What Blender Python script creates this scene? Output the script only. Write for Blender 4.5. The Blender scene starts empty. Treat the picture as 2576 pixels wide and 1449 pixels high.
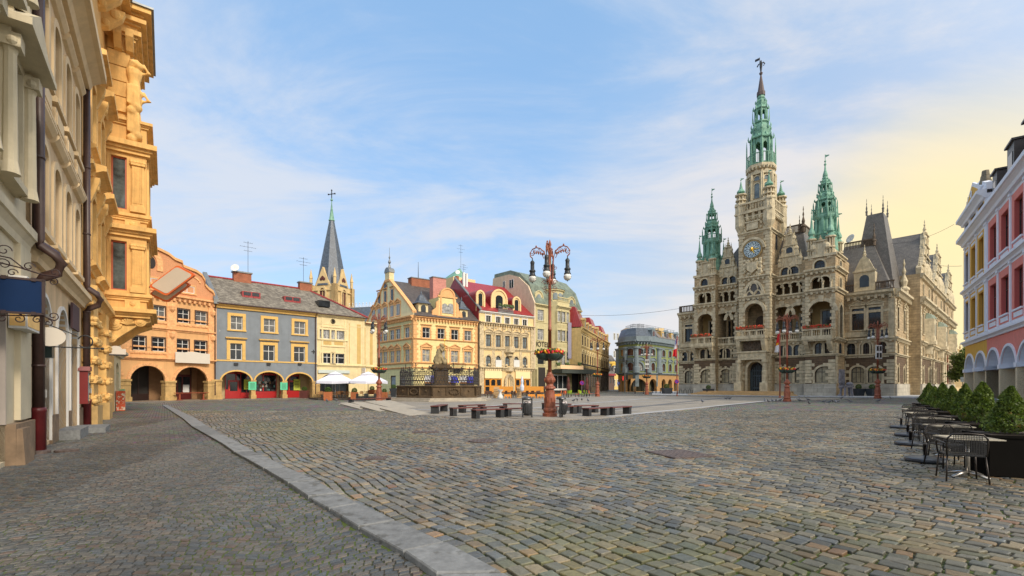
import bpy,math,random
import numpy as np
from mathutils import Vector,Matrix
from math import sin,cos,pi,sqrt,atan2,radians
RND=random.Random(11)
S=bpy.context.scene
COL=S.collection
FF,HH,YH,CX=1200.0,1.65,970.0,1288.0
CR={'D':(3.323,281.7,603.7),'E':(2.4007,523.2,436.0),'G':(3.6016,905.6,644.0),'H':(2.8428,1174.0,576.9),'T1':(3.085,1677.1,134.2),'T2':(3.085,1677.1,570.2),'T3':(2.5417,2046.0,469.6),'R':(2.0566,2280.8,301.9),'C':(4.8,2173.5,939.2),'L':(5.27,1509.4,771.5),'A1':(2.399,0.0,0.0),'A2':(2.2733,0.0,536.7),'B':(3.2,831.8,966.0),'K':(9.3914,771.5,892.2),'V':(7.3846,1194.1,925.7),'N':(6.544,972.7,825.1),'P':(5.837,1811.2,771.5),'S':(4.3193,0.0,570.2),'Q':(4.2355,0.0,838.5),'W':(9.3914,2307.7,851.9),'U':(1,0,0)}
def U(k,x,y):
 s,a,b=CR[k]
 return a+x/s,b+y/s
def ground(k,x,y):
 u,v=U(k,x,y)
 d=HH*FF/(v-YH)
 return Vector(((u-CX)*d/FF,d,0))
def at(k,x,y,d):
 u,v=U(k,x,y)
 return Vector(((u-CX)*d/FF,d,HH+(YH-v)*d/FF))
def gp(u,d):
 return Vector(((u-CX)*d/FF,d,0))
# -- mesh builder
class MB:
 def __init__(s):
  s.v,s.f,s.m,s.sm=[],[],[],[]
  s.T=None
  s.k=0
  s.smooth=False
 def add(s,vs,fs):
  n=len(s.v)
  s.v+=[tuple(s.T@Vector(p))for p in vs]if s.T is not None else[tuple(p)for p in vs]
  s.f+=[[i+n for i in f]for f in fs]
  s.m+=[s.k]*len(fs)
  s.sm+=[s.smooth]*len(fs)
  return s
 def box(s,x0,x1,y0,y1,z0,z1):
  return s.add([(x0,y0,z0),(x1,y0,z0),(x1,y1,z0),(x0,y1,z0),(x0,y0,z1),(x1,y0,z1),(x1,y1,z1),(x0,y1,z1)],[(0,3,2,1),(4,5,6,7),(0,1,5,4),(1,2,6,5),(2,3,7,6),(3,0,4,7)])
 def taper(s,x0,x1,y0,y1,z0,z1,i):
  return s.add([(x0,y0,z0),(x1,y0,z0),(x1,y1,z0),(x0,y1,z0),(x0+i,y0+i,z1),(x1-i,y0+i,z1),(x1-i,y1-i,z1),(x0+i,y1-i,z1)],[(0,3,2,1),(4,5,6,7),(0,1,5,4),(1,2,6,5),(2,3,7,6),(3,0,4,7)])
 def prism(s,pts,y0,y1):
  n=len(pts)
  vs=[(x,y0,z)for x,z in pts]+[(x,y1,z)for x,z in pts]
  return s.add(vs,[tuple(range(n)),tuple(range(2*n-1,n-1,-1))]+[(i,n+i,n+(i+1)%n,(i+1)%n)for i in range(n)])
 def xprism(s,pts,x0,x1):
  n=len(pts)
  vs=[(x0,y,z)for y,z in pts]+[(x1,y,z)for y,z in pts]
  return s.add(vs,[tuple(range(n)),tuple(range(2*n-1,n-1,-1))]+[(i,n+i,n+(i+1)%n,(i+1)%n)for i in range(n)])
 def hprism(s,pts,z0,z1):
  n=len(pts)
  vs=[(p[0],p[1],z0)for p in pts]+[(p[0],p[1],z1)for p in pts]
  return s.add(vs,[tuple(range(n-1,-1,-1)),tuple(range(n,2*n))]+[(i,(i+1)%n,n+(i+1)%n,n+i)for i in range(n)])
 def lathe(s,prof,n=16,c=(0,0),a0=0.0,cap=True):
  vs,fs=[],[]
  for r,z in prof:
   for i in range(n):
    a=a0+2*pi*i/n
    vs.append((c[0]+r*cos(a),c[1]+r*sin(a),z))
  for j in range(len(prof)-1):
   for i in range(n):
    k=(i+1)%n
    fs.append((j*n+i,j*n+k,(j+1)*n+k,(j+1)*n+i))
  if cap:
   fs.append(tuple(range(n-1,-1,-1)))
   m=(len(prof)-1)*n
   fs.append(tuple(range(m,m+n)))
  return s.add(vs,fs)
 def tube(s,pts,r,n=6,closed=False):
  pts=[Vector(p)for p in pts]
  m=len(pts)
  rs=r if isinstance(r,(list,tuple))else[r]*m
  vs,fs=[],[]
  up=Vector((0,0,1))
  for i,p in enumerate(pts):
   a=pts[i-1]if(i>0 or closed)else p
   b=pts[(i+1)%m]if(i<m-1 or closed)else p
   t=(b-a)
   t=t.normalized()if t.length>1e-9 else Vector((0,0,1))
   ref=up if abs(t.z)<.95 else Vector((1,0,0))
   x=t.cross(ref).normalized()
   y=x.cross(t)
   for k in range(n):
    q=2*pi*k/n
    vs.append(p+(x*cos(q)+y*sin(q))*rs[i])
  for i in range(m if closed else m-1):
   j=(i+1)%m
   for k in range(n):
    l=(k+1)%n
    fs.append((i*n+k,i*n+l,j*n+l,j*n+k))
  if not closed:
   fs.append(tuple(range(n-1,-1,-1)))
   fs.append(tuple(range((m-1)*n,m*n)))
  return s.add(vs,fs)
 def ball(s,c,r,n=12,m=8,sc=(1,1,1)):
  vs,fs=[],[]
  for j in range(m+1):
   t=pi*j/m
   for i in range(n):
    a=2*pi*i/n
    vs.append((c[0]+r*sc[0]*sin(t)*cos(a),c[1]+r*sc[1]*sin(t)*sin(a),c[2]-r*sc[2]*cos(t)))
  for j in range(m):
   for i in range(n):
    k=(i+1)%n
    fs.append((j*n+i,j*n+k,(j+1)*n+k,(j+1)*n+i))
  return s.add(vs,fs)
 def poly(s,*pts):
  return s.add(pts,[tuple(range(len(pts)))])
 def mesh(s,name,mats):
  me=bpy.data.meshes.new(name)
  me.from_pydata(s.v,[],s.f)
  for mt in(mats if isinstance(mats,(list,tuple))else[mats]):
   me.materials.append(mt)
  me.polygons.foreach_set('material_index',s.m)
  me.polygons.foreach_set('use_smooth',s.sm)
  me.update()
  return me
def arc(cx,cz,rx,rz,a0,a1,n):
 return[(cx+rx*cos(radians(a0+(a1-a0)*i/n)),cz+rz*sin(radians(a0+(a1-a0)*i/n)))for i in range(n+1)]
# -- objects
def tag(o,label=None,cat=None,group=None,kind=None):
 if label:o['label']=label
 if cat:o['category']=cat
 if group:o['group']=group
 if kind:o['kind']=kind
 return o
def thing(name,label,cat,loc=(0,0,0),rz=0.0,group=None):
 o=bpy.data.objects.new(name,None)
 COL.objects.link(o)
 o.empty_display_size=.2
 o.location=loc
 o.rotation_euler=(0,0,rz)
 return tag(o,label,cat,group)
def obj(name,me,mats=None,parent=None,loc=None,M=None,label=None):
 if isinstance(me,MB):
  if not me.v:
   return None
  me=me.mesh(name,mats)
 o=bpy.data.objects.new(name,me)
 COL.objects.link(o)
 if parent is not None:o.parent=parent
 if M is not None:o.matrix_local=M
 elif loc is not None:o.location=loc
 if label:o['label']=label
 return o
def kids(o):
 return[c for c in KID.get(o.name,[])]
KID={}
def index_children():
 KID.clear()
 for o in bpy.data.objects:
  if o.parent:KID.setdefault(o.parent.name,[]).append(o)
def dup(root,loc,rz=None,label=None,group=None,sc=None):
 def cp(o,parent):
  n=o.copy()
  COL.objects.link(n)
  if parent is not None:n.parent=parent
  for ch in[x for x in KID.get(o.name,[])]:
   cp(ch,n)
  return n
 n=cp(root,None)
 n.location=loc
 if rz is not None:n.rotation_euler=(0,0,rz)
 if sc:n.scale=sc if isinstance(sc,tuple)else(sc,sc,sc)
 if label:n['label']=label
 if group:n['group']=group
 return n
# -- materials
def mat(name,col,rough=.85,metal=0.0,var=.12,scale=1.5,bump=0.0,bscale=25.0,stain=0.0,brick=None,tint=None,spec=.5,emit=None,spots=None,flat=False):
 m=bpy.data.materials.new(name)
 m.use_nodes=True
 N,L=m.node_tree.nodes,m.node_tree.links
 b=N['Principled BSDF']
 b.inputs['Roughness'].default_value=rough
 b.inputs['Metallic'].default_value=metal
 b.inputs['Specular IOR Level'].default_value=spec
 tc=N.new('ShaderNodeTexCoord')
 co=tc.outputs['Object']
 nz=N.new('ShaderNodeTexNoise');nz.inputs['Scale'].default_value=scale;nz.inputs['Detail'].default_value=6;nz.inputs['Roughness'].default_value=.65
 L.new(co,nz.inputs['Vector'])
 rp=N.new('ShaderNodeMapRange');rp.inputs[1].default_value=.3;rp.inputs[2].default_value=.7
 L.new(nz.outputs['Fac'],rp.inputs[0])
 mx=N.new('ShaderNodeMix');mx.data_type='RGBA'
 t2=tint or[min(1,c*(1+var))for c in col]
 mx.inputs[6].default_value=(*[c*(1-var)for c in col],1)
 mx.inputs[7].default_value=(*t2,1)
 L.new(rp.outputs[0],mx.inputs[0])
 out=mx.outputs[2]
 hgt=None
 if brick:
  bw,bh,mo,dark,cv=brick
  sp=N.new('ShaderNodeSeparateXYZ');L.new(co,sp.inputs[0])
  ad=N.new('ShaderNodeMath');L.new(sp.outputs[0],ad.inputs[0]);L.new(sp.outputs[1],ad.inputs[1])
  cb=N.new('ShaderNodeCombineXYZ');L.new(ad.outputs[0],cb.inputs[0]);L.new(sp.outputs[2],cb.inputs[1])
  if flat:
   cb=N.new('ShaderNodeMapping');L.new(co,cb.inputs[0])
  br=N.new('ShaderNodeTexBrick')
  L.new(cb.outputs[0],br.inputs['Vector'])
  br.inputs['Scale'].default_value=1
  br.inputs['Brick Width'].default_value=bw;br.inputs['Row Height'].default_value=bh
  br.inputs['Mortar Size'].default_value=mo;br.inputs['Mortar Smooth'].default_value=.3
  br.inputs['Color1'].default_value=(1-cv,1-cv,1-cv,1);br.inputs['Color2'].default_value=(1+cv,1+cv,1+cv,1)
  br.inputs['Mortar'].default_value=(dark,dark,dark,1)
  mm=N.new('ShaderNodeMix');mm.data_type='RGBA';mm.blend_type='MULTIPLY';mm.inputs[0].default_value=1
  L.new(out,mm.inputs[6]);L.new(br.outputs['Color'],mm.inputs[7])
  out=mm.outputs[2]
  hgt=br.outputs['Fac']
 if stain:
  mp=N.new('ShaderNodeMapping');mp.inputs['Scale'].default_value=(1.3,1.3,.16);L.new(co,mp.inputs[0])
  n2=N.new('ShaderNodeTexNoise');n2.inputs['Scale'].default_value=1.6;n2.inputs['Detail'].default_value=8;n2.inputs['Roughness'].default_value=.7
  L.new(mp.outputs[0],n2.inputs['Vector'])
  r2=N.new('ShaderNodeMapRange');r2.inputs[1].default_value=.48;r2.inputs[2].default_value=.75;r2.inputs[4].default_value=stain
  L.new(n2.outputs['Fac'],r2.inputs[0])
  m2=N.new('ShaderNodeMix');m2.data_type='RGBA';m2.inputs[7].default_value=(*[c*.35 for c in col],1)
  L.new(r2.outputs[0],m2.inputs[0]);L.new(out,m2.inputs[6])
  out=m2.outputs[2]
 if spots:
  sc_,thr,cc=spots
  n3=N.new('ShaderNodeTexNoise');n3.inputs['Scale'].default_value=sc_;n3.inputs['Detail'].default_value=4;L.new(co,n3.inputs['Vector'])
  r3=N.new('ShaderNodeMapRange');r3.inputs[1].default_value=thr;r3.inputs[2].default_value=thr+.06
  L.new(n3.outputs['Fac'],r3.inputs[0])
  m3=N.new('ShaderNodeMix');m3.data_type='RGBA';m3.inputs[7].default_value=(*cc,1)
  L.new(r3.outputs[0],m3.inputs[0]);L.new(out,m3.inputs[6])
  out=m3.outputs[2]
 L.new(out,b.inputs['Base Color'])
 if bump or hgt is not None:
  bp=N.new('ShaderNodeBump');bp.inputs['Strength'].default_value=bump or .4;bp.inputs['Distance'].default_value=.02
  if hgt is not None:
   iv=N.new('ShaderNodeMath');iv.operation='SUBTRACT';iv.inputs[0].default_value=1;L.new(hgt,iv.inputs[1])
   L.new(iv.outputs[0],bp.inputs['Height'])
  else :
   n4=N.new('ShaderNodeTexNoise');n4.inputs['Scale'].default_value=bscale;n4.inputs['Detail'].default_value=5;L.new(co,n4.inputs['Vector'])
   L.new(n4.outputs['Fac'],bp.inputs['Height'])
  L.new(bp.outputs[0],b.inputs['Normal'])
 if emit:
  b.inputs['Emission Color'].default_value=(*emit[:3],1);b.inputs['Emission Strength'].default_value=emit[3]
 return m
def srgb(r,g,b):
 f=lambda c:(c/255/12.92 if c/255<.04045 else((c/255+.055)/1.055)**2.4)
 c=(f(r),f(g),f(b));y=.3*c[0]+.6*c[1]+.1*c[2]
 return tuple(max(.004,y+(q-y)*.88)*.95 for q in c)
def island_tone(m,lo,hi):
 n,l=m.node_tree.nodes,m.node_tree.links
 b=n['Principled BSDF']
 gi=n.new('ShaderNodeNewGeometry');rp=n.new('ShaderNodeMapRange');rp.inputs[3].default_value=lo;rp.inputs[4].default_value=hi
 l.new(gi.outputs['Random Per Island'],rp.inputs[0])
 mu=n.new('ShaderNodeVectorMath');mu.operation='SCALE';l.new(b.inputs['Base Color'].links[0].from_socket,mu.inputs[0]);l.new(rp.outputs[0],mu.inputs['Scale']);l.new(mu.outputs[0],b.inputs['Base Color'])
 return m
GLASS=mat('window_glass',(.022,.026,.03),rough=.06,var=.6,scale=.7,spec=.5)
GLASSB=mat('bright_window_glass',(.16,.19,.2),rough=.05,var=.5,scale=.6)
CURTAIN=mat('curtained_glass',(.3,.3,.29),rough=.12,var=.75,scale=2.2)
WHITE=mat('white_paint',(.7,.69,.66),var=.06,stain=.15)
BROWNW=mat('brown_window_wood',(.075,.035,.022),rough=.5)
IRON=mat('black_iron',(.02,.02,.022),rough=.45,var=.3)
DARKIN=mat('dark_interior',(.03,.025,.022),rough=.9)
RED=mat('red_shop_paint',(.42,.012,.012),rough=.4,var=.08)
WOODO=mat('orange_wood',(.66,.27,.03),rough=.5,var=.15,scale=6)
ZINC=mat('zinc_sheet',(.2,.21,.21),rough=.45,metal=.3,var=.2,stain=.3)
PIPE=mat('brown_pipe_paint',(.06,.032,.026),rough=.4,var=.25,scale=4)
BRICK=mat('chimney_brick',(.32,.115,.06),brick=(.25,.08,.012,.9,.15),var=.2)
SLATE=mat('slate_roof',(.125,.113,.1),rough=.5,brick=(.3,.22,.02,.6,.2),var=.2)
REDROOF=mat('red_metal_roof',(.3,.028,.03),rough=.35,brick=(.5,30,.03,.45,.06),var=.12)
COPPER=mat('copper_patina',(.09,.27,.19),rough=.6,var=.3,scale=.9,stain=.7,tint=(.26,.48,.35))
SHEER=mat('sheer_curtain_glass',(.13,.13,.125),rough=.08,var=.6,scale=1.3)
GOLD=mat('gold_leaf',(.75,.45,.06),rough=.3,metal=.8)
FOL=mat('leaf_green',(.05,.1,.018),rough=.6,var=.55,scale=9,tint=(.1,.15,.03))
FLW=mat('red_flower',(.6,.02,.03),rough=.6,var=.2)
FLWY=mat('yellow_flower',(.8,.45,.02),rough=.6)
# -- facades
def wallgrid(mb,x0,x1,z0,z1,holes,rev=.22,y=0.0):
 hs=[(a,b,c,d,r)for a,b,c,d,r in holes]
 xs=sorted(set([x0,x1]+[round(v,4)for h in hs for v in h[:2]if x0<v<x1]))
 zs=sorted(set([z0,z1]+[round(v,4)for h in hs for v in h[2:4]if z0<v<z1]))
 for i in range(len(xs)-1):
  for j in range(len(zs)-1):
   mx,mz=(xs[i]+xs[i+1])/2,(zs[j]+zs[j+1])/2
   if any(h[0]<mx<h[1]and h[2]<mz<h[3]for h in hs):
    continue
   mb.poly((xs[i],y,zs[j]),(xs[i+1],y,zs[j]),(xs[i+1],y,zs[j+1]),(xs[i],y,zs[j+1]))
 for h in hs:
  reveal(mb,*h,rev,y)
def outline(a,b,c,d,r,n=12):
 if r<=0:
  return[(a,c),(a,d),(b,d),(b,c)]
 p=arc((a+b)/2,d-r,(b-a)/2,r,180,0,n)
 return[(a,c)]+p+[(b,c)]
def reveal(mb,a,b,c,d,r,rev,y=0.0):
 if rev<=0:rev=.05
 o=outline(a,b,c,d,r)
 for i in range(len(o)):
  p,q=o[i],o[(i+1)%len(o)]
  mb.poly((p[0],y,p[1]),(q[0],y,q[1]),(q[0],y+rev,q[1]),(p[0],y+rev,p[1]))
 if r>0:
  m=len(o)-2
  half=m//2
  for i in range(1,m):
   k=(a,y,d)if i<=half else(b,y,d)
   mb.poly(k,(o[i+1][0],y,o[i+1][1]),(o[i][0],y,o[i][1]))
def ring(mb,a,b,c,d,r,w,y0,y1,foot=True,n=14):
 """a flat moulding of width w round an opening, open at the bottom"""
 i=outline(a,b,c,d,r,n)
 o=outline(a-w,b+w,c,d+w,r+w if r>0 else 0,n)
 if not foot:
  i,o=i[1:-1],o[1:-1]
 for k in range(len(i)-1):
  p,q,P,Q=i[k],i[k+1],o[k],o[k+1]
  vs=[(p[0],y0,p[1]),(q[0],y0,q[1]),(Q[0],y0,Q[1]),(P[0],y0,P[1]),(p[0],y1,p[1]),(q[0],y1,q[1]),(Q[0],y1,Q[1]),(P[0],y1,P[1])]
  mb.add(vs,[(0,1,2,3),(7,6,5,4),(0,4,5,1),(3,2,6,7),(0,3,7,4),(1,5,6,2)])
WCACHE={}
def st(frame=WHITE,pane=GLASS,sur=None,w=.2,head=None,nv=1,tr=.6,sill=True,fw=.07,rec=.16,flush=False,proj=.08,hd=None,quo=False,nh=0,lin=None):
 return dict(frame=frame,pane=pane,sur=sur,w=w,head=head,nv=nv,tr=tr,sill=sill,fw=fw,rec=rec,flush=flush,proj=proj,hd=hd,quo=quo,nh=nh,lin=lin)
def win_meshes(w,h,r,s):
 key=(round(w,2),round(h,2),round(r,2),tuple((k,v.name if hasattr(v,'name')else v)for k,v in s.items()))
 if key in WCACHE:return WCACHE[key]
 y=-.05 if s['flush']else s['rec']
 fr,pn,su=MB(),MB(),MB()
 fw=s['fw']
 a,b=-w/2,w/2
 o,i=outline(a,b,0,h,r),outline(a+fw,b-fw,fw,h-fw,max(0,r-fw)if r>0 else 0)
 for k in range(len(o)):
  p,q,P,Q=o[k],o[(k+1)%len(o)],i[k],i[(k+1)%len(o)]
  fr.poly((p[0],y,p[1]),(P[0],y,P[1]),(Q[0],y,Q[1]),(q[0],y,q[1]))
  fr.poly((P[0],y,P[1]),(P[0],y+.06,P[1]),(Q[0],y+.06,Q[1]),(Q[0],y,Q[1]))
  if s['flush']:fr.poly((p[0],y,p[1]),(q[0],y,q[1]),(q[0],y+.06,q[1]),(p[0],y+.06,p[1]))
 for k in range(s['nv']):
  x=a+w*(k+1)/(s['nv']+1)
  fr.box(x-fw*.45,x+fw*.45,y-.015,y+.05,fw,h-fw*(1 if r<=0 else 1.2))
 if s['tr']:
  fr.box(a+fw,b-fw,y-.02,y+.05,h*s['tr']-fw*.45,h*s['tr']+fw*.45)
 for k in range(s['nh']):
  z=h*(k+1)/(s['nh']+1)
  fr.box(a+fw,b-fw,y+.002,y+.04,z-.02,z+.02)
 pn.add([(x,y+.04,z)for x,z in i],[tuple(range(len(i)))[::-1]])
 if s['sur']:
  sw,pj=s['w'],-s['proj']
  ring(su,a,b,0,h,r,sw,pj,.0)
  if s['sill']:su.box(a-sw-.05,b+sw+.05,pj-.06,.03,-.16,0)
  if s['quo']:
   for k in range(int(h/.5)):
    for sx in(a-sw*1.5,b+sw*.5):
     su.box(sx,sx+sw,pj-.04,-.002,k*.5+.1,k*.5+.35)
  su.k=1 if s['hd']else 0
  top=h+sw
  W=w/2+sw
  if s['head']=='flat':
   su.box(-W-.08,W+.08,pj-.12,0,top+.16,top+.24)
   su.box(-W-.14,W+.14,pj-.2,0,top+.24,top+.34)
  if s['head']in('tri','seg'):
   su.box(-W-.1,W+.1,pj-.14,0,top+.12,top+.24)
   if s['head']=='tri':
    su.prism([(-W-.12,top+.24),(W+.12,top+.24),(0,top+.24+W*.55)],pj-.04,0)
    for sg in(-1,1):
     su.prism([(sg*(W+.16),top+.24),(sg*(W+.16),top+.34),(0,top+.38+W*.58),(0,top+.24+W*.52)],pj-.2,pj-.04)
   else :
    ring(su,-W-.02,W+.02,top+.24,top+.24+W*.5,W*.5,.12,pj-.2,0)
    su.prism(arc(0,top+.24,W,W*.5,180,0,10),pj-.04,-.01)
   for sg in(-1,1):
    su.box(sg*W-.09,sg*W+.09,pj-.1,0,top-.3,top+.12)
  if s['head']=='key':
   su.prism([(-.12,h-.02),(.12,h-.02),(.2,top+.2),(-.2,top+.2)],pj-.1,0)
 if s['lin']:su.k=2;ring(su,a+.04,b-.04,.03,h-.04,0,.04,-.012,s['rec']-.004);su.box(a,b,-.012,s['rec']-.004,.0,.03)
 res=(fr.mesh('window',s['frame']),pn.mesh('pane',s['pane']),su.mesh('surround',[s['sur'],s['hd']or s['sur'],s['lin']or s['sur']])if s['sur']else None)
 WCACHE[key]=res
 return res
SPLIT={'base_stone','pilaster','arch_moulding','gable_relief','console','door_panel','wall_panel','medallion','blind_window','doorway','belfry_window','shop_window','bay_cheek','painted_board','roof_urn','cornice_bracket','door_step','cornice','flue','oriel_relief','slit_window','window_plants','facade_trim','wall'}
def islands(mb,most=40,gap=.04):
 """split a builder into groups of pieces that touch"""
 n=len(mb.v);pa=list(range(n))
 def fd(a):
  while pa[a]!=a:pa[a]=pa[pa[a]];a=pa[a]
  return a
 for f in mb.f:
  for k in f[1:]:pa[fd(k)]=fd(f[0])
 bx={}
 for i,v in enumerate(mb.v):
  r=fd(i);b=bx.setdefault(r,[list(v),list(v)])
  for k in range(3):b[0][k]=min(b[0][k],v[k]);b[1][k]=max(b[1][k],v[k])
 if len(bx)>400:return[mb]
 gs=[[[r],b]for r,b in bx.items()]
 ch=True
 while ch:
  ch=False
  for i in range(len(gs)):
   for j in range(len(gs)-1,i,-1):
    A,B=gs[i][1],gs[j][1]
    if all(A[0][k]-gap<=B[1][k]and B[0][k]-gap<=A[1][k]for k in range(3)):
     gs[i][0]+=gs[j][0];gs[i][1]=[[min(A[0][k],B[0][k])for k in range(3)],[max(A[1][k],B[1][k])for k in range(3)]];del gs[j];ch=True
 if len(gs)>most:return[mb]
 out=[]
 for rs,_ in gs:
  rs=set(rs);q=MB();mp={}
  for f,m,s_ in zip(mb.f,mb.m,mb.sm):
   if fd(f[0])in rs:
    for k in f:
     if k not in mp:mp[k]=len(q.v);q.v.append(mb.v[k])
    q.f.append([mp[k]for k in f]);q.m.append(m);q.sm.append(s_)
  out.append(q)
 return out
class Fac:
 """one flat front: local x along it (left to right seen from outside), y inwards, z up"""
 def __init__(s,root,P0,P1,off=0.0):
  P0,P1=Vector(P0),Vector(P1)
  a=atan2(P1.y-P0.y,P1.x-P0.x)
  s.W=(P1-P0).length
  s.mw=Matrix.Translation(P0)@Matrix.Rotation(a,4,'Z')@Matrix.Translation((0,-off,0))
  s.root=root
  rw=Matrix.Translation(root.location)@Matrix.Rotation(root.rotation_euler.z,4,'Z')
  s.ml=rw.inverted()@s.mw
  s.inv=s.mw.inverted()
  s.holes,s.wins=[],0
  s.wall=MB()
  s.trim=MB()
 def off(s,o):
  n=Fac.__new__(Fac)
  n.__dict__.update(s.__dict__)
  n.mw=s.mw@Matrix.Translation((0,-o,0));n.inv=n.mw.inverted();n.ml=s.ml@Matrix.Translation((0,-o,0))
  n.holes=[];n.wall=MB();n.trim=MB()
  return n
 def side(s,x,y,ang,L):
  """another front of the same building that starts at local (x, y) and runs at angle ang"""
  n=Fac.__new__(Fac)
  n.__dict__.update(s.__dict__)
  T=Matrix.Translation((x,y,0))@Matrix.Rotation(ang,4,'Z')
  n.mw=s.mw@T;n.inv=n.mw.inverted();n.ml=s.ml@T
  n.holes=[];n.wall=MB();n.trim=MB();n.W=L
  return n
 def pt(s,k,x,y,back=0.0):
  u,v=U(k,x,y)
  o=s.inv@Vector((0,0,HH))
  d=s.inv.to_3x3()@Vector(((u-CX)/FF,1,(YH-v)/FF))
  t=(back-o.y)/d.y
  return o.x+d.x*t,o.z+d.z*t
 def X(s,k,x):return s.pt(k,x,1000)[0]
 def Z(s,k,x,y,back=0.0):return s.pt(k,x,y,back)[1]
 def win(s,x,z0,w,h,r=0.0,style=None,hole=True,label=None):
  w,h=round(w/.05)*.05,round(h/.05)*.05
  fr,pn,su=win_meshes(w,h,r,style)
  o=obj('window',fr,None,s.root,M=s.ml@Matrix.Translation((x,0,z0)),label=label)
  obj('pane',pn,None,o)
  if su:obj('surround',su,None,o)
  if hole and not style['flush']:s.holes.append((x-w/2,x+w/2,z0,z0+h,r))
  return o
 def row(s,k,cols,refx,y0,y1,style,rise=0.0,w=None,semi=False):
  """a row of equal windows: cols = photo x of their middles; y0,y1 = top and bottom read at refx"""
  z1,z0=s.Z(k,refx,y0),s.Z(k,refx,y1)
  for c in cols:
   x=s.X(k,c)
   p=s.mw@Vector((x,0,0))
   e=6/CR[k][0]
   m=abs(s.X(k,c+6)-s.X(k,c))/(e*p.y/FF)
   ww=min(w*m,w*1.15)
   q=dict(style,pane=SHEER)if style['pane']is GLASS and RND.random()<.28 else style
   s.win(x,z0,ww,z1-z0,(ww/2 if semi else rise),q)
 def add(s,name,mb,mats,M=None,label=None):
  if name in SPLIT:
   last=None
   for q in islands(mb,4 if name in('facade_trim','wall')else 40):last=obj(name,q,mats,s.root,M=s.ml@M if M is not None else s.ml,label=label)
   return last
  return obj(name,mb,mats,s.root,M=s.ml@M if M is not None else s.ml,label=label)
 def corn(s,x0,x1,z,h,pj,mb=None,dent=0.0,ret=0.0):
  mb=mb or s.trim
  mb.xprism([(.0,z),(-pj*.35,z),(-pj*.45,z+h*.3),(-pj*.8,z+h*.55),(-pj,z+h*.6),(-pj,z+h),(.0,z+h+pj*.15)],x0-ret,x1+ret)
  if dent:
   n=max(1,int((x1-x0)/dent))
   for i in range(n):
    x=x0+(i+.5)*(x1-x0)/n
    mb.box(x-dent*.22,x+dent*.22,-pj*.68,-.0,z-h*.35,z+h*.31)
 def body(s,x0,x1,z0,z1,dep,mb=None,back=True,left=True,right=True):
  mb=mb or s.wall
  if left:mb.poly((x0,0,z0),(x0,0,z1),(x0,dep,z1),(x0,dep,z0))
  if right:mb.poly((x1,0,z0),(x1,dep,z0),(x1,dep,z1),(x1,0,z1))
  if back:mb.poly((x0,dep,z0),(x0,dep,z1),(x1,dep,z1),(x1,dep,z0))
 def build(s,x0,x1,z0,z1,wmat,rev=.22,dep=0,tmat=None,name='wall',**kw):
  wallgrid(s.wall,x0,x1,z0,z1,s.holes,rev)
  if dep:s.body(x0,x1,z0,z1,dep,**kw)
  w=s.add(name,s.wall,wmat)
  if s.trim.v:s.add('facade_trim',s.trim,tmat)
  return w
def building(name,label,cat,P0,P1,group=None):
 P0,P1=Vector(P0),Vector(P1)
 t=thing(name,label,cat,P0,atan2(P1.y-P0.y,P1.x-P0.x),group)
 return t,Fac(t,P0,P1)
def quoins(mb,x,z0,z1,w=.5,h=.42,y=-.06,sx=1):
 z,i=z0,0
 while z+h<z1:
  ww=w if i%2 else w*.7
  a,b=sorted((x,x+sx*ww))
  mb.box(a,b,y,-.002,z+.03,z+h-.03)
  z+=h;i+=1
def baluster_rail(mb,x0,x1,z,h,y0=-.12,y1=.12,sp=.28,posts=0.0):
 mb.box(x0,x1,y0,y1,z,z+h*.16)
 mb.box(x0,x1,y0-.03,y1+.03,z+h*.82,z+h)
 n=max(2,int((x1-x0)/sp))
 for i in range(n):
  x=x0+(i+.5)*(x1-x0)/n
  if posts and abs(((x-x0)/posts)%1-.5)>.5-.5*sp/posts:
   mb.box(x-.14,x+.14,y0,y1,z+h*.16,z+h*.82)
   continue
  m=(y0+y1)/2
  mb.lathe([(.05,z+h*.16),(.085,z+h*.34),(.04,z+h*.6),(.055,z+h*.82)],6,(x,m),cap=False)
def hiproof(mb,x0,x1,y0,y1,z,zr,ins):
 """hipped block: eave rectangle at z, flat or ridge top inset by ins at zr"""
 ix,iy=ins
 mb.add([(x0,y0,z),(x1,y0,z),(x1,y1,z),(x0,y1,z),(x0+ix,y0+iy,zr),(x1-ix,y0+iy,zr),(x1-ix,y1-iy,zr),(x0+ix,y1-iy,zr)],[(0,1,5,4),(1,2,6,5),(2,3,7,6),(3,0,4,7),(4,5,6,7)])
def antenna(parent,p,h,M=None):
 mb=MB()
 x,y,z=p
 mb.tube([(x,y,z),(x,y,z+h)],.025,5)
 for i,(q,l)in enumerate(((.95,.5),(.82,.9),(.7,.45))):
  mb.tube([(x-l,y,z+h*q),(x+l,y,z+h*q)],.014,4)
  for k in range(5):
   xx=x-l+k*l/2
   mb.tube([(xx,y-.2,z+h*q),(xx,y+.2,z+h*q)],.014,4)
 return obj('antenna',mb,IRON,parent,M=M)
def dish(parent,c,r,M=None,d=(-.5,-.8,.35)):
 mb=MB()
 mb.smooth=True
 mb.T=Matrix.Translation(c)@Vector((0,0,1)).rotation_difference(Vector(d)).to_matrix().to_4x4()
 mb.lathe([(.001,0),(r*.5,r*.07),(r,r*.28),(r*.98,r*.3),(r*.5,r*.1),(.001,r*.03)],14,cap=False)
 mb.tube([(0,0,0),(0,0,r*.7)],r*.03,4)
 mb.tube([(0,0,0),(0,-r*.3,-r*.4)],r*.05,4)
 return obj('satellite_dish',mb,WHITE,parent,M=M)
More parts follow.
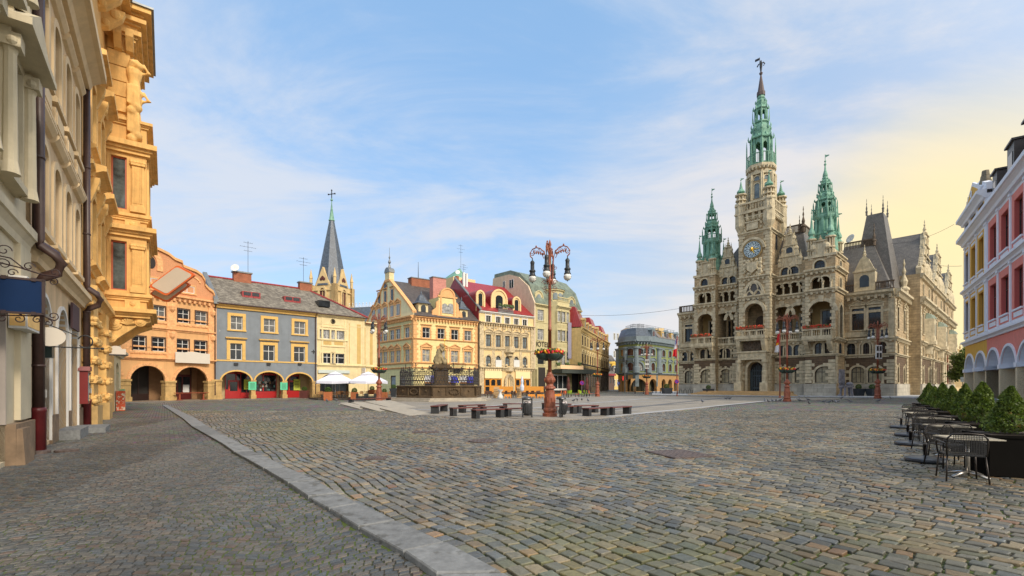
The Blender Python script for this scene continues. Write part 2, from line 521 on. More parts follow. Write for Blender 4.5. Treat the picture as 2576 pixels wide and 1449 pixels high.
def chimney(f,x0,x1,y0,y1,z0,z1,m=None):
 mb=MB()
 mb.box(x0,x1,y0,y1,z0,z1)
 mb.k=1
 mb.box(x0-.12,x1+.12,y0-.12,y1+.12,z1,z1+.16)
 return f.add('chimney',mb,[m or BRICK,ZINC])
# -- camera, sky, sun
CR['J']=(2.56,268.3,992.8)
CR['M']=(2.56,1274.6,992.8)
cam=bpy.data.objects.new('camera',bpy.data.cameras.new('camera'))
COL.objects.link(cam)
cam.location=(0,0,HH)
cam.rotation_euler=(pi/2,0,0)
cam.data.lens=36*FF/2576
cam.data.shift_y=(YH-724.5)/2576
cam.data.clip_start=.05
cam.data.clip_end=6000
S.camera=cam
S.view_settings.view_transform='Standard'
S.view_settings.look='None'
S.view_settings.exposure=EXPO=.5
S.view_settings.gamma=1
SUN_EL,SUN_AZ=radians(36),radians(138)
w=bpy.data.worlds.new('World')
S.world=w
w.use_nodes=True
N,L=w.node_tree.nodes,w.node_tree.links
bg=N['Background']
bg.inputs['Strength'].default_value=.1
sky=N.new('ShaderNodeTexSky')
sky.sky_type='NISHITA'
sky.sun_disc=False
sky.sun_elevation=SUN_EL
sky.sun_rotation=SUN_AZ
sky.air_density=1.1;sky.dust_density=1.2;sky.ozone_density=2.0
def nd(t,**kw):
 n=N.new(t)
 for k,v in kw.items():setattr(n,k,v)
 return n
def mth(op,a,b=None,c=None,clamp=False):
 n=nd('ShaderNodeMath',operation=op,use_clamp=clamp)
 for i,q in enumerate((a,b,c)):
  if q is None:continue
  if isinstance(q,(int,float)):n.inputs[i].default_value=q
  else :L.new(q,n.inputs[i])
 return n.outputs[0]
def vmix(f,a,b,mode='MIX'):
 n=nd('ShaderNodeMix',data_type='RGBA',blend_type=mode)
 for i,q in((0,f),(6,a),(7,b)):
  if isinstance(q,(int,float)):n.inputs[i].default_value=q
  elif isinstance(q,tuple):n.inputs[i].default_value=(*q,1)
  else :L.new(q,n.inputs[i])
 return n.outputs[2]
tc=nd('ShaderNodeTexCoord')
sp=nd('ShaderNodeSeparateXYZ');L.new(tc.outputs['Generated'],sp.inputs[0])
dx,dy,dz=sp.outputs
zz=mth('ADD',mth('MAXIMUM',dz,0.0),.18)
cb=nd('ShaderNodeCombineXYZ')
L.new(mth('DIVIDE',dx,zz),cb.inputs[0]);L.new(mth('DIVIDE',dy,zz),cb.inputs[1])
mp=nd('ShaderNodeMapping');mp.inputs['Rotation'].default_value=(0,0,radians(35));mp.inputs['Scale'].default_value=(.42,1.0,1);mp.inputs['Location'].default_value=(5.3,2.2,0)
L.new(cb.outputs[0],mp.inputs[0])
n1=nd('ShaderNodeTexNoise');n1.inputs['Scale'].default_value=2.3;n1.inputs['Detail'].default_value=9;n1.inputs['Roughness'].default_value=.62;n1.inputs['Distortion'].default_value=.5
L.new(mp.outputs[0],n1.inputs['Vector'])
n2=nd('ShaderNodeTexNoise');n2.inputs['Scale'].default_value=.55;n2.inputs['Detail'].default_value=5;n2.inputs['Distortion'].default_value=.3
L.new(mp.outputs[0],n2.inputs['Vector'])
sunny=nd('ShaderNodeVectorMath',operation='DOT_PRODUCT')
nv=nd('ShaderNodeVectorMath',operation='NORMALIZE');L.new(tc.outputs['Generated'],nv.inputs[0])
L.new(nv.outputs[0],sunny.inputs[0])
sunny.inputs[1].default_value=Vector((sin(radians(43))*cos(radians(9)),cos(radians(43))*cos(radians(9)),sin(radians(9))))
sd=sunny.outputs['Value']
near=nd('ShaderNodeMapRange',interpolation_type='SMOOTHSTEP');near.inputs[1].default_value=.72;near.inputs[2].default_value=1.0;L.new(sd,near.inputs[0])
core=nd('ShaderNodeMapRange',interpolation_type='SMOOTHSTEP');core.inputs[1].default_value=.95;core.inputs[2].default_value=1.0;L.new(sd,core.inputs[0])
low=nd('ShaderNodeMapRange',interpolation_type='SMOOTHSTEP');low.inputs[1].default_value=.55;low.inputs[2].default_value=.02;L.new(dz,low.inputs[0])
dens=mth('ADD',mth('MULTIPLY',n1.outputs['Fac'],.75),mth('MULTIPLY',n2.outputs['Fac'],.5))
dens=mth('ADD',dens,mth('MULTIPLY',near.outputs[0],.08))
cl=nd('ShaderNodeMapRange',interpolation_type='SMOOTHSTEP');cl.inputs[1].default_value=.54;cl.inputs[2].default_value=.8;cl.inputs[4].default_value=.85;L.new(dens,cl.inputs[0])
base=vmix(1.0,sky.outputs[0],(1.45,1.5,1.6),'MULTIPLY')
base=vmix(.62,base,(2.5,4.4,6.9))
veil=mth('ADD',mth('MULTIPLY',low.outputs[0],.34),mth('MULTIPLY',near.outputs[0],.42),None,True)
veilc=vmix(near.outputs[0],(4.4,5.3,6.3),vmix(low.outputs[0],(4.6,4.95,5.8),(6.1,5.5,4.5)))
base=vmix(veil,base,veilc)
cloud=vmix(near.outputs[0],(5.3,5.6,6.2),(6.3,5.95,5.75))
col=vmix(cl.outputs[0],base,cloud)
col=vmix(mth('MULTIPLY',core.outputs[0],.8),col,(8.2,6.7,3.2))
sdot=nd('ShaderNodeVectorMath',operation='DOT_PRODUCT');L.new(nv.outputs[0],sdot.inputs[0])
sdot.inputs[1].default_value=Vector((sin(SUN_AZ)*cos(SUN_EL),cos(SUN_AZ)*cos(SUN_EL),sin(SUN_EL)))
fill_glow=nd('ShaderNodeMapRange',interpolation_type='SMOOTHSTEP');fill_glow.inputs[1].default_value=.05;fill_glow.inputs[2].default_value=1.0;L.new(sdot.outputs['Value'],fill_glow.inputs[0])  # wide glow round the sun behind the camera, added to lift ambient light
col=vmix(mth('MULTIPLY',fill_glow.outputs[0],.6),col,(15.0,13.5,11.0))
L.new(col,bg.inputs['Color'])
sun=bpy.data.objects.new('sun',bpy.data.lights.new('sun','SUN'))
COL.objects.link(sun)
sun.data.energy=2.15
sun.data.angle=radians(9)
sun.data.color=(1,.89,.74)
sv=Vector((sin(SUN_AZ)*cos(SUN_EL),cos(SUN_AZ)*cos(SUN_EL),sin(SUN_EL)))
sun.rotation_euler=sv.to_track_quat('Z','Y').to_euler()
sun.location=sv*60
# -- ground
def attr_mat(name,rough,bump,scale=14.0,amb=1.0):
 m=bpy.data.materials.new(name);m.use_nodes=True
 n,l=m.node_tree.nodes,m.node_tree.links
 b=n['Principled BSDF']
 a=n.new('ShaderNodeAttribute');a.attribute_name='tone'
 t=n.new('ShaderNodeTexCoord')
 z=n.new('ShaderNodeTexNoise');z.inputs['Scale'].default_value=scale;z.inputs['Detail'].default_value=8;z.inputs['Roughness'].default_value=.75
 l.new(t.outputs['Object'],z.inputs['Vector'])
 r=n.new('ShaderNodeMapRange');r.inputs[1].default_value=.25;r.inputs[2].default_value=.75;r.inputs[3].default_value=.55;r.inputs[4].default_value=1.45
 l.new(z.outputs['Fac'],r.inputs[0])
 z2=n.new('ShaderNodeTexNoise');z2.inputs['Scale'].default_value=.35;z2.inputs['Detail'].default_value=4
 l.new(t.outputs['Object'],z2.inputs['Vector'])
 r2=n.new('ShaderNodeMapRange');r2.inputs[1].default_value=.3;r2.inputs[2].default_value=.7;r2.inputs[3].default_value=.68;r2.inputs[4].default_value=1.2
 l.new(z2.outputs['Fac'],r2.inputs[0])
 mu=n.new('ShaderNodeMath');mu.operation='MULTIPLY';l.new(r.outputs[0],mu.inputs[0]);l.new(r2.outputs[0],mu.inputs[1])
 x=n.new('ShaderNodeVectorMath');x.operation='SCALE'
 l.new(a.outputs['Color'],x.inputs[0]);l.new(mu.outputs[0],x.inputs['Scale'])
 l.new(x.outputs[0],b.inputs['Base Color'])
 b.inputs['Roughness'].default_value=rough
 bp=n.new('ShaderNodeBump');bp.inputs['Strength'].default_value=bump;bp.inputs['Distance'].default_value=.01
 l.new(z.outputs['Fac'],bp.inputs['Height']);l.new(bp.outputs[0],b.inputs['Normal'])
 return m
PAL=np.array([(.125,.124,.113),(.165,.155,.13),(.082,.086,.088),(.21,.172,.118),(.17,.128,.082),(.225,.15,.088),(.185,.172,.14),(.115,.118,.092),(.2,.118,.074),(.1,.113,.127)])
PW=np.array([22,18,13,11,9,2.5,11,11,1.2,12.0])
def setts(name,inside,origin,ang,ext,rw,wl,wh,inset,hmin,hmax,material,seed,bend=0.0,dark=1.0,pal=PAL,pw=PW,moss=0):
 g=np.random.default_rng(seed)
 ca,sa=cos(ang),sin(ang)
 C,Hs=[],[]
 y=-ext[1]
 while y<ext[1]:
  h=rw*g.uniform(.88,1.12)
  n=int(2*ext[0]/wl)
  ww=g.uniform(wl,wh,n)
  x1=np.cumsum(ww)-ext[0]+g.uniform(0,.3)
  x0=x1-ww
  C.append(np.stack([x0,x1,np.full(n,y),np.full(n,y+h)],1))
  y+=h
 C=np.concatenate(C)
 cx,cy=(C[:,0]+C[:,1])/2,(C[:,2]+C[:,3])/2
 def warp(px,py):
  qx=px+.05*np.sin(py*1.7)+.03*np.sin(py*4.3+px)
  qy=py+.05*np.sin(px*1.3+1)+.025*np.sin(px*3.1+py*.7)+bend*np.abs(np.sin(px*.9))
  return origin[0]+ca*qx-sa*qy,origin[1]+sa*qx+ca*qy
 wx,wy=warp(cx,cy)
 k=inside(wx,wy)
 C,cx,cy=C[k],cx[k],cy[k]
 n=len(C)
 hw,hh=(C[:,1]-C[:,0])/2-inset,(C[:,3]-C[:,2])/2-inset
 A=np.array([(-1,-.86),(-.89,-1),(.89,-1),(1,-.86),(1,.86),(.89,1),(-.89,1),(-1,.86)])
 jit=g.uniform(-.01,.01,(n,8,2))*(rw/.19)
 hz=g.uniform(hmin,hmax,n)
 tx,ty=g.normal(0,.025,n),g.normal(0,.025,n)
 V=[]
 for sc,dzv in((1.0,-.06),(.985,-.008),(.9,-.0008)):
  lx=A[None,:,0]*hw[:,None]*sc+jit[:,:,0]
  ly=A[None,:,1]*hh[:,None]*sc+jit[:,:,1]
  X,Y=warp(cx[:,None]+lx,cy[:,None]+ly)
  Z=hz[:,None]+dzv+tx[:,None]*lx+ty[:,None]*ly
  V.append(np.stack([X,Y,np.broadcast_to(Z,X.shape)],2))
 X,Y=warp(cx,cy)
 V.append(np.stack([X,Y,hz+.0006],1)[:,None,:])
 V=np.concatenate(V,1)
 nv_=25
 q=[]
 for a in range(2):
  for i in range(8):
   j=(i+1)%8
   q.append((a*8+i,a*8+j,a*8+8+j,a*8+8+i))
 tr=[(16+i,16+(i+1)%8,24)for i in range(8)]
 qi=(np.array(q)[None]+(np.arange(n)*nv_)[:,None,None]).reshape(n,-1)
 ti=(np.array(tr)[None]+(np.arange(n)*nv_)[:,None,None]).reshape(n,-1)
 loops=np.concatenate([qi,ti],1).ravel()
 starts1=np.concatenate([np.arange(16)*4,64+np.arange(8)*3])
 starts=(starts1[None]+(np.arange(n)*88)[:,None]).ravel()
 me=bpy.data.meshes.new(name)
 me.vertices.add(n*nv_);me.vertices.foreach_set('co',V.reshape(-1).astype(np.float32))
 me.loops.add(len(loops));me.loops.foreach_set('vertex_index',loops.astype(np.int32))
 me.polygons.add(len(starts));me.polygons.foreach_set('loop_start',starts.astype(np.int32))
 sm=np.tile(np.array([False]*24),n)
 me.polygons.foreach_set('use_smooth',sm)
 me.update(calc_edges=True)
 colr=pal[g.choice(len(pal),n,p=pw/pw.sum())]*g.uniform(.78,1.2,(n,1))*dark
 if moss:
  wx,wy=warp(cx,cy)
  q=np.sin(wx*.55+1.3*np.sin(wy*.31))+np.sin(wy*.47+1.1*np.sin(wx*.38+2))+.8*np.sin(wx*1.7+wy*1.3)*.6
  q=np.clip((q-.1)*.8,0,1)*np.clip((12-wx)/8,.15,1)*g.uniform(.2,1,n)
  colr=colr*(1-.58*q[:,None])+np.array([.12,.128,.03])*.58*q[:,None]
 colr=colr*np.array([1.05,1.01,.93])
 at_=me.attributes.new('tone','FLOAT_COLOR','POINT')
 buf=np.ones((n*nv_,4),np.float32);buf[:,:3]=np.repeat(colr,nv_,0)
 at_.data.foreach_set('color',buf.ravel())
 me.materials.append(material)
 me.validate()
 o=bpy.data.objects.new(name,me);COL.objects.link(o)
 return tag(o,kind='structure')
def poly_in(px,py,poly):
 r=np.zeros(px.shape,bool)
 n=len(poly)
 for i in range(n):
  x0,y0=poly[i][:2];x1,y1=poly[(i+1)%n][:2]
  c=((y0>py)!=(y1>py))&(px<(x1-x0)*(py-y0)/((y1-y0)if abs(y1-y0)>1e-9 else 1e-9)+x0)
  r^=c
 return r
KP=[((375,82),(412,82)),((490,160),(558,152)),((548,212),(640,207)),((652,272),(745,268)),((750,330),(858,327)),((820,382),(940,377)),((872,412),(1005,407)),((1010,492),(1160,487)),((1170,590),(1345,575)),((1300,682),(1488,660)),((1435,760),(1625,725)),((1625,882),(1860,838)),((1915,1045),(2180,985)),((2130,1200),(2545,1190))]
KG=[(ground('J',*a),ground('J',*b))for a,b in KP]
e0,e1=KG[-1]
dd=(KG[-1][0]-KG[-2][0]).normalized()
KG+=[(e0+dd*1.2,e1+dd*1.2),(e0+dd*4,e1+dd*4)]
f0,f1=KG[0]
df=(KG[0][0]-KG[1][0]).normalized()
KG=[(f0+df*4,f1+df*4)]+KG
kl=[tuple(a[:2])for a,b in KG]
kr=[tuple(b[:2])for a,b in KG]
granite=mat('kerb_granite',(.2,.205,.205),var=.3,scale=9,bump=.25,bscale=60,rough=.75,spots=(5.5,.6,(.12,.12,.112)))
island_tone(granite,.72,1.12)
mb=MB()
for(a,b),(c,d)in zip(KG[:-1],KG[1:]):
 t=(c-a).normalized()*.018
 jz=RND.uniform(-.008,.008)
 p=[a+t,b+t,d-t,c-t]
 ctr=(p[0]+p[1]+p[2]+p[3])/4
 q=[x+(ctr-x).normalized()*.02 for x in p]
 n=4
 vs=[(x.x,x.y,-.1)for x in p]+[(x.x,x.y,.05+jz)for x in p]+[(x.x,x.y,.065+jz)for x in q]
 mb.add(vs,[(i,(i+1)%4,4+(i+1)%4,4+i)for i in range(4)]+[(4+i,4+(i+1)%4,8+(i+1)%4,8+i)for i in range(4)]+[(8,9,10,11)])
tag(obj('kerb',mb,granite),kind='structure')
far_ang=[(5.2,24.2),(3.4,22.9),(1.6,22.3),(-.4,22.4),(-2.0,23.2),(-3.9,25.6),(-5.9,26.8),(-9.5,33),(-14.5,39.8),(-16.5,46),(-14,58),(-6,70),(10,78),(30,70),(44,60),(28,51),(21.5,44.5),(12.5,33),(6.9,26.9)]
PLAZA=far_ang
sw_poly=kl+[(-3,-3),(-30,-3),(-60,20),(-60,50)]
RAD=31.0
def near_view(x,y):
 return(y>1.2)&(np.abs(x)<y*1.14+4.5)&(y<RAD)
def sq_in(x,y):
 return near_view(x,y)&~poly_in(x,y,kr+[(-60,-10),(-60,60)])&~poly_in(x,y,PLAZA)
KANG=atan2(-.81,.59)
SETT=attr_mat('granite_setts',.42,.8,20)
setts('cobblestone_paving',sq_in,(6,16),KANG,(45,45),.158,.15,.24,.0115,.014,.03,SETT,3,moss=1)
PAL2=np.array([(.1,.104,.107),(.118,.116,.11),(.068,.074,.08),(.125,.112,.1),(.1,.088,.078),(.122,.092,.08),(.083,.097,.112)])
def sw_in(x,y):
 return near_view(x,y)&poly_in(x,y,sw_poly)&(y<24)
setts('sidewalk_setts',sw_in,(-8,10),radians(20),(34,34),.08,.075,.125,.0055,.0,.011,attr_mat('small_setts',.55,.6,24),5,bend=.55,pal=PAL2,pw=np.array([20,16,16,12,10,5,14.0]),dark=.92)
def ground_mat(name,c1,c2,cell,joint,moss=0.0):
 m=bpy.data.materials.new(name);m.use_nodes=True
 n,l=m.node_tree.nodes,m.node_tree.links
 b=n['Principled BSDF'];b.inputs['Roughness'].default_value=.7
 t=n.new('ShaderNodeTexCoord')
 mpn=n.new('ShaderNodeMapping');mpn.inputs['Rotation'].default_value=(0,0,-KANG);l.new(t.outputs['Object'],mpn.inputs[0])
 br=n.new('ShaderNodeTexBrick');l.new(mpn.outputs[0],br.inputs['Vector'])
 br.inputs['Scale'].default_value=1;br.inputs['Brick Width'].default_value=cell*1.15;br.inputs['Row Height'].default_value=cell;br.inputs['Mortar Size'].default_value=joint
 br.inputs['Color1'].default_value=(*c1,1);br.inputs['Color2'].default_value=(*c2,1);br.inputs['Mortar'].default_value=(.035,.038,.02,1)
 vo=n.new('ShaderNodeTexVoronoi');vo.inputs['Scale'].default_value=3.2;l.new(t.outputs['Object'],vo.inputs['Vector'])
 z=n.new('ShaderNodeTexNoise');z.inputs['Scale'].default_value=.3;z.inputs['Detail'].default_value=8;z.inputs['Roughness'].default_value=.7;l.new(t.outputs['Object'],z.inputs['Vector'])
 r=n.new('ShaderNodeMapRange');r.inputs[1].default_value=.3;r.inputs[2].default_value=.7;r.inputs[3].default_value=.72;r.inputs[4].default_value=1.25;l.new(z.outputs['Fac'],r.inputs[0])
 s1=n.new('ShaderNodeVectorMath');s1.operation='SCALE';l.new(br.outputs['Color'],s1.inputs[0]);l.new(r.outputs[0],s1.inputs['Scale'])
 hs=n.new('ShaderNodeMix');hs.data_type='RGBA';hs.blend_type='SOFT_LIGHT';hs.inputs[0].default_value=.6
 l.new(s1.outputs[0],hs.inputs[6]);l.new(vo.outputs['Color'],hs.inputs[7])
 o=hs.outputs[2]
 if moss:
  z2=n.new('ShaderNodeTexNoise');z2.inputs['Scale'].default_value=.5;z2.inputs['Detail'].default_value=7;l.new(t.outputs['Object'],z2.inputs['Vector'])
  r2=n.new('ShaderNodeMapRange');r2.inputs[1].default_value=.5;r2.inputs[2].default_value=.62;r2.inputs[4].default_value=moss;l.new(z2.outputs['Fac'],r2.inputs[0])
  m2=n.new('ShaderNodeMix');m2.data_type='RGBA';m2.inputs[7].default_value=(.06,.085,.018,1);l.new(r2.outputs[0],m2.inputs[0]);l.new(o,m2.inputs[6]);o=m2.outputs[2]
 l.new(o,b.inputs['Base Color'])
 bp=n.new('ShaderNodeBump');bp.inputs['Strength'].default_value=.5;bp.inputs['Distance'].default_value=.02
 l.new(br.outputs['Fac'],bp.inputs['Height']);bp.invert=True
 l.new(bp.outputs[0],b.inputs['Normal'])
 return m
mb=MB();mb.poly((-1500,-300,-.012),(1500,-300,-.012),(1500,2500,-.012),(-1500,2500,-.012))
tag(obj('ground',mb,ground_mat('far_setts',(.13,.13,.12),(.19,.168,.135),.16,.02,.0)),kind='structure')
mb=MB();mb.poly((-40,0,-.004),(42,0,-.004),(42,RAD+.1,-.004),(-40,RAD+.1,-.004))
bedm=mat('joint_soil',(.04,.036,.026),var=.5,scale=40,bump=.6,spots=(.5,.42,(.065,.095,.012)))
tag(obj('joint_bed',mb,bedm),kind='structure')
mb=MB();mb.hprism([p for p in[tuple(v)for v in kl[:6]]]+[(-60,20),(-60,70)],-.02,.003)
tag(obj('far_sidewalk',mb,ground_mat('far_small_setts',(.11,.105,.1),(.16,.135,.115),.13,.015,.5)),kind='structure')
mb=MB()
mb.hprism([Vector(p).to_tuple()for p in PLAZA],-.05,.028)
pz=mat('plaza_paving',(.29,.255,.205),rough=.7,var=.22,scale=.5,brick=(.12,.12,.012,.7,.1),flat=True,bump=.2)
tag(obj('plaza_paving',mb,pz),kind='structure')
mb=MB()
LM=gp(1383,24.75)
def strip(p,q,w0,z=.034):
 p,q=Vector(p),Vector(q)
 n=Vector((-(q-p).y,(q-p).x,0)).normalized()*w0
 mb.poly((*(p-n)[:2],z),(*(q-n)[:2],z),(*(q+n)[:2],z),(*(p+n)[:2],z))
for k,(p,q,w_)in enumerate([((5.0,25.0),(37,62),.28),((3.6,27.5),(30,66),.28),((-9,33.5),(1.0,28.5),.28),((.8,33),(22,68),.3),((-2.4,36),(12,71),.3),((4.2,32),(17,44),.22),((-8,41),(21,51),.25),((-10,58),(33,58.5),.3),((-1,29.2),(8,30.5),.25)]):
 mb.k=1 if k in(1,5)else 0
 strip((*p,0),(*q,0),w_,.034+.004*(k%5))
tag(obj('plaza_strip',mb,[mat('pale_strip',(.36,.36,.36),var=.15,scale=2),mat('dark_strip',(.12,.125,.13),var=.2,scale=2)]),kind='structure')
mb=MB()
mb.hprism([(LM.x+2.3*cos(a*pi/12),LM.y+2.3*sin(a*pi/12))for a in range(24)],0,.056)
tag(obj('lamp_paving_circle',mb,pz),kind='structure')
mb=MB()
mb.hprism([gp(1640,84).to_tuple(),gp(2318,62).to_tuple(),gp(2420,92).to_tuple(),gp(2390,130).to_tuple(),gp(1640,130).to_tuple()],-.02,.1)
tag(obj('town_hall_pavement',mb,mat('pale_slabs',(.4,.41,.42),var=.12,scale=.8,brick=(.8,.8,.015,.7,.06),flat=True)),kind='structure')
mb=MB()
mb.hprism([gp(300,41).to_tuple(),gp(545,51.5).to_tuple(),gp(800,59.5).to_tuple(),gp(800,66).to_tuple(),gp(300,60).to_tuple()],-.02,.09)
tag(obj('arcade_pavement',mb,mat('grey_slabs',(.17,.15,.125),var=.2,scale=.8,brick=(.6,.6,.015,.6,.08),flat=True)),kind='structure')
rust=mat('rusty_iron',(.1,.072,.062),rough=.55,var=.4,scale=12,bump=.5)
for nm,k,x,y,rr,lab in(('manhole_cover','B',1225,468,.42,'round rusty manhole cover in the setts before the lamp'),('manhole_cover','J',460,110,.0,0)):
 if not lab:continue
 p=ground(k,x,y)
 m_=MB();m_.lathe([(rr,-.02),(rr,.052),(rr*.9,.056),(rr*.88,.046),(rr*.2,.046),(rr*.18,.054),(.001,.054)],28,cap=False)
 for i in range(6):
  for j in range(6):
   a,b=(i-2.5)*.11,(j-2.5)*.11
   if sqrt(a*a+b*b)<rr*.8:m_.box(a-.03,a+.03,b-.03,b+.03,.046,.054)
 tag(obj(nm,m_,rust,loc=p),lab,'manhole cover')
for k,x,y,hw,hl,az,lab in(('M',1112,390,.55,.6,.3,'square checkered purple-brown cover plate flush in the setts'),('B',765,393,.45,.3,.2,'rectangular dark drain cover on the mossy side of the setts'),('J',1735,418,.22,.22,.1,'small dark iron drain grate right of the kerb'),('Q',960,1005,.3,.22,-.6,'tan drain plate beside the second drainpipe')):
 p=ground(k,x,y)
 m_=MB();m_.box(-hw,hw,-hl,hl,-.02,.044)
 m_.box(-hw+.03,hw-.03,-hl+.03,hl-.03,.044,.048)
 nx=7
 for i in range(nx):
  for j in range(nx):
   a=-hw+(i+.7)*2*hw/(nx+.4);b=-hl+(j+.7)*2*hl/(nx+.4)
   m_.box(a-hw*.07,a+hw*.07,b-hl*.07,b+hl*.07,.048,.053)
 o=obj('manhole_cover',m_,rust,loc=p);o.rotation_euler.z=az
 tag(o,lab,'manhole cover')
# -- the row of houses along the far side
def arcade(f,arches,wallm,backm,depth=3.2,z0=.1,rev=.7,trim=None,pier=None,impost=.18,tw=.22,key='arcade'):
 """arches: (x0, x1, top, rise)"""
 tr,pr,bk=MB(),MB(),MB()
 for a,b,t,r in arches:
  f.holes.append((a,b,z0,t,r))
  if trim:ring(tr,a,b,t-r,t,r,tw,-.07,0,foot=False)
 xs0,xs1=min(a[0]for a in arches),max(a[1]for a in arches)
 top=max(a[2]for a in arches)
 x0,x1=xs0-.6,xs1+.6
 bk.poly((x0,depth,z0),(x1,depth,z0),(x1,depth,top+.3),(x0,depth,top+.3))
 bk.poly((x0,rev,top+.3),(x1,rev,top+.3),(x1,depth,top+.3),(x0,depth,top+.3))
 for x in(x0,x1):bk.poly((x,rev,z0),(x,depth,z0),(x,depth,top+.3),(x,rev,top+.3))
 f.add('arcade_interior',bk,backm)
 if trim:f.add('arch_moulding',tr,trim)
 if pier:
  sp=[a[2]-a[3]for a in arches]
  ends=[(arches[0][0]-.9,arches[0][0])]+[(arches[i][1],arches[i+1][0])for i in range(len(arches)-1)]+[(arches[-1][1],arches[-1][1]+.9)]
  for i,(a,b)in enumerate(ends):
   z=sp[min(i,len(sp)-1)]
   p=MB()
   p.box(a-.03,b+.03,-.12,rev+.02,0,z)
   p.box(a-.1,b+.1,-.2,rev+.05,z-.02,z+impost)
   p.box(a-.1,b+.1,-.22,rev+.04,0,.55)
   p.box(a-.05,b+.05,-.16,rev+.03,z*.8,z*.84)
   f.add('pier',p,pier)
def gable_roof(f,x0,x1,ze,zr,sb,m,over=.4,name='roof',hipl=0.0,hipr=0.0,bdep=None):
 mb=MB()
 b=bdep or 2*sb
 A=[(x0,-over,ze-.12),(x1,-over,ze-.12),(x1,b,ze-.12),(x0,b,ze-.12),(x0+hipl,sb,zr),(x1-hipr,sb,zr)]
 mb.add(A,[(0,1,5,4),(2,3,4,5),(1,2,5),(3,0,4),(3,2,1,0)])
 return f.add(name,mb,m)
def gutter(f,x0,x1,z,y=-.45,downs=(),zb=.3):
 mb=MB()
 mb.tube([(x0,y,z),(x1,y,z)],.09,6)
 for x in downs:
  mb.tube([(x,y,z),(x,-.12,z-.6),(x,-.12,zb)],.07,6)
 return f.add('gutter',mb,PIPE)
def shopfront(f,a,b,z0,z1,y,fm,gm=GLASS,name='shopfront',door=None,panel=.7,nv=2,bw=.07):
 mb=MB()
 mb.box(a,b,y-.08,y,z0,z0+panel)
 mb.box(a,b,y-.1,y,z1-.25,z1)
 for i in range(nv+1):
  x=a+(b-a)*i/nv
  mb.box(max(a,x-bw),min(b,x+bw),y-.1,y-.001,z0,z1)
 o=f.add(name,mb,fm)
 g=MB();g.poly((a,y-.04,z0+panel),(b,y-.04,z0+panel),(b,y-.04,z1-.25),(a,y-.04,z1-.25))
 g=obj('pane',g,gm,o)
 if door:
  d=MB();d.box(door[0],door[1],y-.13,y-.1,z0,z0+2.2);d.k=1;d.box(door[0]+.2,door[1]-.2,y-.14,y-.13,z0+.9,z0+2.0)
  d=f.add('door',d,[fm,gm])
  h=MB();h.tube([(door[0]+.1,y-.2,z0+.95),(door[0]+.1,y-.2,z0+1.15)],.02,5);obj('handle',h,GOLD,d)
 return o
# ---- peach arcaded house with curved gable
peach=mat('peach_plaster',srgb(228,170,102),var=.1,scale=.6,stain=.3,bump=.12)
peach2=mat('peach_relief',srgb(236,170,104),var=.3,scale=5,bump=1.0,bscale=7,stain=.2)
peachd=mat('rose_roughcast',srgb(212,144,92),var=.15,scale=8,bump=.5)
sand=mat('sandstone_pier',srgb(196,158,90),var=.25,scale=2,stain=.6,bump=.3)
t,f=building('peach_house','peach baroque house with curved gable and two round arcade arches','house',gp(300,46),gp(541,54))
W=f.W
zc=f.Z('D',860,1020)
arcs=[]
for a,b,yt,ys in((-60,65,1080,1150),(150,445,1050,1140),(525,800,1062,1150)):
 xa,xb=f.X('D',a),f.X('D',b)
 arcs.append((xa,xb,f.Z('D',(a+b)/2,yt),min((xb-xa)/2,1.75)))
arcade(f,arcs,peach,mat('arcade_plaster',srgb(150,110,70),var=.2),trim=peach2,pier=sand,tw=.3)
sw=st(WHITE,GLASS,BROWNW,.08,nv=1,tr=.66,rec=.1,sill=False,fw=.05)
f.row('D',(228,389,592,741),592,832,942,sw,w=1.3)
f.row('D',(262,394,598,745),598,580,692,sw,w=1.25)
ze=f.Z('D',860,530)
gp_=[(280,62),(330,65),(400,90),(470,125),(520,165),(582,190),(590,225),(640,245),(700,268),(745,300),(772,345),(772,380),(800,412),(840,440),(852,470)]
gpt=[f.pt('D',*q)for q in gp_]
gx0=gpt[0][0]
pl=[(2*gx0-x,z)for x,z in gpt[::-1]]+gpt
pl=[(max(x,-.2),z)for x,z in pl]
mb=MB();mb.prism(pl+[(gpt[-1][0],ze-.1),(pl[0][0],ze-.1)],-.02,.5)
mb.k=1
for i in range(len(pl)-1):
 (xa,za),(xb,zb)=pl[i],pl[i+1]
 mb.add([(xa,-.22,za-.05),(xb,-.22,zb-.05),(xb,.55,zb-.05),(xa,.55,za-.05),(xa,-.22,za+.22),(xb,-.22,zb+.22),(xb,.55,zb+.22),(xa,.55,za+.22)],[(0,3,2,1),(4,5,6,7),(0,1,5,4),(1,2,6,5),(2,3,7,6),(3,0,4,7)])
f.add('gable',mb,[peachd,peach])
sg=st(WHITE,CURTAIN,peach,.16,flush=True,nv=1,tr=0)
for cx_,y0,y1,w_ in((322,315,402,1.9),(625,385,442,1.5)):
 x,z1=f.pt('D',cx_,y0);z0=f.Z('D',cx_,y1)
 f.win(x,z0,w_,z1-z0,0,sg)
mb=MB();x,z=f.pt('D',326,188)
mb.prism(arc(x,z,.4,.62,0,360,14)[:-1],-.06,-.02);f.add('oculus',mb,DARKIN)
mb=MB();ring(mb,x-.5,x+.5,z-.75,z+.75,.7,.55,-.12,-.02);ring(mb,x-2.4,x+2.4,z-3.0,z-2.2,.75,.2,-.12,-.02,foot=False)
x2,z2=f.pt('D',630,330);ring(mb,x2-1.2,x2+1.2,z2-.6,z2+.4,.6,.16,-.1,-.02,foot=False)
f.add('gable_relief',mb,peach2)
T=f.trim
f.corn(-.1,W,ze-.25,.45,.45,dent=.5)
z3=f.Z('D',860,790)
f.corn(0,W,z3-.1,.3,.25)
f.corn(0,W,zc-.1,.28,.3)
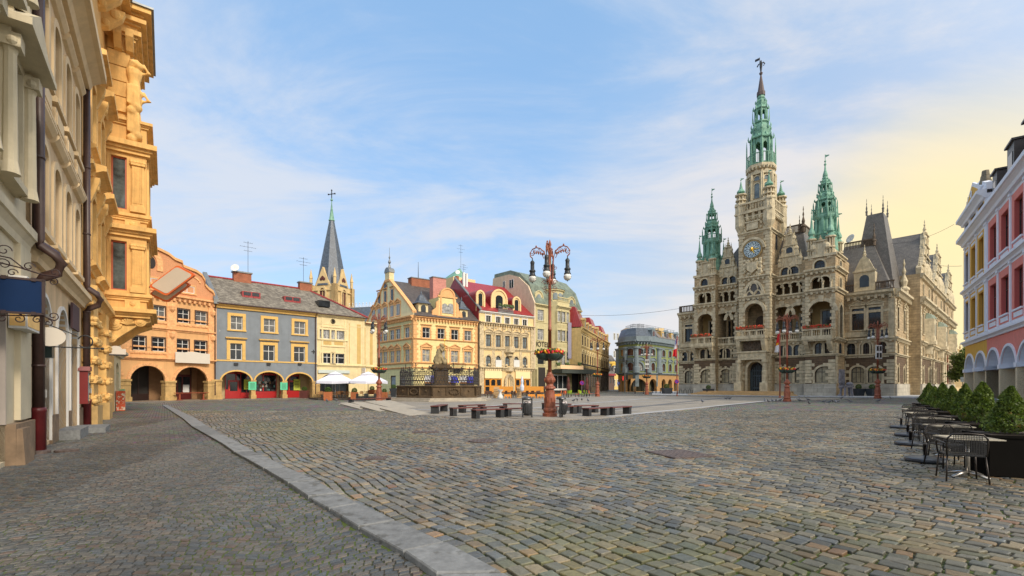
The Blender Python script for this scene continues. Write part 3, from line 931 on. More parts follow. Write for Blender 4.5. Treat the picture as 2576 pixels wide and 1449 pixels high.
for xx in(f.X('D',497),f.X('D',838),f.X('D',100),f.X('D',320)-99):
 if xx<0:continue
 T.box(xx-.45,xx+.45,-.1,0,zc+.2,ze-.3)
 for q in(z3-.9,ze-1.6):
  T.lathe([(.05,q),(.25,q+.25),(.3,q+.6),(.1,q+.8)],6,(xx,-.12))
for x0_,x1_ in((137,465),(515,815)):
 xa,xb=f.X('D',x0_),f.X('D',x1_)
 for q,h_ in((f.Z('D',665,1012)+.1,1.25),(f.Z('D',665,770)+.15,1.2)):
  T.box(xa,xb,-.06,0,q+h_-.16,q+h_)
  for k in range(8):
   T.ball((xa+(xb-xa)*(k+.5)/8,-.02,q+h_*.45),.22,6,4,(1.7,.4,.8))
f.build(0,W,.05,ze-.1,peach,dep=11,tmat=peach2)
gable_roof(f,-.1,W-.15,ze,f.Z('D',800,300,5.5),5.5,REDROOF,over=-.6)
xa,xb=arcs[1][:2]
shopfront(f,xa+.1,xb-.1,.1,4.0,3.1,mat('dark_portal_wood',(.03,.012,.008),rough=.4),DARKIN,nv=3)
xa,xb=arcs[2][:2]
mb=MB();ring(mb,xa+.5,xb-.2,.1,4.9,1.6,.12,3.0,3.1);f.add('shop_arch',mb,BROWNW)
shopfront(f,xa+.5,xb-.2,.1,2.9,3.05,mat('oxblood_wood',(.09,.012,.01),rough=.4),GLASS,nv=3,door=(xa+.7,xa+1.8))
mb=MB();mb.poly((xa+2.3,2.9,.9),(xb-.4,2.9,.9),(xb-.4,2.9,1.75),(xa+2.3,2.9,1.75));f.add('shop_poster',mb,WHITE)
x,z=f.pt('D',658,992)
mb=MB();mb.box(x-1.75,x+1.75,-.5,-.38,z-.5,z+.6);mb.prism([(x-.9,z+.6),(x+.9,z+.6),(x+.3,z+.72),(x-.3,z+.72)],-.48,-.4)
SIGNGREY=mat('blank_sign_face',srgb(214,203,186),var=.03,rough=.5)
o=obj('signboard',mb,SIGNGREY);o.matrix_world=f.mw
tag(o,'blank cream signboard above the right arch of the peach house','signboard')
mb=MB();xs,_=f.pt('D',685,1330,-1.0)
bt=thing('wooden_bench','red wooden bench standing in front of the peach house arch','bench',f.mw@Vector((xs,-.6,.1)),t.rotation_euler.z)
mb.box(-1.7,1.7,-.18,.18,.74,.8);obj('seat',mb,mat('red_bench_wood',(.3,.07,.03),rough=.5),bt)
for sx in(-1.2,1.2):
 mb=MB();mb.box(sx-.06,sx+.06,-.06,.06,.06,.74);mb.box(sx-.25,sx+.25,-.2,.2,0,.06);mb.box(sx-.3,sx+.3,-.05,.05,.66,.74);obj('leg',mb,bpy.data.materials['red_bench_wood'],bt)
# ---- grey house
grey=mat('blue_grey_plaster',srgb(126,134,142),var=.13,scale=.9,stain=.25,bump=.25,spots=(1.1,.71,srgb(188,190,188)))
ochre=mat('ochre_trim',srgb(224,178,84),var=.12,stain=.15)
oldtile=mat('old_shingles',(.2,.17,.14),rough=.9,var=.45,scale=2.2,brick=(.3,.26,.03,.5,.28),bump=.6,tint=(.3,.27,.22))
t,f=building('grey_house','blue-grey plastered house with ochre window frames and three low arches','house',gp(543,54),gp(797,61.7))
GR=f
W=f.W
arcs=[]
for a,b,yt in((80,262,1196),(284,452,1200),(472,630,1208)):
 xa,xb=f.X('E',a),f.X('E',b)
 arcs.append((xa,xb,f.Z('E',(a+b)/2,yt),1.15))
arcade(f,arcs,grey,mat('arcade_cream',srgb(196,170,120),var=.15),depth=2.6,trim=ochre,pier=sand,tw=.16)
s1=st(WHITE,GLASS,ochre,.32,nv=1,tr=.5,rec=.14)
s2=st(WHITE,GLASS,ochre,.34,head='flat',nv=1,tr=.62,rec=.14,sill=False)
f.row('E',(173,371,554),173,862,945,s1,w=1.42)
f.row('E',(170,368,552),170,1027,1126,s2,w=1.4)
ze=f.Z('E',60,803)
f.corn(0,W,ze-.15,.55,.5)
f.trim.box(0,W,-.06,0,f.Z('E',170,1132)-.08,f.Z('E',170,1132)+.08)
f.build(0,W,.05,ze,grey,dep=11,tmat=ochre)
zr=f.Z('E',57,630,5.5)
xr,zr2=f.pt('E',600,692,5.5)
mb=MB()
FX=f.X('E',948)
mb.add([(0,-.5,ze+.3),(W+.02,-.5,ze+.3),(W+.02,-.1,ze+.6),(xr,5.5,zr),(0,5.5,zr),(0,11,ze),(W,11,ze)],[(0,1,2,3,4),(4,3,6,5),(0,4,5),(2,6,3)])
f.add('roof',mb,oldtile)
mb=MB();mb.tube([(0,5.5,zr+.03),(xr,5.5,zr+.03)],.14,6);mb.box(-.25,.1,-.5,5.6,ze+.3,ze+.4)
f.add('roof_ridge',mb,REDROOF)
mb=MB();mb.add([(-.3,-.6,ze+.2),(.15,-.6,ze+.2),(.15,5.6,zr+.1),(-.3,5.6,zr+.1),(-.3,-.6,ze+.75),(.15,-.6,ze+.75),(.15,5.6,zr+.5),(-.3,5.6,zr+.5)],[(0,3,2,1),(4,5,6,7),(0,1,5,4),(1,2,6,5),(2,3,7,6),(3,0,4,7)])
f.add('fire_wall',mb,ZINC)
gutter(f,0,W,ze+.33,y=-.55,downs=(-.1,W-.2))
for cx_,cy_ in((253,742),(500,770)):
 x,z=f.pt('E',cx_,cy_,2.2)
 mb=MB();mb.box(x-1,x+1,1.5,2.6,z-.3,z+.42);mb.k=1;mb.box(x-.85,x-.08,1.46,1.5,z-.05,z+.34);mb.box(x+.08,x+.85,1.46,1.5,z-.05,z+.34)
 f.add('skylight',mb,[REDROOF,GLASS])
x,z=f.pt('E',205,640,5.5)
ch=chimney(f,x-1.0,x+1.0,5.1,5.9,zr-.5,zr+.95)
antenna(ch,(x+.7,5.5,zr+1),4.2);dish(ch,(x-.9,4.9,zr+1.35),.5)
x,z=f.pt('E',590,680,5.5)
ch=chimney(f,x-.9,x+.7,5.1,5.9,zr-.5,zr+.8);antenna(ch,(x-.3,5.5,zr+.8),3.6)
for i,(a,b,t_,r)in enumerate(arcs):
 if i==0:
  shopfront(f,a+.9,a+3.2,.1,3.3,2.5,RED,GLASS,nv=2,panel=1.1,door=(a+1.2,a+2.4))
  shopfront(f,b-.6,b+.9,.1,3.3,2.45,RED,GLASS,nv=1)
 elif i==1:
  shopfront(f,a,b,.1,3.2,2.5,RED,GLASS,nv=2,panel=.85)
 else :
  shopfront(f,a,a+2.4,.1,3.1,2.5,RED,GLASS,nv=2,panel=.9,door=(a+1.0,a+2.1))
rg_=random.Random(21)
for i,(a,b,t_,r)in enumerate(arcs):
 mb=MB()
 for k in range(34):
  mb.k=rg_.randrange(4);x=rg_.uniform(a+.2,b-.2);z=rg_.choice((1.0,1.45,1.9));q=rg_.uniform(.05,.14);mb.box(x-q,x+q,2.36,2.4,z,z+rg_.uniform(.12,.36))
 for z in(.98,1.43,1.88):mb.k=3;mb.box(a+.1,b-.1,2.38,2.41,z-.03,z)
 if i==1:f.add('window_display',mb,[mat('display_white',(.55,.53,.48)),mat('display_brown',(.2,.12,.06)),mat('display_teal',(.1,.25,.25)),mat('display_dark',(.06,.05,.05))])
LIME=mat('lime_poster',srgb(190,200,40),var=.05);MINT=mat('mint_poster',srgb(80,200,150),var=.05)
for k,(cx_,y0,y1,m_,yy)in enumerate(((268,1258,1308,MINT,-.16),(458,1262,1308,MINT,-.16),(240,1245,1305,LIME,2.2),(537,1243,1310,LIME,2.3))):
 x,z1=f.pt('E',cx_,y0,yy);z0=f.Z('E',cx_,y1,yy)
 mb=MB();mb.box(x-.42,x+.42,yy-.03,yy-.001,z0,z1)
 mb.k=1
 for q in range(5):mb.box(x-.25,x+.25,yy-.034,yy-.03,z0+(z1-z0)*(.2+q*.14),z0+(z1-z0)*(.24+q*.14))
 f.add('poster',mb,[m_,DARKIN])
for cx_ in(168,365,553):
 x,z=f.pt('E',cx_,1152);mb=MB();mb.box(x-.22,x+.22,-.2,0,z-.12,z+.14);f.add('floodlight',mb,IRON)
x,z=f.pt('E',637,1077);mb=MB();mb.box(x-.25,x+.25,-.08,0,z-.05,z+.05);mb.box(x-.05,x+.05,-.08,0,z-.25,z+.25);f.add('wall_anchor',mb,IRON)
# ---- yellow low house and its narrow neighbour
cream=mat('cream_plaster',srgb(228,206,150),var=.12,stain=.25,bump=.12)
creamd=mat('ochre_panel',srgb(206,168,88),var=.1,stain=.2)
t,f=building('low_yellow_house','low pale yellow house with paired windows behind the parasols','house',gp(797,61.7),gp(917,66.3))
W=f.W
ze=f.Z('E',670,853)
sy=st(WHITE,GLASS,cream,.2,nv=1,tr=.6,rec=.14)
f.row('E',(720,789),720,945,1000,st(WHITE,CURTAIN,cream,.22,nv=1,tr=0,rec=.12),w=2.0)
f.row('E',(721,787),721,1086,1148,sy,w=1.75)
zg=f.Z('E',660,1165)
xa,xb=f.X('E',668),f.X('E',850)
f.holes.append((xa,xb,.1,f.Z('E',757,1208),1.6))
ring(f.trim,xa,xb,.1,f.Z('E',757,1208),1.6,.25,-.06,0)
for x_ in(845,940,690,828):f.trim.box(f.X('E',x_)-.12,f.X('E',x_)+.12,-.06,0,zg,ze-.3)
for y_ in(927,1007,1043,1155):f.trim.box(f.X('E',683),f.X('E',832),-.1,0,f.Z('E',720,y_)-.08,f.Z('E',720,y_)+.08)
f.corn(0,W,ze-.2,.4,.4)
f.corn(0,W,zg,.25,.2)
f.trim.box(0,W,-.04,0,f.Z('E',760,915)-.05,f.Z('E',760,915)+.05)
mb=MB()
for a,b in((900,922),(848,855)):
 mb.box(f.X('E',a),f.X('E',b),-.03,-.001,zg+.5,ze-.8)
for x0_,x1_,y0_,y1_ in((697,745,1012,1036),(763,815,1015,1038)):
 a,z1=f.pt('E',x0_,y0_);b,z0=f.pt('E',x1_,y1_);mb.box(a,b,-.03,-.001,z0,z1)
x,z=f.pt('E',755,895);f.add('wall_panel',mb,creamd)
mb=MB();mb.lathe([(.35,-.06),(.35,0)],14);o=f.add('oculus',mb,DARKIN,M=Matrix.Translation((x,0,z))@Matrix.Rotation(pi/2,4,'X'))
f.build(0,W,.05,ze,cream,dep=9,tmat=cream)
shopfront(f,xa+.1,xb-.1,.1,4.6,.6,mat('dark_shop_frame',(.03,.03,.028)),GLASS,nv=4)
mb=MB()
e=[f.inv@(GR.mw@Vector(q))for q in((W*0+GR.W,-.1,GR.Z('E',60,803)+.6),(xr,5.5,zr),(GR.W,11,ze))]
mb.add([e[0],(W+.3,-.45,ze+.1),e[1],(W+.3,9,ze+.1),e[2],(0,-.45,ze+.1)],[(0,5,1),(0,1,2),(1,3,2),(3,4,2)])
f.add('roof',mb,oldtile)
mb=MB();mb.tube([e[1],(W+.3,-.4,ze+.2)],.16,6);f.add('roof_ridge',mb,REDROOF)
x,z=f.pt('E',687,787,1.8);mb=MB();mb.box(x-.75,x+.75,.9,2.2,z-.5,z+.3);f.add('skylight',mb,GLASS)
gutter(f,0,W+.3,ze+.1,downs=())
for a,b,y0_,y1_,nm,m_ in((663,853,1186,1209,'fascia_board',mat('pale_grey_board',srgb(196,206,198),var=.03)),):
 xa,z1=f.pt('E',a,y0_);xb,z0=f.pt('E',b,y1_)
 mb=MB();mb.box(xa,xb,-.2,-.08,z0,z1);f.add(nm,mb,m_)
x,z=f.pt('E',927,1195);mb=MB();mb.box(x-.03,x+.03,-1.1,-.1,z-.45,z+.45)
f.add('projecting_sign',mb,[mat('white_sign',(.75,.74,.75),var=.02)])
t,f=building('narrow_cream_house','narrow cream house with ochre stripes right of the low yellow house','house',gp(917.4,67.3),gp(948,69))
W=f.W;ze=f.Z('E',960,905)
f.corn(0,W,ze-.2,.35,.3);f.corn(0,W,zg,.25,.2)
mb=MB()
for a,b in((942,950),(978,994)):mb.box(f.X('E',a),f.X('E',b),-.03,-.001,zg+.5,ze-.7)
f.add('wall_panel',mb,creamd)
f.build(0,W,.05,ze,cream,dep=8,tmat=cream)
gable_roof(f,0,W,ze,ze+.8,4,REDROOF)
# ---- church behind
d=118.0
ccx,ccy=U('E',747,700)
cp=gp(ccx,d+4)
sc_=d/FF/2.4007
chz=lambda y:HH+(YH-(436+y/2.4007))*d/FF
church=mat('church_stone',srgb(218,186,124),var=.15,scale=.8,stain=.3)
t=thing('church','tall church tower with slate spire and green copper tip behind the grey house','church',cp,radians(-16))
hw=94*sc_
zt,zb=chz(672),0
mb=MB();mb.box(-hw*.9,hw*.9,-hw*.9,hw*.9,zb,zt)
for a in range(4):
 mb.T=Matrix.Rotation(a*pi/2,4,'Z')
 mb.prism([(-hw*.55,zt),(hw*.55,zt),(0,chz(560))],-hw*.92,-hw*.3)
 ring(mb,-.75*1.1,.75*1.1,chz(800),chz(690),1.2,.5,-hw*.9-.3,-hw*.9+.05)
 for sx in(-1,1):mb.box(sx*hw*.9-.55,sx*hw*.9+.55,-hw*.9-.55,-hw*.9+.55,zb,zt+.2)
 mb.lathe([(.36,zt),(.36,zt+1.8),(.46,zt+1.9),(.04,zt+4.2)],8,(hw*.9,hw*.9))
 mb.box(-hw,hw,-hw*.98,-hw*.85,chz(705),chz(700))
mb.T=None
obj('tower',mb,church,t)
for a in range(4):
 T_=Matrix.Rotation(a*pi/2,4,'Z')
 m2=MB();m2.T=T_
 o_=outline(-.82,.82,chz(785),chz(690),1.2)
 m2.add([(x,-hw*.9-.03,z)for x,z in o_],[tuple(range(len(o_)))[::-1]])
 for k in range(3):m2.ball((-.4+.4*k,-hw*.92-.05,chz(635)+(.4 if k==1 else 0)),.42,8,5,(1,.3,1))
 m2.k=1
 m2.box(-.07,.07,-hw*.9-.1,-hw*.9-.031,chz(785),chz(690)-.2)
 obj('belfry_window',m2,[mat('red_louvre',(.1,.03,.025)),church],t)
slateb=mat('blue_slate',(.075,.095,.125),rough=.45,var=.25,brick=(.35,.3,.02,.7,.25))
mb=MB();n8=pi/8
mb.lathe([(hw*1.02,zt),(hw*.8,chz(565)),(hw*.77,chz(552)),(hw*.16,chz(252))],8,a0=n8);obj('spire',mb,slateb,t)
mb=MB();mb.lathe([(hw*.2,chz(254)),(hw*.2,chz(248)),(hw*.16,chz(244)),(hw*.06,chz(175)),(.12,chz(150)),(.09,chz(130)),(.3,chz(127)),(.3,chz(120)),(.09,chz(116)),(.07,chz(70))],8,a0=n8);obj('spire_tip',mb,COPPER,t)
mb=MB();z=chz(86);mb.box(-.8,.8,-.08,.08,z-.08,z+.08);mb.box(-.08,.08,-.08,.08,z-1.6,z+.9)
for q in((-.95,z),(.95,z),(0,z+.95)):mb.ball((q[0],0,q[1]),.22,6,4)
obj('cross',mb,IRON,t)
t2=MB();zr_=chz(797)
t2.add([(0,-5,zr_-5.5),(34,-5,zr_-5.5),(34,1,zr_),(0,1,zr_),(0,7,zr_-5.5),(34,7,zr_-5.5)],[(0,1,2,3),(3,2,5,4),(1,5,2)])
t2.box(0,34,-4.6,6.6,0,zr_-5.4)
obj('nave',t2,slateb,t)
m2=MB()
for k in range(34):m2.tube([(k+.2,1,zr_),(k+.5,1,zr_+.9),(k+.8,1,zr_)],.06,4);m2.ball((k+.5,1,zr_+1),.16,5,4)
obj('roof_cresting',m2,WHITE,t)
# ---- yellow corner house with gable
yell=mat('pale_yellow_plaster',srgb(232,214,142),var=.1,stain=.2,brick=(40,.5,.022,.72,0),bump=.3)
yside=mat('cream_gable_plaster',srgb(232,220,168),var=.1,stain=.25)
oran=mat('orange_trim',srgb(228,170,102),var=.12,stain=.2)
t,f=building('yellow_corner_house','yellow corner house with orange quoins, stepped side gable and ornate roof dormer','house',gp(1040.3,85),gp(1201.3,93.2))
W=f.W
ze=f.Z('G',490,545)
s1=st(WHITE,GLASS,oran,.24,head='flat',nv=1,tr=.55,quo=True,rec=.14)
s2=st(cream,CURTAIN,oran,.28,head='tri',nv=1,tr=.6,rec=.14)
f.row('G',(599,734,858,976),599,647,742,s1,w=1.35)
f.row('G',(599,746,857,976),599,846,958,s2,w=1.4)
for y_ in(748,968,1012):f.corn(0,W,f.Z('G',490,y_)-.1,.25,.25)
f.corn(0,W,ze-.45,.6,.6,dent=.6)
quoins(f.trim,0,f.Z('G',490,1010),ze-.5,w=.9,h=.45);quoins(f.trim,W,f.Z('G',490,1010),ze-.5,w=.75,h=.45,sx=-1)
zs=f.Z('G',600,1080)
for a,b in((585,700),(780,870),(905,1030)):
 f.holes.append((f.X('G',a),f.X('G',b),.3,zs,0))
f.build(0,W,.05,ze,yell,rev=.35,tmat=oran)
BLUEA=mat('blue_awning',(.02,.03,.42),rough=.5)
for a,b in((585,700),(780,870),(905,1030)):
 xa,xb=f.X('G',a),f.X('G',b)
 shopfront(f,xa,xb,.3,zs-1.2,.34,WOODO,GLASS,nv=2,panel=.4)
 mb=MB();mb.box(xa,xb,.05,.3,zs-1.2,zs)
 mb.k=1;mb.xprism([(0,zs-.1),(-.5,zs-.3),(-.9,zs-.8),(-1.0,zs-1.35),(-.05,zs-1.35)],xb-(xb-xa)*.5,xb)
 f.add('awning',mb,[mat('white_awning',(.7,.7,.72)),BLUEA])
x0_,x1_=f.X('G',810),f.X('G',935);zb_=f.Z('G',870,1018)
mb=MB();mb.box(x0_,x1_,-.9,0,zb_-.1,zb_)
for i in range(15):
 x=x0_+(x1_-x0_)*i/14
 mb.tube([(x,-.85,zb_),(x,-1.0,zb_+.35),(x,-.85,zb_+.9)],.025,4)
mb.tube([(x0_,-.85,zb_+.9),(x1_,-.85,zb_+.9)],.04,4)
mb.xprism([(0,zb_-.1),(-.8,zb_-.12),(-.3,zb_-.8),(0,zb_-.9)],(x0_+x1_)/2-.6,(x0_+x1_)/2+.6)
f.add('balcony',mb,IRON)
P2=gp(919,99)
q2=f.inv@P2
ang=atan2(-q2.y,-q2.x)
g=f.side(q2.x,q2.y,ang,sqrt(q2.x**2+q2.y**2))
L=g.W
n1_=st(WHITE,GLASSB,oran,.22,head='flat',nv=1,tr=.55,rec=.12);n2_=st(cream,CURTAIN,oran,.24,head='tri',nv=1,tr=.6,rec=.12)
g.row('G',(185,228,291,345,428),428,648,740,n1_,w=1.5)
g.row('G',(185,228,291,345,428),428,846,958,n2_,w=1.5)
for y_ in(748,968,1012):g.corn(0,L,f.Z('G',490,y_)-.1,.25,.25)
g.corn(0,L,ze-.45,.6,.6,dent=.6)
quoins(g.trim,L,f.Z('G',490,1010),ze-.5,w=.9,h=.45,sx=-1)
for a in(300,385):g.holes.append((g.X('G',a)-1.0,g.X('G',a)+1.0,.4,zs,0))
g.build(0,L,.05,ze,mat('shaded_side_plaster',srgb(222,214,150),var=.1,stain=.25,brick=(40,.5,.022,.72,0)),tmat=oran)  # the front's yellow plaster again, with this side's shade put into the colour
for a in(300,385):shopfront(g,g.X('G',a)-1,g.X('G',a)+1,.4,zs,.2,mat('brown_frame',(.08,.05,.03)),GLASSB,nv=1)
ax,az=g.pt('G',250,222)
gpts=[(g.X('G',50),ze),(L,ze),(L,ze+.9)]+[(L+(ax+.9-L)*k,ze+.9+(az-ze-.9)*(k**.93))for k in(.15,.35,.6,.85,1)]+[(ax-.9,az)]+[(ax-.9+(0-ax+.9)*k,az+(ze-az)*(k**1.0))for k in(.2,.5,.8,.95)]
mb=MB();mb.prism(gpts,0,.5);g.add('gable',mb,yside)
mb=MB()
for i in range(2,len(gpts)-1):
 (xa,za),(xb,zb2)=gpts[i],gpts[i+1]
 mb.add([(xa,-.2,za-.3),(xb,-.2,zb2-.3),(xb,.6,zb2-.3),(xa,.6,za-.3),(xa,-.2,za+.15),(xb,-.2,zb2+.15),(xb,.6,zb2+.15),(xa,.6,za+.15)],[(0,3,2,1),(4,5,6,7),(0,1,5,4),(1,2,6,5),(2,3,7,6),(3,0,4,7)])
g.add('gable_coping',mb,oran)
mb=MB();mb.box(ax-.85,ax+.85,-.1,.9,az-.2,az+1.5);mb.k=1;mb.prism(arc(ax,az+1.5,1.0,1.0,180,0,10),-.2,1.0)
mb.lathe([(.3,az+2.5),(.12,az+3.2),(.3,az+3.6),(.07,az+4.2),(.18,az+4.5),(.05,az+4.8),(.03,az+6.4)],8,(ax,.4))
g.add('gable_finial',mb,[cream,ZINC])
sgw=st(WHITE,GLASSB,oran,.2,head='tri',flush=True,nv=1,tr=0)
for c_ in(125,175,230,291,347):x,z=g.pt('G',c_,540);g.win(g.X('G',c_),g.Z('G',347,538),1.35,2.1,0,sgw)
sgw2=st(WHITE,GLASS,oran,.18,head='flat',flush=True,nv=0,tr=0)
for c_ in(175,230,292):g.win(g.X('G',c_),g.Z('G',230,425),1.1,2.3,0,sgw2)
x,z=g.pt('G',233,281);mb=MB();mb.lathe([(.8,-.06),(.62,-.12),(.6,.0)],16);mb.k=1;mb.lathe([(.6,.03),(.01,.04)],16);g.add('oculus',mb,[oran,GLASS],M=Matrix.Translation((x,-.06,z))@Matrix.Rotation(pi/2,4,'X'))
zr=az+.1
rp=f.inv@(g.mw@Vector((ax,.3,zr)))
bk=f.inv@(g.mw@Vector((0,.3,ze)))
mb=MB()
sb=rp.y
mb.add([(.0,-.5,ze+.1),(W+.1,-.5,ze+.1),(W+.1,sb,zr),(rp.x,sb,zr),(W+.1,2*sb,ze),(bk.x,bk.y,ze),(.25,.3,ze+.9)],[(0,1,2,3,6),(3,2,4,5),(1,4,2)])
f.add('roof',mb,mat('brown_slate',(.085,.072,.068),rough=.6,var=.3,brick=(.3,.25,.02,.6,.2)))
mb=MB();mb.box(0,W,.2,2.6,ze,ze+.3)
for c_,ap,y0_,y1_,hw_ in((567,(557,320),432,540,.95),(933,(920,380),488,575,.85)):
 x,z1=f.pt('G',c_,y0_,.8);z0=ze
 za=f.Z('G',ap[0],ap[1],1.5)
 mb=MB();mb.box(x-hw_,x+hw_,.5,3.4,z0,z1)
 mb.k=1
 mb.lathe([(hw_*2.1,z1),(hw_*1.2,z1+.5),(hw_*.5,z1+1.6),(.12,za-.6),(.16,za-.4),(.03,za+.2)],4,(x,1.4),a0=pi/4)
 mb.k=2;mb.prism(outline(x-hw_*.5,x+hw_*.5,z0+.5,z1-.3,.4),.42,.5)
 f.add('dormer',mb,[cream,slateb,GLASS])
xa,xb=f.X('G',715),f.X('G',872)
z2,z3=f.Z('G',790,380,.2),f.Z('G',790,345,.2)
mb=MB();mb.box(xa,xb,.1,4,ze,z2);mb.k=1
mb.box(xa-.2,xb+.2,-.1,.2,z2,z2+.3);mb.box(xa-.4,xb+.4,-.1,.3,ze,ze+.7)
mb.prism(arc((xa+xb)/2,z2+.3,(xb-xa)*.36,1.3,180,0,12),0,.5);ring(mb,(xa+xb)/2-(xb-xa)*.36,(xa+xb)/2+(xb-xa)*.36,z2+.3,z2+1.6,1.3,.25,-.12,.6,foot=False)
for sg in(-1,1):
 xc=(xa+xb)/2+sg*(xb-xa)*.5
 mb.prism([(xc,ze+.6),(xc+sg*1.4,ze+.6),(xc+sg*1.3,ze+1.4),(xc+sg*.6,ze+1.9),(xc+sg*.5,ze+3),(xc,ze+3.4)],.0,.4)
 mb.box(xc-sg*.45-.18,xc-sg*.45+.18,-.06,.1,ze+.7,z2)
mb.k=2
for c_ in(770,823):
 x=f.X('G',c_);mb.prism(outline(x-.62,x+.62,ze+1.1,f.Z('G',c_,432,.2),.6),.02,.1)
f.add('ornate_dormer',mb,[yell,oran,CURTAIN])
x,z=f.pt('G',543,220,sb);chimney(f,x-2.2,x+2.2,sb-.8,sb+.8,zr-2.5,z+.1)
x,z=f.pt('G',708,205,3.5);ch=chimney(f,x-1.4,x+1.4,2.9,4.3,ze+2,z,mat('pink_brick',(.5,.22,.18),brick=(.3,.1,.015,1.1,.15)))
x,z=f.pt('G',528,200,sb);mb=MB();mb.tube([(x,sb,zr-1),(x,sb,f.Z('G',533,55,sb))],[.12,.03],5);f.add('mast',mb,IRON)
f.body(0,W,.05,ze,12,MB())
gutter(f,0,W,ze+.1,y=-.6,downs=(W+.05,))
# ---- red-roofed house with carved front
buff=mat('buff_plaster',srgb(236,204,140),var=.1,stain=.2)
carv=mat('carved_stone',srgb(206,184,142),var=.4,scale=3,bump=1.0,bscale=5,stain=.5)
t,f=building('red_roofed_house','buff house with bright red metal roof, round dormers and carved stone front','house',gp(1205.7,93.3),gp(1342.8,102))
W=f.W
ze=f.Z('H',95,585)
cols=(155,225,290,354,415)
f.row('H',cols,155,618,666,st(WHITE,GLASS,WHITE,.18,nv=1,tr=0,rec=.1,head=None),w=1.0)
for c_ in cols:
 x=f.X('H',c_);z=f.Z('H',155,618)+.2
 ring(f.trim,x-.62,x+.62,z,z+.6,.6,.2,-.06,0,foot=False)
f.row('H',cols,157,752,838,st(BROWNW,GLASSB,carv,.26,nv=1,tr=.68,rec=.16,head='seg'),w=1.1)
f.row('H',cols,157,903,985,st(BROWNW,GLASSB,carv,.28,nv=1,tr=.6,rec=.16),w=1.1,semi=True)
za,zb_,zc_=f.Z('H',95,675),f.Z('H',95,860),f.Z('H',95,1000)
f.corn(0,W,ze-.3,.4,.45);
f.build(0,W,.05,ze,buff,rev=.2,dep=11,tmat=WHITE)
f.trim=MB()
f.corn(0,W,za,.45,.6,dent=.6);f.corn(0,W,zb_,.5,.3);f.corn(0,W,zc_,.5,.5,dent=.5)
for x in(.5,W-.5):f.trim.box(x-.5,x+.5,-.18,0,.05,za)
for i in range(4):
 x=(f.X('H',cols[i])+f.X('H',cols[i+1]))/2
 f.trim.lathe([(.16,zb_+.5),(.12,zb_+.9),(.12,za-.6),(.2,za-.2)],8,(x,-.12));f.trim.box(x-.35,x+.35,-.08,0,zc_+.4,zb_)
xa,xb=f.X('H',268),f.X('H',338)
f.trim.hprism([(xa,0),(xa+.6,-1.1),(xb-.6,-1.1),(xb,0)],zb_-.3,zb_+.9)
f.trim.hprism([(xa+.5,0),(xa+.8,-.6),(xb-.8,-.6),(xb-.5,0)],zb_-1.0,zb_-.3)
f.trim.hprism([(xa+.3,0),(xa+.8,-.7),(xb-.8,-.7),(xb-.3,0)],zc_-.3,zc_+.6)
for k in range(26):
 f.trim.ball((W*(k+.5)/26,-.02,za-.55 if k%2 else zc_+.95),.32,6,4,(1.2,.5,.8))
f.add('carved_stonework',f.trim,carv)
mb=MB()
for c_ in(166,235,302,426):x,z=f.pt('H',c_,708+(c_-166)*.11);mb.ball((x,-.02,z),.45,10,5,(1,.35,1))
f.add('medallion',mb,carv)
zs=f.Z('H',128,1065)
for a,b in((125,248),(345,450)):
 xa,xb=f.X('H',a),f.X('H',b)
 shopfront(f,xa,xb,.1,zs,-.02,WOODO,GLASS,nv=3,panel=.5,name='orange_shopfront',bw=.2)
 mb=MB();ring(mb,(xa+xb)/2-.8,(xa+xb)/2+.8,zs-1.5,zs-.2,1.2,.14,-.2,-.13,foot=False);mb.box(xa,xb,-.16,-.12,zs-1.65,zs-1.45);f.add('orange_transom',mb,WOODO)
 mb=MB();mb.xprism([(-.1,zs),(-.28,zs),(-.2,zs+2.3),(-.1,zs+2.3)],xa,xb);f.add('fascia_awning',mb,mat('cream_awning',srgb(246,222,160),var=.03))
xa,xb=f.X('H',262),f.X('H',332)
mb=MB()
for k in range(4):ring(mb,xa+k*.18+.3,xb-k*.18-.3,.05,f.Z('H',297,1040)-k*.2,(xb-xa)/2+.4,.2,-.5+k*.12,0)
f.add('portal',mb,carv)
mb=MB();mb.box(xa+.9,xb-.9,-.06,-.01,.1,5.6);mb.k=1;mb.box(xa+1.2,xb-1.2,-.08,-.06,.1,3.6);f.add('door',mb,[buff,mat('brown_door',(.14,.05,.02))])
for c_ in(225,354):
 x,z1=f.pt('H',c_,935);z0=f.Z('H',c_,985);mb=MB();mb.box(x-.75,x+.75,-.2,-.14,z0,z1);f.add('window_banner',mb,WHITE)
sb=9.0
rx,zr=f.pt('G',770,200,sb)
pts=[(0,ze+.2),(sb,zr),(sb+8,ze+.2)]
mb=MB();mb.xprism([(-.3,ze+.2)]+pts[1:],0,W);f.add('roof',mb,REDROOF)
mb=MB();mb.xprism([(.2,f.Z('G',1060,600)),(.2,ze+.4),(sb,zr+.35),(sb+8,ze+.4),(sb+8,5)],-.12,-.0);f.add('fire_wall',mb,REDROOF)
mb=MB();mb.add([(-.3,-.5,ze+.25),(.25,-.5,ze+.25),(.25,sb,zr+.3),(-.3,sb,zr+.3),(-.3,-.5,ze+.5),(.25,-.5,ze+.5),(.25,sb,zr+.55),(-.3,sb,zr+.55)],[(0,3,2,1),(4,5,6,7),(0,1,5,4),(1,2,6,5),(2,3,7,6),(3,0,4,7)]);f.add('verge',mb,ZINC)
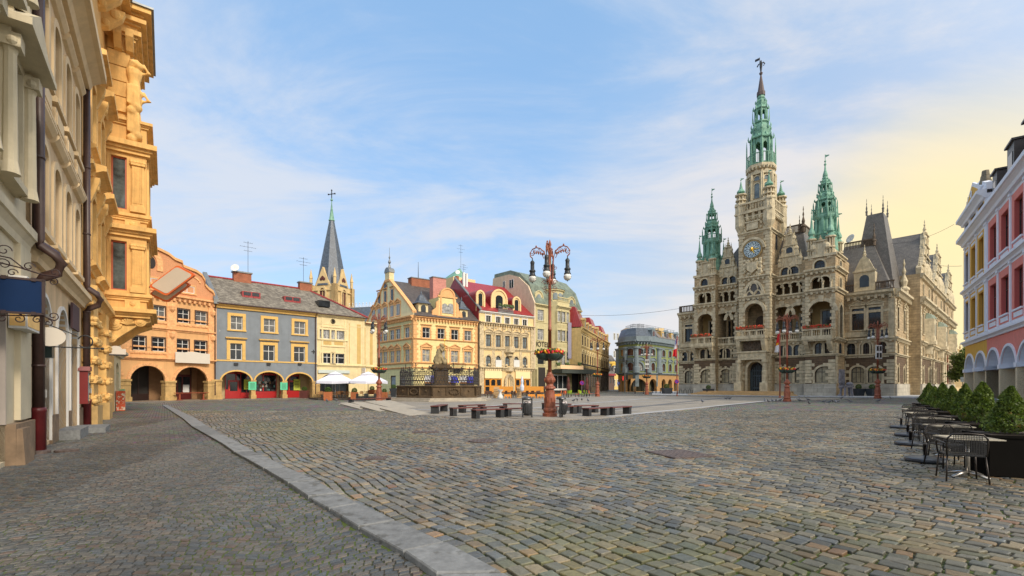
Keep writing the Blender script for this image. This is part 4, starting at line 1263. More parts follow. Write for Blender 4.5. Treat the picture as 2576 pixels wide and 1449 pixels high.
for c_,y0_,y1_,wd in((118,440,528,62),(252,434,555,116),(377,487,570,58)):
 xa,xb=f.X('H',c_-wd/2),f.X('H',c_+wd/2)
 z0,z1=ze+.1,f.Z('H',c_,y0_,1.2)
 hw_=(xb-xa)/2;xc=(xa+xb)/2
 mb=MB();o_=outline(xa,xb,z0,z1,min(hw_,(z1-z0)*.45))
 mb.prism(o_,1.0,5.5);ring(mb,xa+.3,xb-.3,z0,z1-.3,min(hw_,(z1-z0)*.45)-.2,.34,.82,1.02)
 mb.k=1;mb.prism(outline(xc-hw_*.42,xc+hw_*.42,z0+1.0,z1-hw_*.6,hw_*.3),.9,1.0)
 mb.k=2;ring(mb,xa,xb,z0,z1,min(hw_,(z1-z0)*.45),.1,1.1,5.6)
 f.add('dormer',mb,[WHITE if 0 else buff,GLASS,REDROOF])
xa,xb=f.X('H',222),f.X('H',330);z=f.Z('H',280,585,-.2)
mb=MB();baluster_rail(mb,xa,xb,ze+.2,1.3,-.3,-.1,.22);f.add('balcony_rail',mb,ZINC)
mb=MB()
for k in range(60):mb.ball((RND.uniform(xa,xb),-.2+RND.uniform(-.2,.2),ze+1.6+RND.uniform(-.15,.25)),RND.uniform(.12,.25),5,3)
f.add('window_plants',mb,FOL)
x,z=f.pt('G',940,230,sb);mb=MB();mb.box(x-.4,x+.4,sb-.4,sb+.4,zr-1,zr+.3);ch=f.add('chimney',mb,BRICK);antenna(ch,(x,sb,zr),3.6);dish(ch,(x,sb-.5,zr+1.0),.5)
x=f.X('H',120);mb=MB();mb.box(x-.25,x+.25,sb-2,sb-1.6,zr-2,zr+1.3);mb.box(x+.5,x+.9,sb-2,sb-1.6,zr-2,zr+1.2);f.add('flue',mb,WHITE)
xa,xb=f.X('H',130),f.X('H',240)
mb=MB();mb.box(xa,xb+2,sb+3,sb+8,zr-1,f.Z('H',200,385,sb+3));z=f.Z('H',200,385,sb+3)
mb.k=1;mb.add([(xa,sb+3,z),(xb,sb+3,z),(xb,sb+8,z),(xa,sb+8,z),((xa+xb)/2+1,sb+5,z+2.6)],[(0,1,4),(1,2,4),(2,3,4),(3,0,4)]);f.add('roof_lantern',mb,[buff,COPPER])
ch=MB();ch.box(xa-1,xa-.4,sb,sb+.5,zr-1,zr+.9);ch=f.add('chimney',ch,BRICK);antenna(ch,(xa+3.2,sb+5,z+2),6);dish(ch,(xa-.7,sb,zr+1.6),.5)
# ---- hotel
OLDCOP=mat('weathered_copper_sheet',srgb(108,120,102),rough=.5,var=.35,scale=.7,stain=.6,tint=srgb(136,152,130),brick=(1.2,40,.05,.7,.05))
hot=mat('hotel_render',srgb(206,192,140),var=.1,stain=.35,bump=.1)
hotd=mat('hotel_base_stone',srgb(140,128,84),var=.2,stain=.4)
t,f=building('hotel_building','greenish beige hotel with bowed middle bay and patinated copper dome','hotel',gp(1341.5,102),gp(1460.7,113))
W=f.W
ze=f.Z('H',480,535)
Zr=[(f.Z('H',528,a),f.Z('H',528,b))for a,b in((575,652),(713,792),(870,965))]
sh=st(WHITE,CURTAIN,hot,.18,nv=1,tr=.66,rec=.15)
for z1,z0 in Zr:
 f.win(f.X('H',528),z0,2.0,z1-z0,0,sh)
 f.win(f.X('H',762),z0,1.9,z1-z0,0,sh)
xa,xb=f.X('H',598),f.X('H',712)
bo=f.off(1.5)
hw_=(xb-xa)/2;xc=(xa+xb)/2
zg=f.Z('H',480,1000)
for z1,z0 in Zr:
 for q in(-.55,.0,.5):
  bo.win(xc+q*hw_,z0,1.5 if q==0 else 1.2,z1-z0,0,sh)
bo.build(xc-hw_*.75,xc+hw_*.75,zg,ze+1.2,hot)
mb=MB()
for sg in(-1,1):
 a,b=(xc+sg*hw_,0),(xc+sg*hw_*.75,-1.5)
 p=[(*a,zg),(*b,zg),(*b,ze+1.2),(*a,ze+1.2)]
 mb.poly(*p)
mb.poly((xc-hw_,0,zg),(xc-hw_*.75,-1.5,zg),(xc+hw_*.75,-1.5,zg),(xc+hw_,0,zg));mb.poly((xc-hw_,0,ze+1.2),(xc-hw_*.75,-1.5,ze+1.2),(xc+hw_*.75,-1.5,ze+1.2),(xc+hw_,0,ze+1.2))
f.add('bay_cheek',mb,hot)
f.corn(0,xc-hw_,ze-.3,.5,.6);f.corn(xc+hw_,W,ze-.3,.5,.6)
bo.corn(xc-hw_*.8,xc+hw_*.8,ze-.3,.5,.5)
for z1,z0 in Zr:
 f.trim.box(0,W,-.08,0,z0-.5,z0-.3)
 for k in range(14):bo.trim.box(xc-hw_*.7+k*hw_*.1,xc-hw_*.7+k*hw_*.1+.15,-.06,0,z0-1.3,z0-.6)
for x in(.4,xc-hw_-.3,xc+hw_+.3,W-.4):f.trim.box(x-.3,x+.3,-.15,0,zg,ze-.3)
f.add('bay_trim',MB(),hot)if 0 else None
bo.add('bay_moulding',bo.trim,hot)
mb=MB();baluster_rail(mb,xc-hw_*.75,xc+hw_*.75,ze+1.2,1.0,-1.6,-1.4,.35);f.add('balustrade',mb,hot)
bz=ze+1.2
dz_=f.Z('H',640,440)
mb=MB();mb.lathe([(hw_*1.02,ze),(hw_*1.02,dz_),(hw_*1.14,dz_+.05),(hw_*1.14,dz_+.35)],16,(xc,2.2),cap=False);o=f.add('dome_drum',mb,hot)
for a in(-150,-118,-90,-62,-30):
 mb=MB();mb.T=Matrix.Translation((xc,2.2,0))@Matrix.Rotation(radians(a+90),4,'Z')
 r=hw_*1.02
 mb.prism(outline(-.55,.55,bz+.6,dz_-.5,.4),-r-.06,-r+.1);obj('drum_window',mb,GLASSB,o)
zt=f.Z('H',632,365)
mb=MB();mb.lathe([(hw_*1.2,dz_+.35),(hw_*.95,dz_+.9),(hw_*.66,dz_+2.2),(hw_*.5,zt-.6),(hw_*.44,zt),(hw_*.48,zt+.1),(hw_*.48,zt+.35)],16,(xc,2.2));f.add('dome',mb,OLDCOP)
mb=MB()
for k in range(8):
 a=k*pi/4+pi/8;mb.tube([(xc+hw_*.3*cos(a),2.2+hw_*.3*sin(a),zt+.3),(xc+hw_*.3*cos(a),2.2+hw_*.3*sin(a),zt+2.2)],.16,5)
mb.lathe([(hw_*.36,zt+2.2),(hw_*.38,zt+2.5),(hw_*.28,zt+3.0),(.3,zt+3.8),(.1,zt+4.4),(.03,zt+5.4)],12,(xc,2.2));f.add('dome_lantern',mb,COPPER)
f.build(0,W,.05,ze,hot,dep=14,tmat=hot)
mp_=[(-.4,ze+.2),(1.5,ze+4.6),(4.5,ze+7.4),(7.5,ze+8.6),(13,ze+8.6),(14,ze)]
mb=MB();mb.xprism(mp_,.35,W);f.add('roof',mb,OLDCOP)
zt2=f.Z('H',345,335,7.5)
k_=(zt2-ze)/8.6
mb=MB();mb.xprism([(-.2,5)]+[(y,ze+(z-ze)*k_+.1)for y,z in mp_[:-1]]+[(14,ze),(14,5)],-.1,.3);f.add('fire_wall',mb,mat('pinkish_wall',srgb(214,190,158),var=.1,stain=.25))
for u_,v_,w__ in((320,390,1.5),(268,402,.9)):
 g=f.side(-.1,14,-pi/2,14)
 x,z=g.pt('H',u_,v_);g.win(x,z-1,w__,2.0,0,st(WHITE,GLASS,None,flush=True,nv=1,tr=0))
for c_,y0_ in((523,445),(757,488)):
 x=f.X('H',c_);z1=f.Z('H',c_,y0_,.6)
 mb=MB();mb.prism(outline(x-1.2,x+1.2,ze+.2,z1,1.1),.3,4);ring(mb,x-1.1,x+1.1,ze+.3,z1-.1,1.1,.2,.15,.32)
 mb.k=1;mb.prism(outline(x-.55,x+.55,ze+1.2,z1-.7,.5),.22,.3);f.add('dormer',mb,[hot,GLASSB])
for c_,y_,s_ in((533,824,'HOTEL'),(767,847,'HOTEL')):
 cu=bpy.data.curves.new('lettering','FONT');cu.body=s_;cu.size=1.55;cu.align_x='CENTER';cu.align_y='CENTER';cu.extrude=.03
 cu.materials.append(mat('dark_letters',(.03,.025,.02)))
 x,z=f.pt('H',c_,y_)
 lo_=bpy.data.objects.new('tmp',cu);COL.objects.link(lo_);lm_=bpy.data.meshes.new_from_object(lo_.evaluated_get(bpy.context.evaluated_depsgraph_get()));bpy.data.objects.remove(lo_)
 obj('lettering',lm_,None,t,M=f.ml@Matrix.Translation((x,-.09,z))@Matrix.Rotation(pi/2,4,'X'))
xa_,z1=f.pt('H',723,665,-1.7);xb_,z0=f.pt('H',747,925,-1.7)
mb=MB();mb.box(xa_,xb_,-1.8,-1.7,z0,z1);mb.tube([(xa_+.4,-1.7,z1-.3),(xa_+.4,-.0,z1-.3)],.04,4)
o=obj('vertical_banner',mb,mat('mauve_banner',srgb(150,146,168),var=.03));o.matrix_world=f.mw
tag(o,'tall blank mauve banner hanging on the front of the hotel','banner')
xa_,xb_=f.X('H',605),f.X('H',862);zc=f.Z('H',640,1030)
mb=MB();mb.box(xa_,xb_-.8,-3.2,0,zc,zc+.9);f.add('canopy',mb,mat('dark_canopy',(.05,.06,.05),var=.2))
mb=MB()
for i in range(24):
 x=xa_+(xb_-.8-xa_)*i/23;mb.tube([(x,-3.1,zc+.9),(x,-3.1,zc+1.9)],.03,4)
mb.tube([(xa_,-3.1,zc+1.9),(xb_-.8,-3.1,zc+1.9)],.05,4);f.add('canopy_railing',mb,IRON)
x1_,z1=f.pt('H',672,970,-3.3);x2_,z0=f.pt('H',835,1003,-3.3)
mb=MB();mb.box(x1_,x2_,-3.3,-3.22,z0,z1);f.add('terrace_banner',mb,mat('peach_banner',srgb(250,206,150),var=.03))
for c_ in(655,722,810):
 x,z=f.pt('H',c_,965,-3.1);mb=MB()
 for k in range(16):mb.ball((x+RND.uniform(-.6,.6),-3.1,z+RND.uniform(-.2,.25)),.22,5,3)
 f.add('window_plants',mb,FOL)
xa_,xb_=f.X('H',612),f.X('H',718)
zt3=f.Z('H',640,1038)
mb=MB();mb.box(xa_,xb_,-.06,-.002,.1,zt3);f.add('dark_shop_recess',mb,DARKIN)
shopfront(f,xa_,xb_,.6,zt3,-.05,WHITE,GLASS,nv=3,panel=.4)
mb=MB();x=f.X('H',770);mb.box(x-1.6,x+1.6,-.1,0,.1,7.5);mb.box(f.X('H',512),f.X('H',560),-.1,0,.1,5.6);f.add('doorway',mb,DARKIN)
mb=MB();mb.box(f.X('H',512),f.X('H',560),-.06,-.002,6.4,9.4);f.add('shaded_window',mb,GLASS)
mb=MB()
for q in(480,590,730,812):x=f.X('H',q);mb.box(x-.8,x+.8,-.25,0,.05,zg)
f.add('pilaster',mb,hotd)
# ---- long yellow row with red mansards
yr=mat('golden_plaster',srgb(200,170,102),var=.18,stain=.55)
yrd=mat('dark_rusticated_base',srgb(96,82,58),var=.3,brick=(1.2,.5,.06,.5,.2),stain=.4)
t,f=building('yellow_terrace_house','long ornate golden yellow terrace house with dark base and red mansard roofs','house',gp(1461.5,108),gp(1531,150))
W=f.W;ze=f.Z('H',818,703)
zb_=f.Z('H',818,985)
nc=13
sy1=st(BROWNW,GLASS,cream,.22,head='tri',nv=1,tr=.6,rec=.03,proj=.02);sy2=st(BROWNW,GLASS,cream,.2,head='flat',nv=1,tr=.6,rec=.03,proj=.02)
fh=(ze-zb_)/2
for i in range(nc):
 x=W*(i+.5)/nc
 f.win(x,zb_+.9,1.5,fh*.5,0,sy1);f.win(x,zb_+fh+.6,1.4,fh*.5,0,sy2)
 f.trim.box(x+W/nc/2-.3,x+W/nc/2+.3,-.04,0,zb_,ze-.5)
f.corn(0,W,ze-.6,.8,.6,dent=.9);f.corn(0,W,zb_,.5,.3);f.corn(0,W,zb_+fh,.3,.15)
f.build(0,W,zb_,ze,yr,dep=12,tmat=yr)
lo=f.off(.05)
for i in range(nc):
 x=W*(i+.5)/nc;lo.win(x,1.2 if i%3 else .1,2.1,4.2 if i%3 else 5,0,st(BROWNW,GLASS,None,nv=1,tr=.7,rec=.06));lo.win(x,7.2,1.6,2.6,0,st(BROWNW,GLASS,None,nv=1,tr=.7,rec=.06))
lo.corn(0,W,6.3,.4,.4)
lo.build(0,W,.05,zb_,yrd,tmat=yrd)
for i,(a,b,h_)in enumerate(((0,.16,4.4),(.16,.42,2),(.42,.58,4.4),(.58,.84,2),(.84,1.0,4.4))):
 mb=MB();hiproof(mb,W*a,W*b,-.2,10,ze+.2,ze+h_+.6,(.8 if h_>3 else .02,1.8));f.add('roof',mb,REDROOF)
 if h_==2:
  for k in range(3):
   x=W*(a+(b-a)*(k+.5)/3);mb=MB();mb.box(x-.7,x+.7,.0,3,ze,ze+1.7);mb.prism([(x-.9,ze+1.7),(x+.9,ze+1.7),(x,ze+2.3)],-.15,3);mb.k=1;mb.box(x-.4,x+.4,-.06,0,ze+.5,ze+1.5);f.add('dormer',mb,[yr,GLASS])
 else :
  mb=MB();x=W*(a+b)/2;mb.box(x-1.0,x+1.0,-.3,2,ze,ze+2.0);mb.prism(arc(x,ze+2,1.15,.7,180,0,8),-.35,2);mb.k=1;mb.box(x-.45,x+.45,-.36,-.3,ze+.5,ze+1.7);f.add('dormer',mb,[yr,GLASS])
mb=MB();mb.box(W-1.5,W-.2,3,4.5,ze,ze+5.4);f.add('chimney',mb,carv)
# ---- far end of the side street
t,f=building('brown_house','dark brown low house with red eaves at the end of the street','house',gp(1526,180),gp(1545.5,184))
W=f.W;ze=f.Z('L',140,895)
for k in range(3):
 for z in(2.5,7):f.win(W*(k+.5)/3,z,.9,2.2,0,st(BROWNW,GLASSB,None))
f.build(0,W,.0,ze,mat('brown_plaster',(.12,.075,.06),stain=.3),dep=10)
mb=MB();mb.box(-.3,W+.3,-.5,0,ze-.6,ze+.2);f.add('eaves',mb,REDROOF)
mb=MB();hiproof(mb,-.2,W+.2,-.4,10,ze+.2,ze+6,(1.2,3));f.add('roof',mb,SLATE)
t,f=building('small_yellow_house','small yellow house with grey roof and yellow dormer far down the street','house',gp(1541,200),gp(1566,204))
W=f.W;ze=f.Z('L',215,850)
for z in(1.5,6.5,13.5,21):
 for k in range(3):f.win(W*(k+.55)/3,z,.95,2.6,0,st(WHITE,GLASSB,WHITE,.2))
f.corn(0,W,ze-.4,.5,.5)
f.build(0,W,0,ze,mat('yellow_wall',srgb(226,192,96),stain=.2),dep=10,tmat=WHITE)
gable_roof(f,-3,W,ze,ze+4.5*200/180+2,6,SLATE)
x,z=f.pt('L',190,818,.5);mb=MB();mb.box(x-1.2,x+1.2,.6,4,ze,ze+3.0);mb.prism([(x-1.5,ze+3),(x+1.5,ze+3),(x,ze+4)],.4,4);mb.k=1;mb.box(x-.7,x+.7,.5,.6,ze+.7,ze+2.3);f.add('dormer',mb,[mat('bright_yellow_wall',srgb(240,190,40)),GLASSB])
# ---- green corner house
gre=mat('olive_green_plaster',srgb(138,150,84),var=.1,stain=.3,brick=(40,.6,.03,.72,0),bump=.3)
gtr=mat('blue_grey_trim',srgb(122,136,142),var=.12,stain=.3)
gba=mat('ochre_brown_base',srgb(186,140,78),var=.12,stain=.3)
GP=[(1555,133.5),(1574,128.5),(1600,126.3),(1630,127),(1655,130.5),(1716,143)]
t=thing('green_corner_house','olive green corner house with rounded front, grey trim and dark mansard roof','house',gp(1605,130))
ztop=None
for i in range(5):
 f=Fac(t,gp(*GP[i]),gp(*GP[i+1]))
 W=f.W
 if ztop is None:
  ze,z1t,z1b,z2t,z2b,zg,za_=[Fac(t,gp(*GP[2]),gp(*GP[3])).Z('L',515,y)for y in(458,552,642,737,845,900,955)]
  ztop=ze
 cs={0:(300,),1:(355,),2:(515,),3:(680,),4:(843,928,1005,1080)}[i]
 wd=2.5 if i==2 else 1.9
 for c_ in cs:
  x=f.X('L',c_)if i!=0 else W/2
  if i==1:x=W*.45
  if i==3:x=W*.5
  f.win(x,z1b,wd,z1t-z1b,.5,st(BROWNW,mat('red_curtain_glass',(.09,.035,.03),rough=.08,var=.5),gtr,.35,nv=1,tr=.7))
  f.win(x,z2b,wd,z2t-z2b,wd/2,st(BROWNW,CURTAIN if i==2 else bpy.data.materials['red_curtain_glass'],gtr,.35,nv=1,tr=.65,head='seg'))
  lo=f.off(.12)if 0 else None
 f.corn(0,W,ze-.5,.75,.9,dent=.7,ret=.2);f.corn(0,W,zg,.5,.5,ret=.1)
 f.trim.box(0,W,-.15,0,ze-1.5,ze-1.3);f.trim.box(0,W,-.12,0,ze+.2,ze+1.4)
 for x in((.0,)if i<4 else(0.0,.7)):
  f.trim.lathe([(.9,zg+.5),(.9,zg+2),(.65,zg+2.1),(.55,ze-2.2),(.85,ze-1.8),(.85,ze-1.5)],10,(x,-.1))
 f.build(0,W,zg,ze,gre,tmat=gtr)
 lo=f.off(.02)
 for c_ in cs:
  x=f.X('L',c_)if i not in(0,1,3)else(W/2 if i==0 else W*.45 if i==1 else W*.5)
  w_={0:1.8,1:2.4,2:4.6,3:4.0,4:2.7}[i]
  lo.holes.append((x-w_/2,x+w_/2,.1,za_,w_/2))
  lo.holes.append((x-w_/2,x+w_/2,.1,za_,w_/2))if 0 else None
 lo.build(0,W,.0,zg,gba,rev=.8)
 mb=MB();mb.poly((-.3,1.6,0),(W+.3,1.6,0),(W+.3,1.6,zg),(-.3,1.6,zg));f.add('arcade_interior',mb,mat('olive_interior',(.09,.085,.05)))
 if i in(1,2,3):
  mb=MB();mb.box(-.2 if i==2 else W-.9,.8 if i==2 else W-.1,-.06,-.021,1.4,5.2);f.add('shop_window',mb,[GLASSB])
 mb=MB()
 mb.add([(-.0,-.2,ze+3.1),(W,-.2,ze+3.1),(W,3.2,ze+10.4),(0,3.2,ze+10.4)],[(0,1,2,3)])if i<4 else mb.add([(-.0,-.2,ze+1.4),(W,-.2,ze+1.4),(W,2.0,ze+3.8),(0,2.0,ze+3.8)],[(0,1,2,3)])
 if i==4:f.add('mansard',mb,mat('grey_brown_slate',(.2,.17,.15),rough=.6,brick=(.4,.3,.02,.6,.15)))
 if i>=3:
  for x,mm in(((W*.6,0),)if i==3 else((W*.2,1),(W*.38,0),(W*.58,1),(W*.8,0))):
   mb=MB();mb.box(x-.8,x+.8,.1,3,ze+1.4,ze+3.3)
   if not mm:mb.prism([(x-1,ze+3.3),(x+1,ze+3.3),(x,ze+4.0)],0,3)
   mb.k=1;mb.prism(outline(x-.5,x+.5,ze+1.7,ze+3.0,.4),.02,.1);f.add('dormer',mb,[gtr if not mm else creamd,bpy.data.materials['red_curtain_glass']if not mm else CURTAIN])
 m2=MB()
 for k in range(8):m2.tube([(W*(k+.5)/8,2.2,ze+3.7),(W*(k+.5)/8,2.2,ze+4.8)],.05,4)
 for q in(4.3,4.8):m2.tube([(0,2.2,ze+q),(W,2.2,ze+q)],.04,4)
 f.add('roof_railing',m2,ZINC)
mb=MB()
pts=[t.matrix_basis.inverted()@gp(*q)for q in GP]if 0 else[gp(*q)-gp(1605,130)for q in GP]
back=[Vector((pts[-1].x+6,pts[-1].y+16,0)),Vector((2,30,0)),Vector((pts[0].x+2,pts[0].y+9,0))]
ring_=pts+back;cen=Vector((2,12,0))
up_=[p+(cen-p).normalized()*2.0 for p in ring_]
n=len(ring_)
mb.add([(p.x,p.y,ze+1.4)for p in ring_]+[(p.x,p.y,ze+3.8)for p in up_],[(i,(i+1)%n,n+(i+1)%n,n+i)for i in range(n)if i!=4]+[tuple(range(n,2*n))])
obj('mansard',mb,slateb,t)
mb=MB();mb.hprism([p+(cen-p).normalized()*.3 for p in ring_],5,ze+1.5);obj('rear_wall',mb,gba,t)
mb=MB();mb.box(-2,9,6,12,ze+3.6,ze+4.6);obj('roof_shed',mb,buff,t)
# -- town hall
th_up=mat('town_hall_ashlar',srgb(182,157,116),var=.32,scale=1.2,stain=.45,brick=(1.0,.42,.025,.55,.13),bump=.5)
th_lo=mat('town_hall_brown_blocks',srgb(104,82,58),var=.2,scale=1.5,stain=.35,brick=(1.1,.36,.03,.6,.15),bump=.7)
th_tr=mat('town_hall_pale_stone',srgb(200,184,148),var=.32,scale=1.6,stain=.65,bump=.4,bscale=12)
th_pl=mat('town_hall_plinth',srgb(184,176,158),var=.2,scale=1,stain=.4,brick=(1.6,.62,.02,.6,.12))
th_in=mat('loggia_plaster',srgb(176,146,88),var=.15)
th_dk=mat('dark_relief_stone',srgb(98,82,66),var=.5,scale=4,bump=1.0,bscale=6,stain=.4)
DKF=mat('dark_window_frame',(.035,.032,.03),rough=.5)
TH=thing('town_hall','large neo-renaissance stone town hall with clock tower and green copper spires','town hall',gp(1708,96.8),atan2(gp(2250,72).y-gp(1708,96.8).y,gp(2250,72).x-gp(1708,96.8).x))
F0=Fac(TH,gp(1708,96.8),gp(2250,72))
RR=F0.off(6.0)
zz=lambda y:RR.Z('T2',1190,y)
ZP,ZC1,ZBAL,ZC3,ZC4,ZTOP=zz(1220),zz(1000),zz(860),zz(502),zz(345),zz(222)
GW=(zz(1210),zz(1085));PWN=(zz(996),zz(900));AR=(ZBAL,zz(578));AC=(zz(492),zz(390));TW=(zz(331),zz(258))
WS=st(DKF,GLASS,th_tr,.22,nv=1,tr=.62,rec=.3,fw=.09)
WG=st(DKF,mat('cream_blind_glass',(.34,.3,.2),rough=.15,var=.3),th_tr,.3,nv=2,tr=.66,rec=.35,fw=.08,head='key',hd=th_tr)
th_str=MB()
def voussoir(f,x,w,z0,z1,mb):
 ring(mb,x-w/2,x+w/2,z1-w/2-.2,z1,w/2,.5,-.14,0,foot=False)
 mb.prism([(x-.3,z1-.1),(x+.3,z1-.1),(x+.4,z1+.85),(x-.4,z1+.85)],-.3,0)
def sec(f,pa,pb,gw=(),gww=2.0,pr=(),big=(),bigw=3.0,arc_=(),arcw=1.3,top=(),topw=1.3,dep=8,ztop=None,right=True,left=True,blc=True):
 x0,x1=f.X('T2',pa),f.X('T2',pb)
 ztop=ztop or ZTOP
 tr=f.trim
 lo,up=f.off(0),f.off(0)
 for c in gw:lo.win(f.X('T2',c),GW[0],gww,GW[1]-GW[0],gww*.42,WG)
 for c in pr:up.win(f.X('T2',c),PWN[0],1.15,PWN[1]-PWN[0],.57,WS)
 for c in big:
  x=f.X('T2',c);up.holes.append((x-bigw/2,x+bigw/2,AR[0]+.1,AR[1],bigw/2));voussoir(f,x,bigw,AR[0],AR[1],tr)
 for c in arc_:
  x=f.X('T2',c);up.holes.append((x-arcw/2,x+arcw/2,AC[0],AC[1],arcw/2));ring(tr,x-arcw/2,x+arcw/2,AC[1]-arcw/2,AC[1],arcw/2,.22,-.12,0,foot=False)
  tr.lathe([(.24,AC[0]),(.16,AC[0]+.2),(.14,AC[1]-arcw/2-.3),(.26,AC[1]-arcw/2)],8,(x+arcw*.5+.15,-.12))
 for c in top:up.win(f.X('T2',c),TW[0],topw,TW[1]-TW[0],topw*.5,WS)
 lo.build(x0,x1,ZP,ZC1,th_lo,rev=.5)
 wallgrid(up.wall,x0,x1,ZC1,ztop,up.holes,.7)
 f.body(x0,x1,.0,ztop,dep,up.wall,back=True,left=left,right=right)
 f.add('wall',up.wall,th_up)
 p=MB();p.box(x0-.12,x1+.12,-.25,.0,.0,ZP);p.box(x0-.05,x1+.05,-.32,.0,ZP-.25,ZP);f.add('plinth',p,th_pl)
 for z,h,pj in((ZC1-.1,.35,.3),(ZBAL-.55,.5,.45),(ZC3-.2,.6,.45),(ZC4-.2,.6,.55)):
  if z<ztop:f.corn(x0-.1,x1+.1,z,h,pj,dent=.0 if h<.4 else .7)
 for x,s_ in((x0,1),(x1,-1)):
  quoins(tr,x,ZP+.1,ZC1-.15,w=1.3,h=.52,sx=s_,y=-.12);quoins(tr,x,ZC1+.4,ZBAL-.6,w=1.1,h=.5,sx=s_,y=-.1)
  for za,zb in((ZBAL+.1,ZC3-.3),(ZC3+.5,ZC4-.3)):
   if zb<ztop:quoins(tr,x,za,zb,w=.7,h=.5,sx=s_,y=-.06)
 if big:
  ib=MB();d_=3.4
  ib.poly((x0+.1,d_,ZBAL),(x1-.1,d_,ZBAL),(x1-.1,d_,AR[1]+.6),(x0+.1,d_,AR[1]+.6));ib.poly((x0,.7,AR[1]+.5),(x1,.7,AR[1]+.5),(x1,d_,AR[1]+.5),(x0,d_,AR[1]+.5));ib.poly((x0,.7,ZBAL),(x0,d_,ZBAL),(x1,d_,ZBAL),(x1,.7,ZBAL))
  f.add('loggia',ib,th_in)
  for c in big:
   x=f.X('T2',c);g_=f.off(-3.35)
   g_.win(x,ZBAL+.1,1.3,4.4,0,st(DKF,GLASS,th_tr,.25,nv=1,tr=.6,flush=True))
  if blc:
   b=MB();baluster_rail(b,x0+.3,x1-.3,ZBAL-.05,1.25,-.35,-.1,.3,posts=2.4);f.add('balustrade',b,th_tr)
 if arc_:
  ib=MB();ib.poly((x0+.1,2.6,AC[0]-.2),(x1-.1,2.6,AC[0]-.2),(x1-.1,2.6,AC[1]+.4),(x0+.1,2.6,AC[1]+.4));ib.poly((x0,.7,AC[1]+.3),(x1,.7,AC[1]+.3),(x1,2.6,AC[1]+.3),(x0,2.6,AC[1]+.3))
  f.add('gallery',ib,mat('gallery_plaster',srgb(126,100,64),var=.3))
 f.add('stone_trim',tr,th_tr)
 f.trim=MB()
 return x0,x1
def flowers(f,x0,x1,y,z,nm='flower_box'):
 b=MB();b.box(x0,x1,y-.16,y+.16,z-.22,z);b.k=1
 n=int((x1-x0)*26)
 for k in range(n):
  b.k=RND.choice((1,1,2));b.ball((RND.uniform(x0,x1),y+RND.uniform(-.2,.2),z+RND.uniform(-.05,.28)),RND.uniform(.08,.16),5,3)
 return f.add(nm,b,[mat('terracotta_box',(.3,.1,.05)),mat('geranium',(.5,.06,.025),var=.3),FOL])
def balcony(f,x0,x1,out,flw=True):
 b=MB();b.box(x0,x1,-out,0,ZBAL-.4,ZBAL);b.box(x0+.1,x1-.1,-out+.1,0,ZBAL-.6,ZBAL-.4)
 for x in(x0+.5,x1-.5):b.xprism([(0,ZBAL-.6),(-out*.9,ZBAL-.6),(-out*.75,ZBAL-1.1),(-.3,ZBAL-2.0),(0,ZBAL-2.2)],x-.3,x+.3)
 baluster_rail(b,x0,x1,ZBAL,1.3,-out,-out+.25,.3,posts=(x1-x0)/3)
 for x in(x0,x1-.25):b.box(x,x+.25,-out+.25,0,ZBAL+1.05,ZBAL+1.3);[b.box(x+.05,x+.2,-out+.4+k*.35,-out+.55+k*.35,ZBAL,ZBAL+1.05)for k in range(int((out-.4)/.35))]
 o=f.add('balcony',b,th_tr)
 if flw:flowers(f,x0+.2,x1-.2,-out+.1,ZBAL+1.5)
def pinnacle(mb,x,y,z,h,r):
 mb.lathe([(r,z),(r,z+h*.18),(r*1.3,z+h*.2),(r*1.3,z+h*.24),(r*.6,z+h*.3),(r*.9,z+h*.42),(r*.25,z+h*.6),(r*.5,z+h*.68),(r*.12,z+h*.8),(r*.3,z+h*.86),(.02,z+h)],8,(x,y))
def dutch_gable(f,xc,w,z0,h,y0=-.1,win=1,steps=3,fig=True):
 mb=MB()
 pts,hw=[(-w/2,z0)],w/2
 for k in range(steps):
  zb,zt=z0+h*k/steps*.92,z0+h*(k+1)/steps*.92
  pts+=[(-hw,zt-(zt-zb)*.35),(-hw*.93,zt-(zt-zb)*.2),(-hw*.78,zt)]
  hw*=.62
 half=[(xc+x,z)for x,z in pts]
 mb.prism(half+[(2*xc-x,z)for x,z in reversed(half)],y0,y0+.7)
 hw=w/2
 for k in range(steps):
  zb=z0+h*(k+1)/steps*.92
  mb.box(xc-hw*.85,xc+hw*.85,y0-.22,y0,zb-.2,zb)
  hh=h/steps
  for s_ in(-1,1):
   mb.ball((xc+s_*hw*.86,y0+.2,zb-hh*.35),hh*.2,8,5,(1,.9,1.1))
   pinnacle(mb,xc+s_*hw*.88,y0+.3,zb-hh*.28,hh*.7,.16)
   mb.box(xc+s_*hw*.55-.12,xc+s_*hw*.55+.12,y0-.12,y0,zb-hh*.9,zb-.2)
  hw*=.62
 pinnacle(mb,xc,y0+.3,z0+h*.9,h*.34,.3)
 if fig:
  z=z0+h*.17;mb.lathe([(w*.1,0),(w*.13,.12),(w*.15,0.0)],14,cap=True)if 0 else None
  mb.ball((xc,y0,z),w*.11,12,6,(1,.3,1.15));
  for s_ in(-1,1):mb.ball((xc+s_*w*.26,y0,z),w*.07,8,5,(1,.4,1.6))
 o=f.add('gable',mb,th_tr)
 if win:
  z=z0+h*.38;ww=w*.14
  m=MB();m.prism(outline(xc-ww,xc+ww,z,z+h*.16,ww*.9),y0-.05,y0-.01);m.k=1;ring(m,xc-ww,xc+ww,z,z+h*.16,ww*.9,.15,y0-.14,y0);obj('gable_window',m,[GLASS,th_tr],o)
 return o
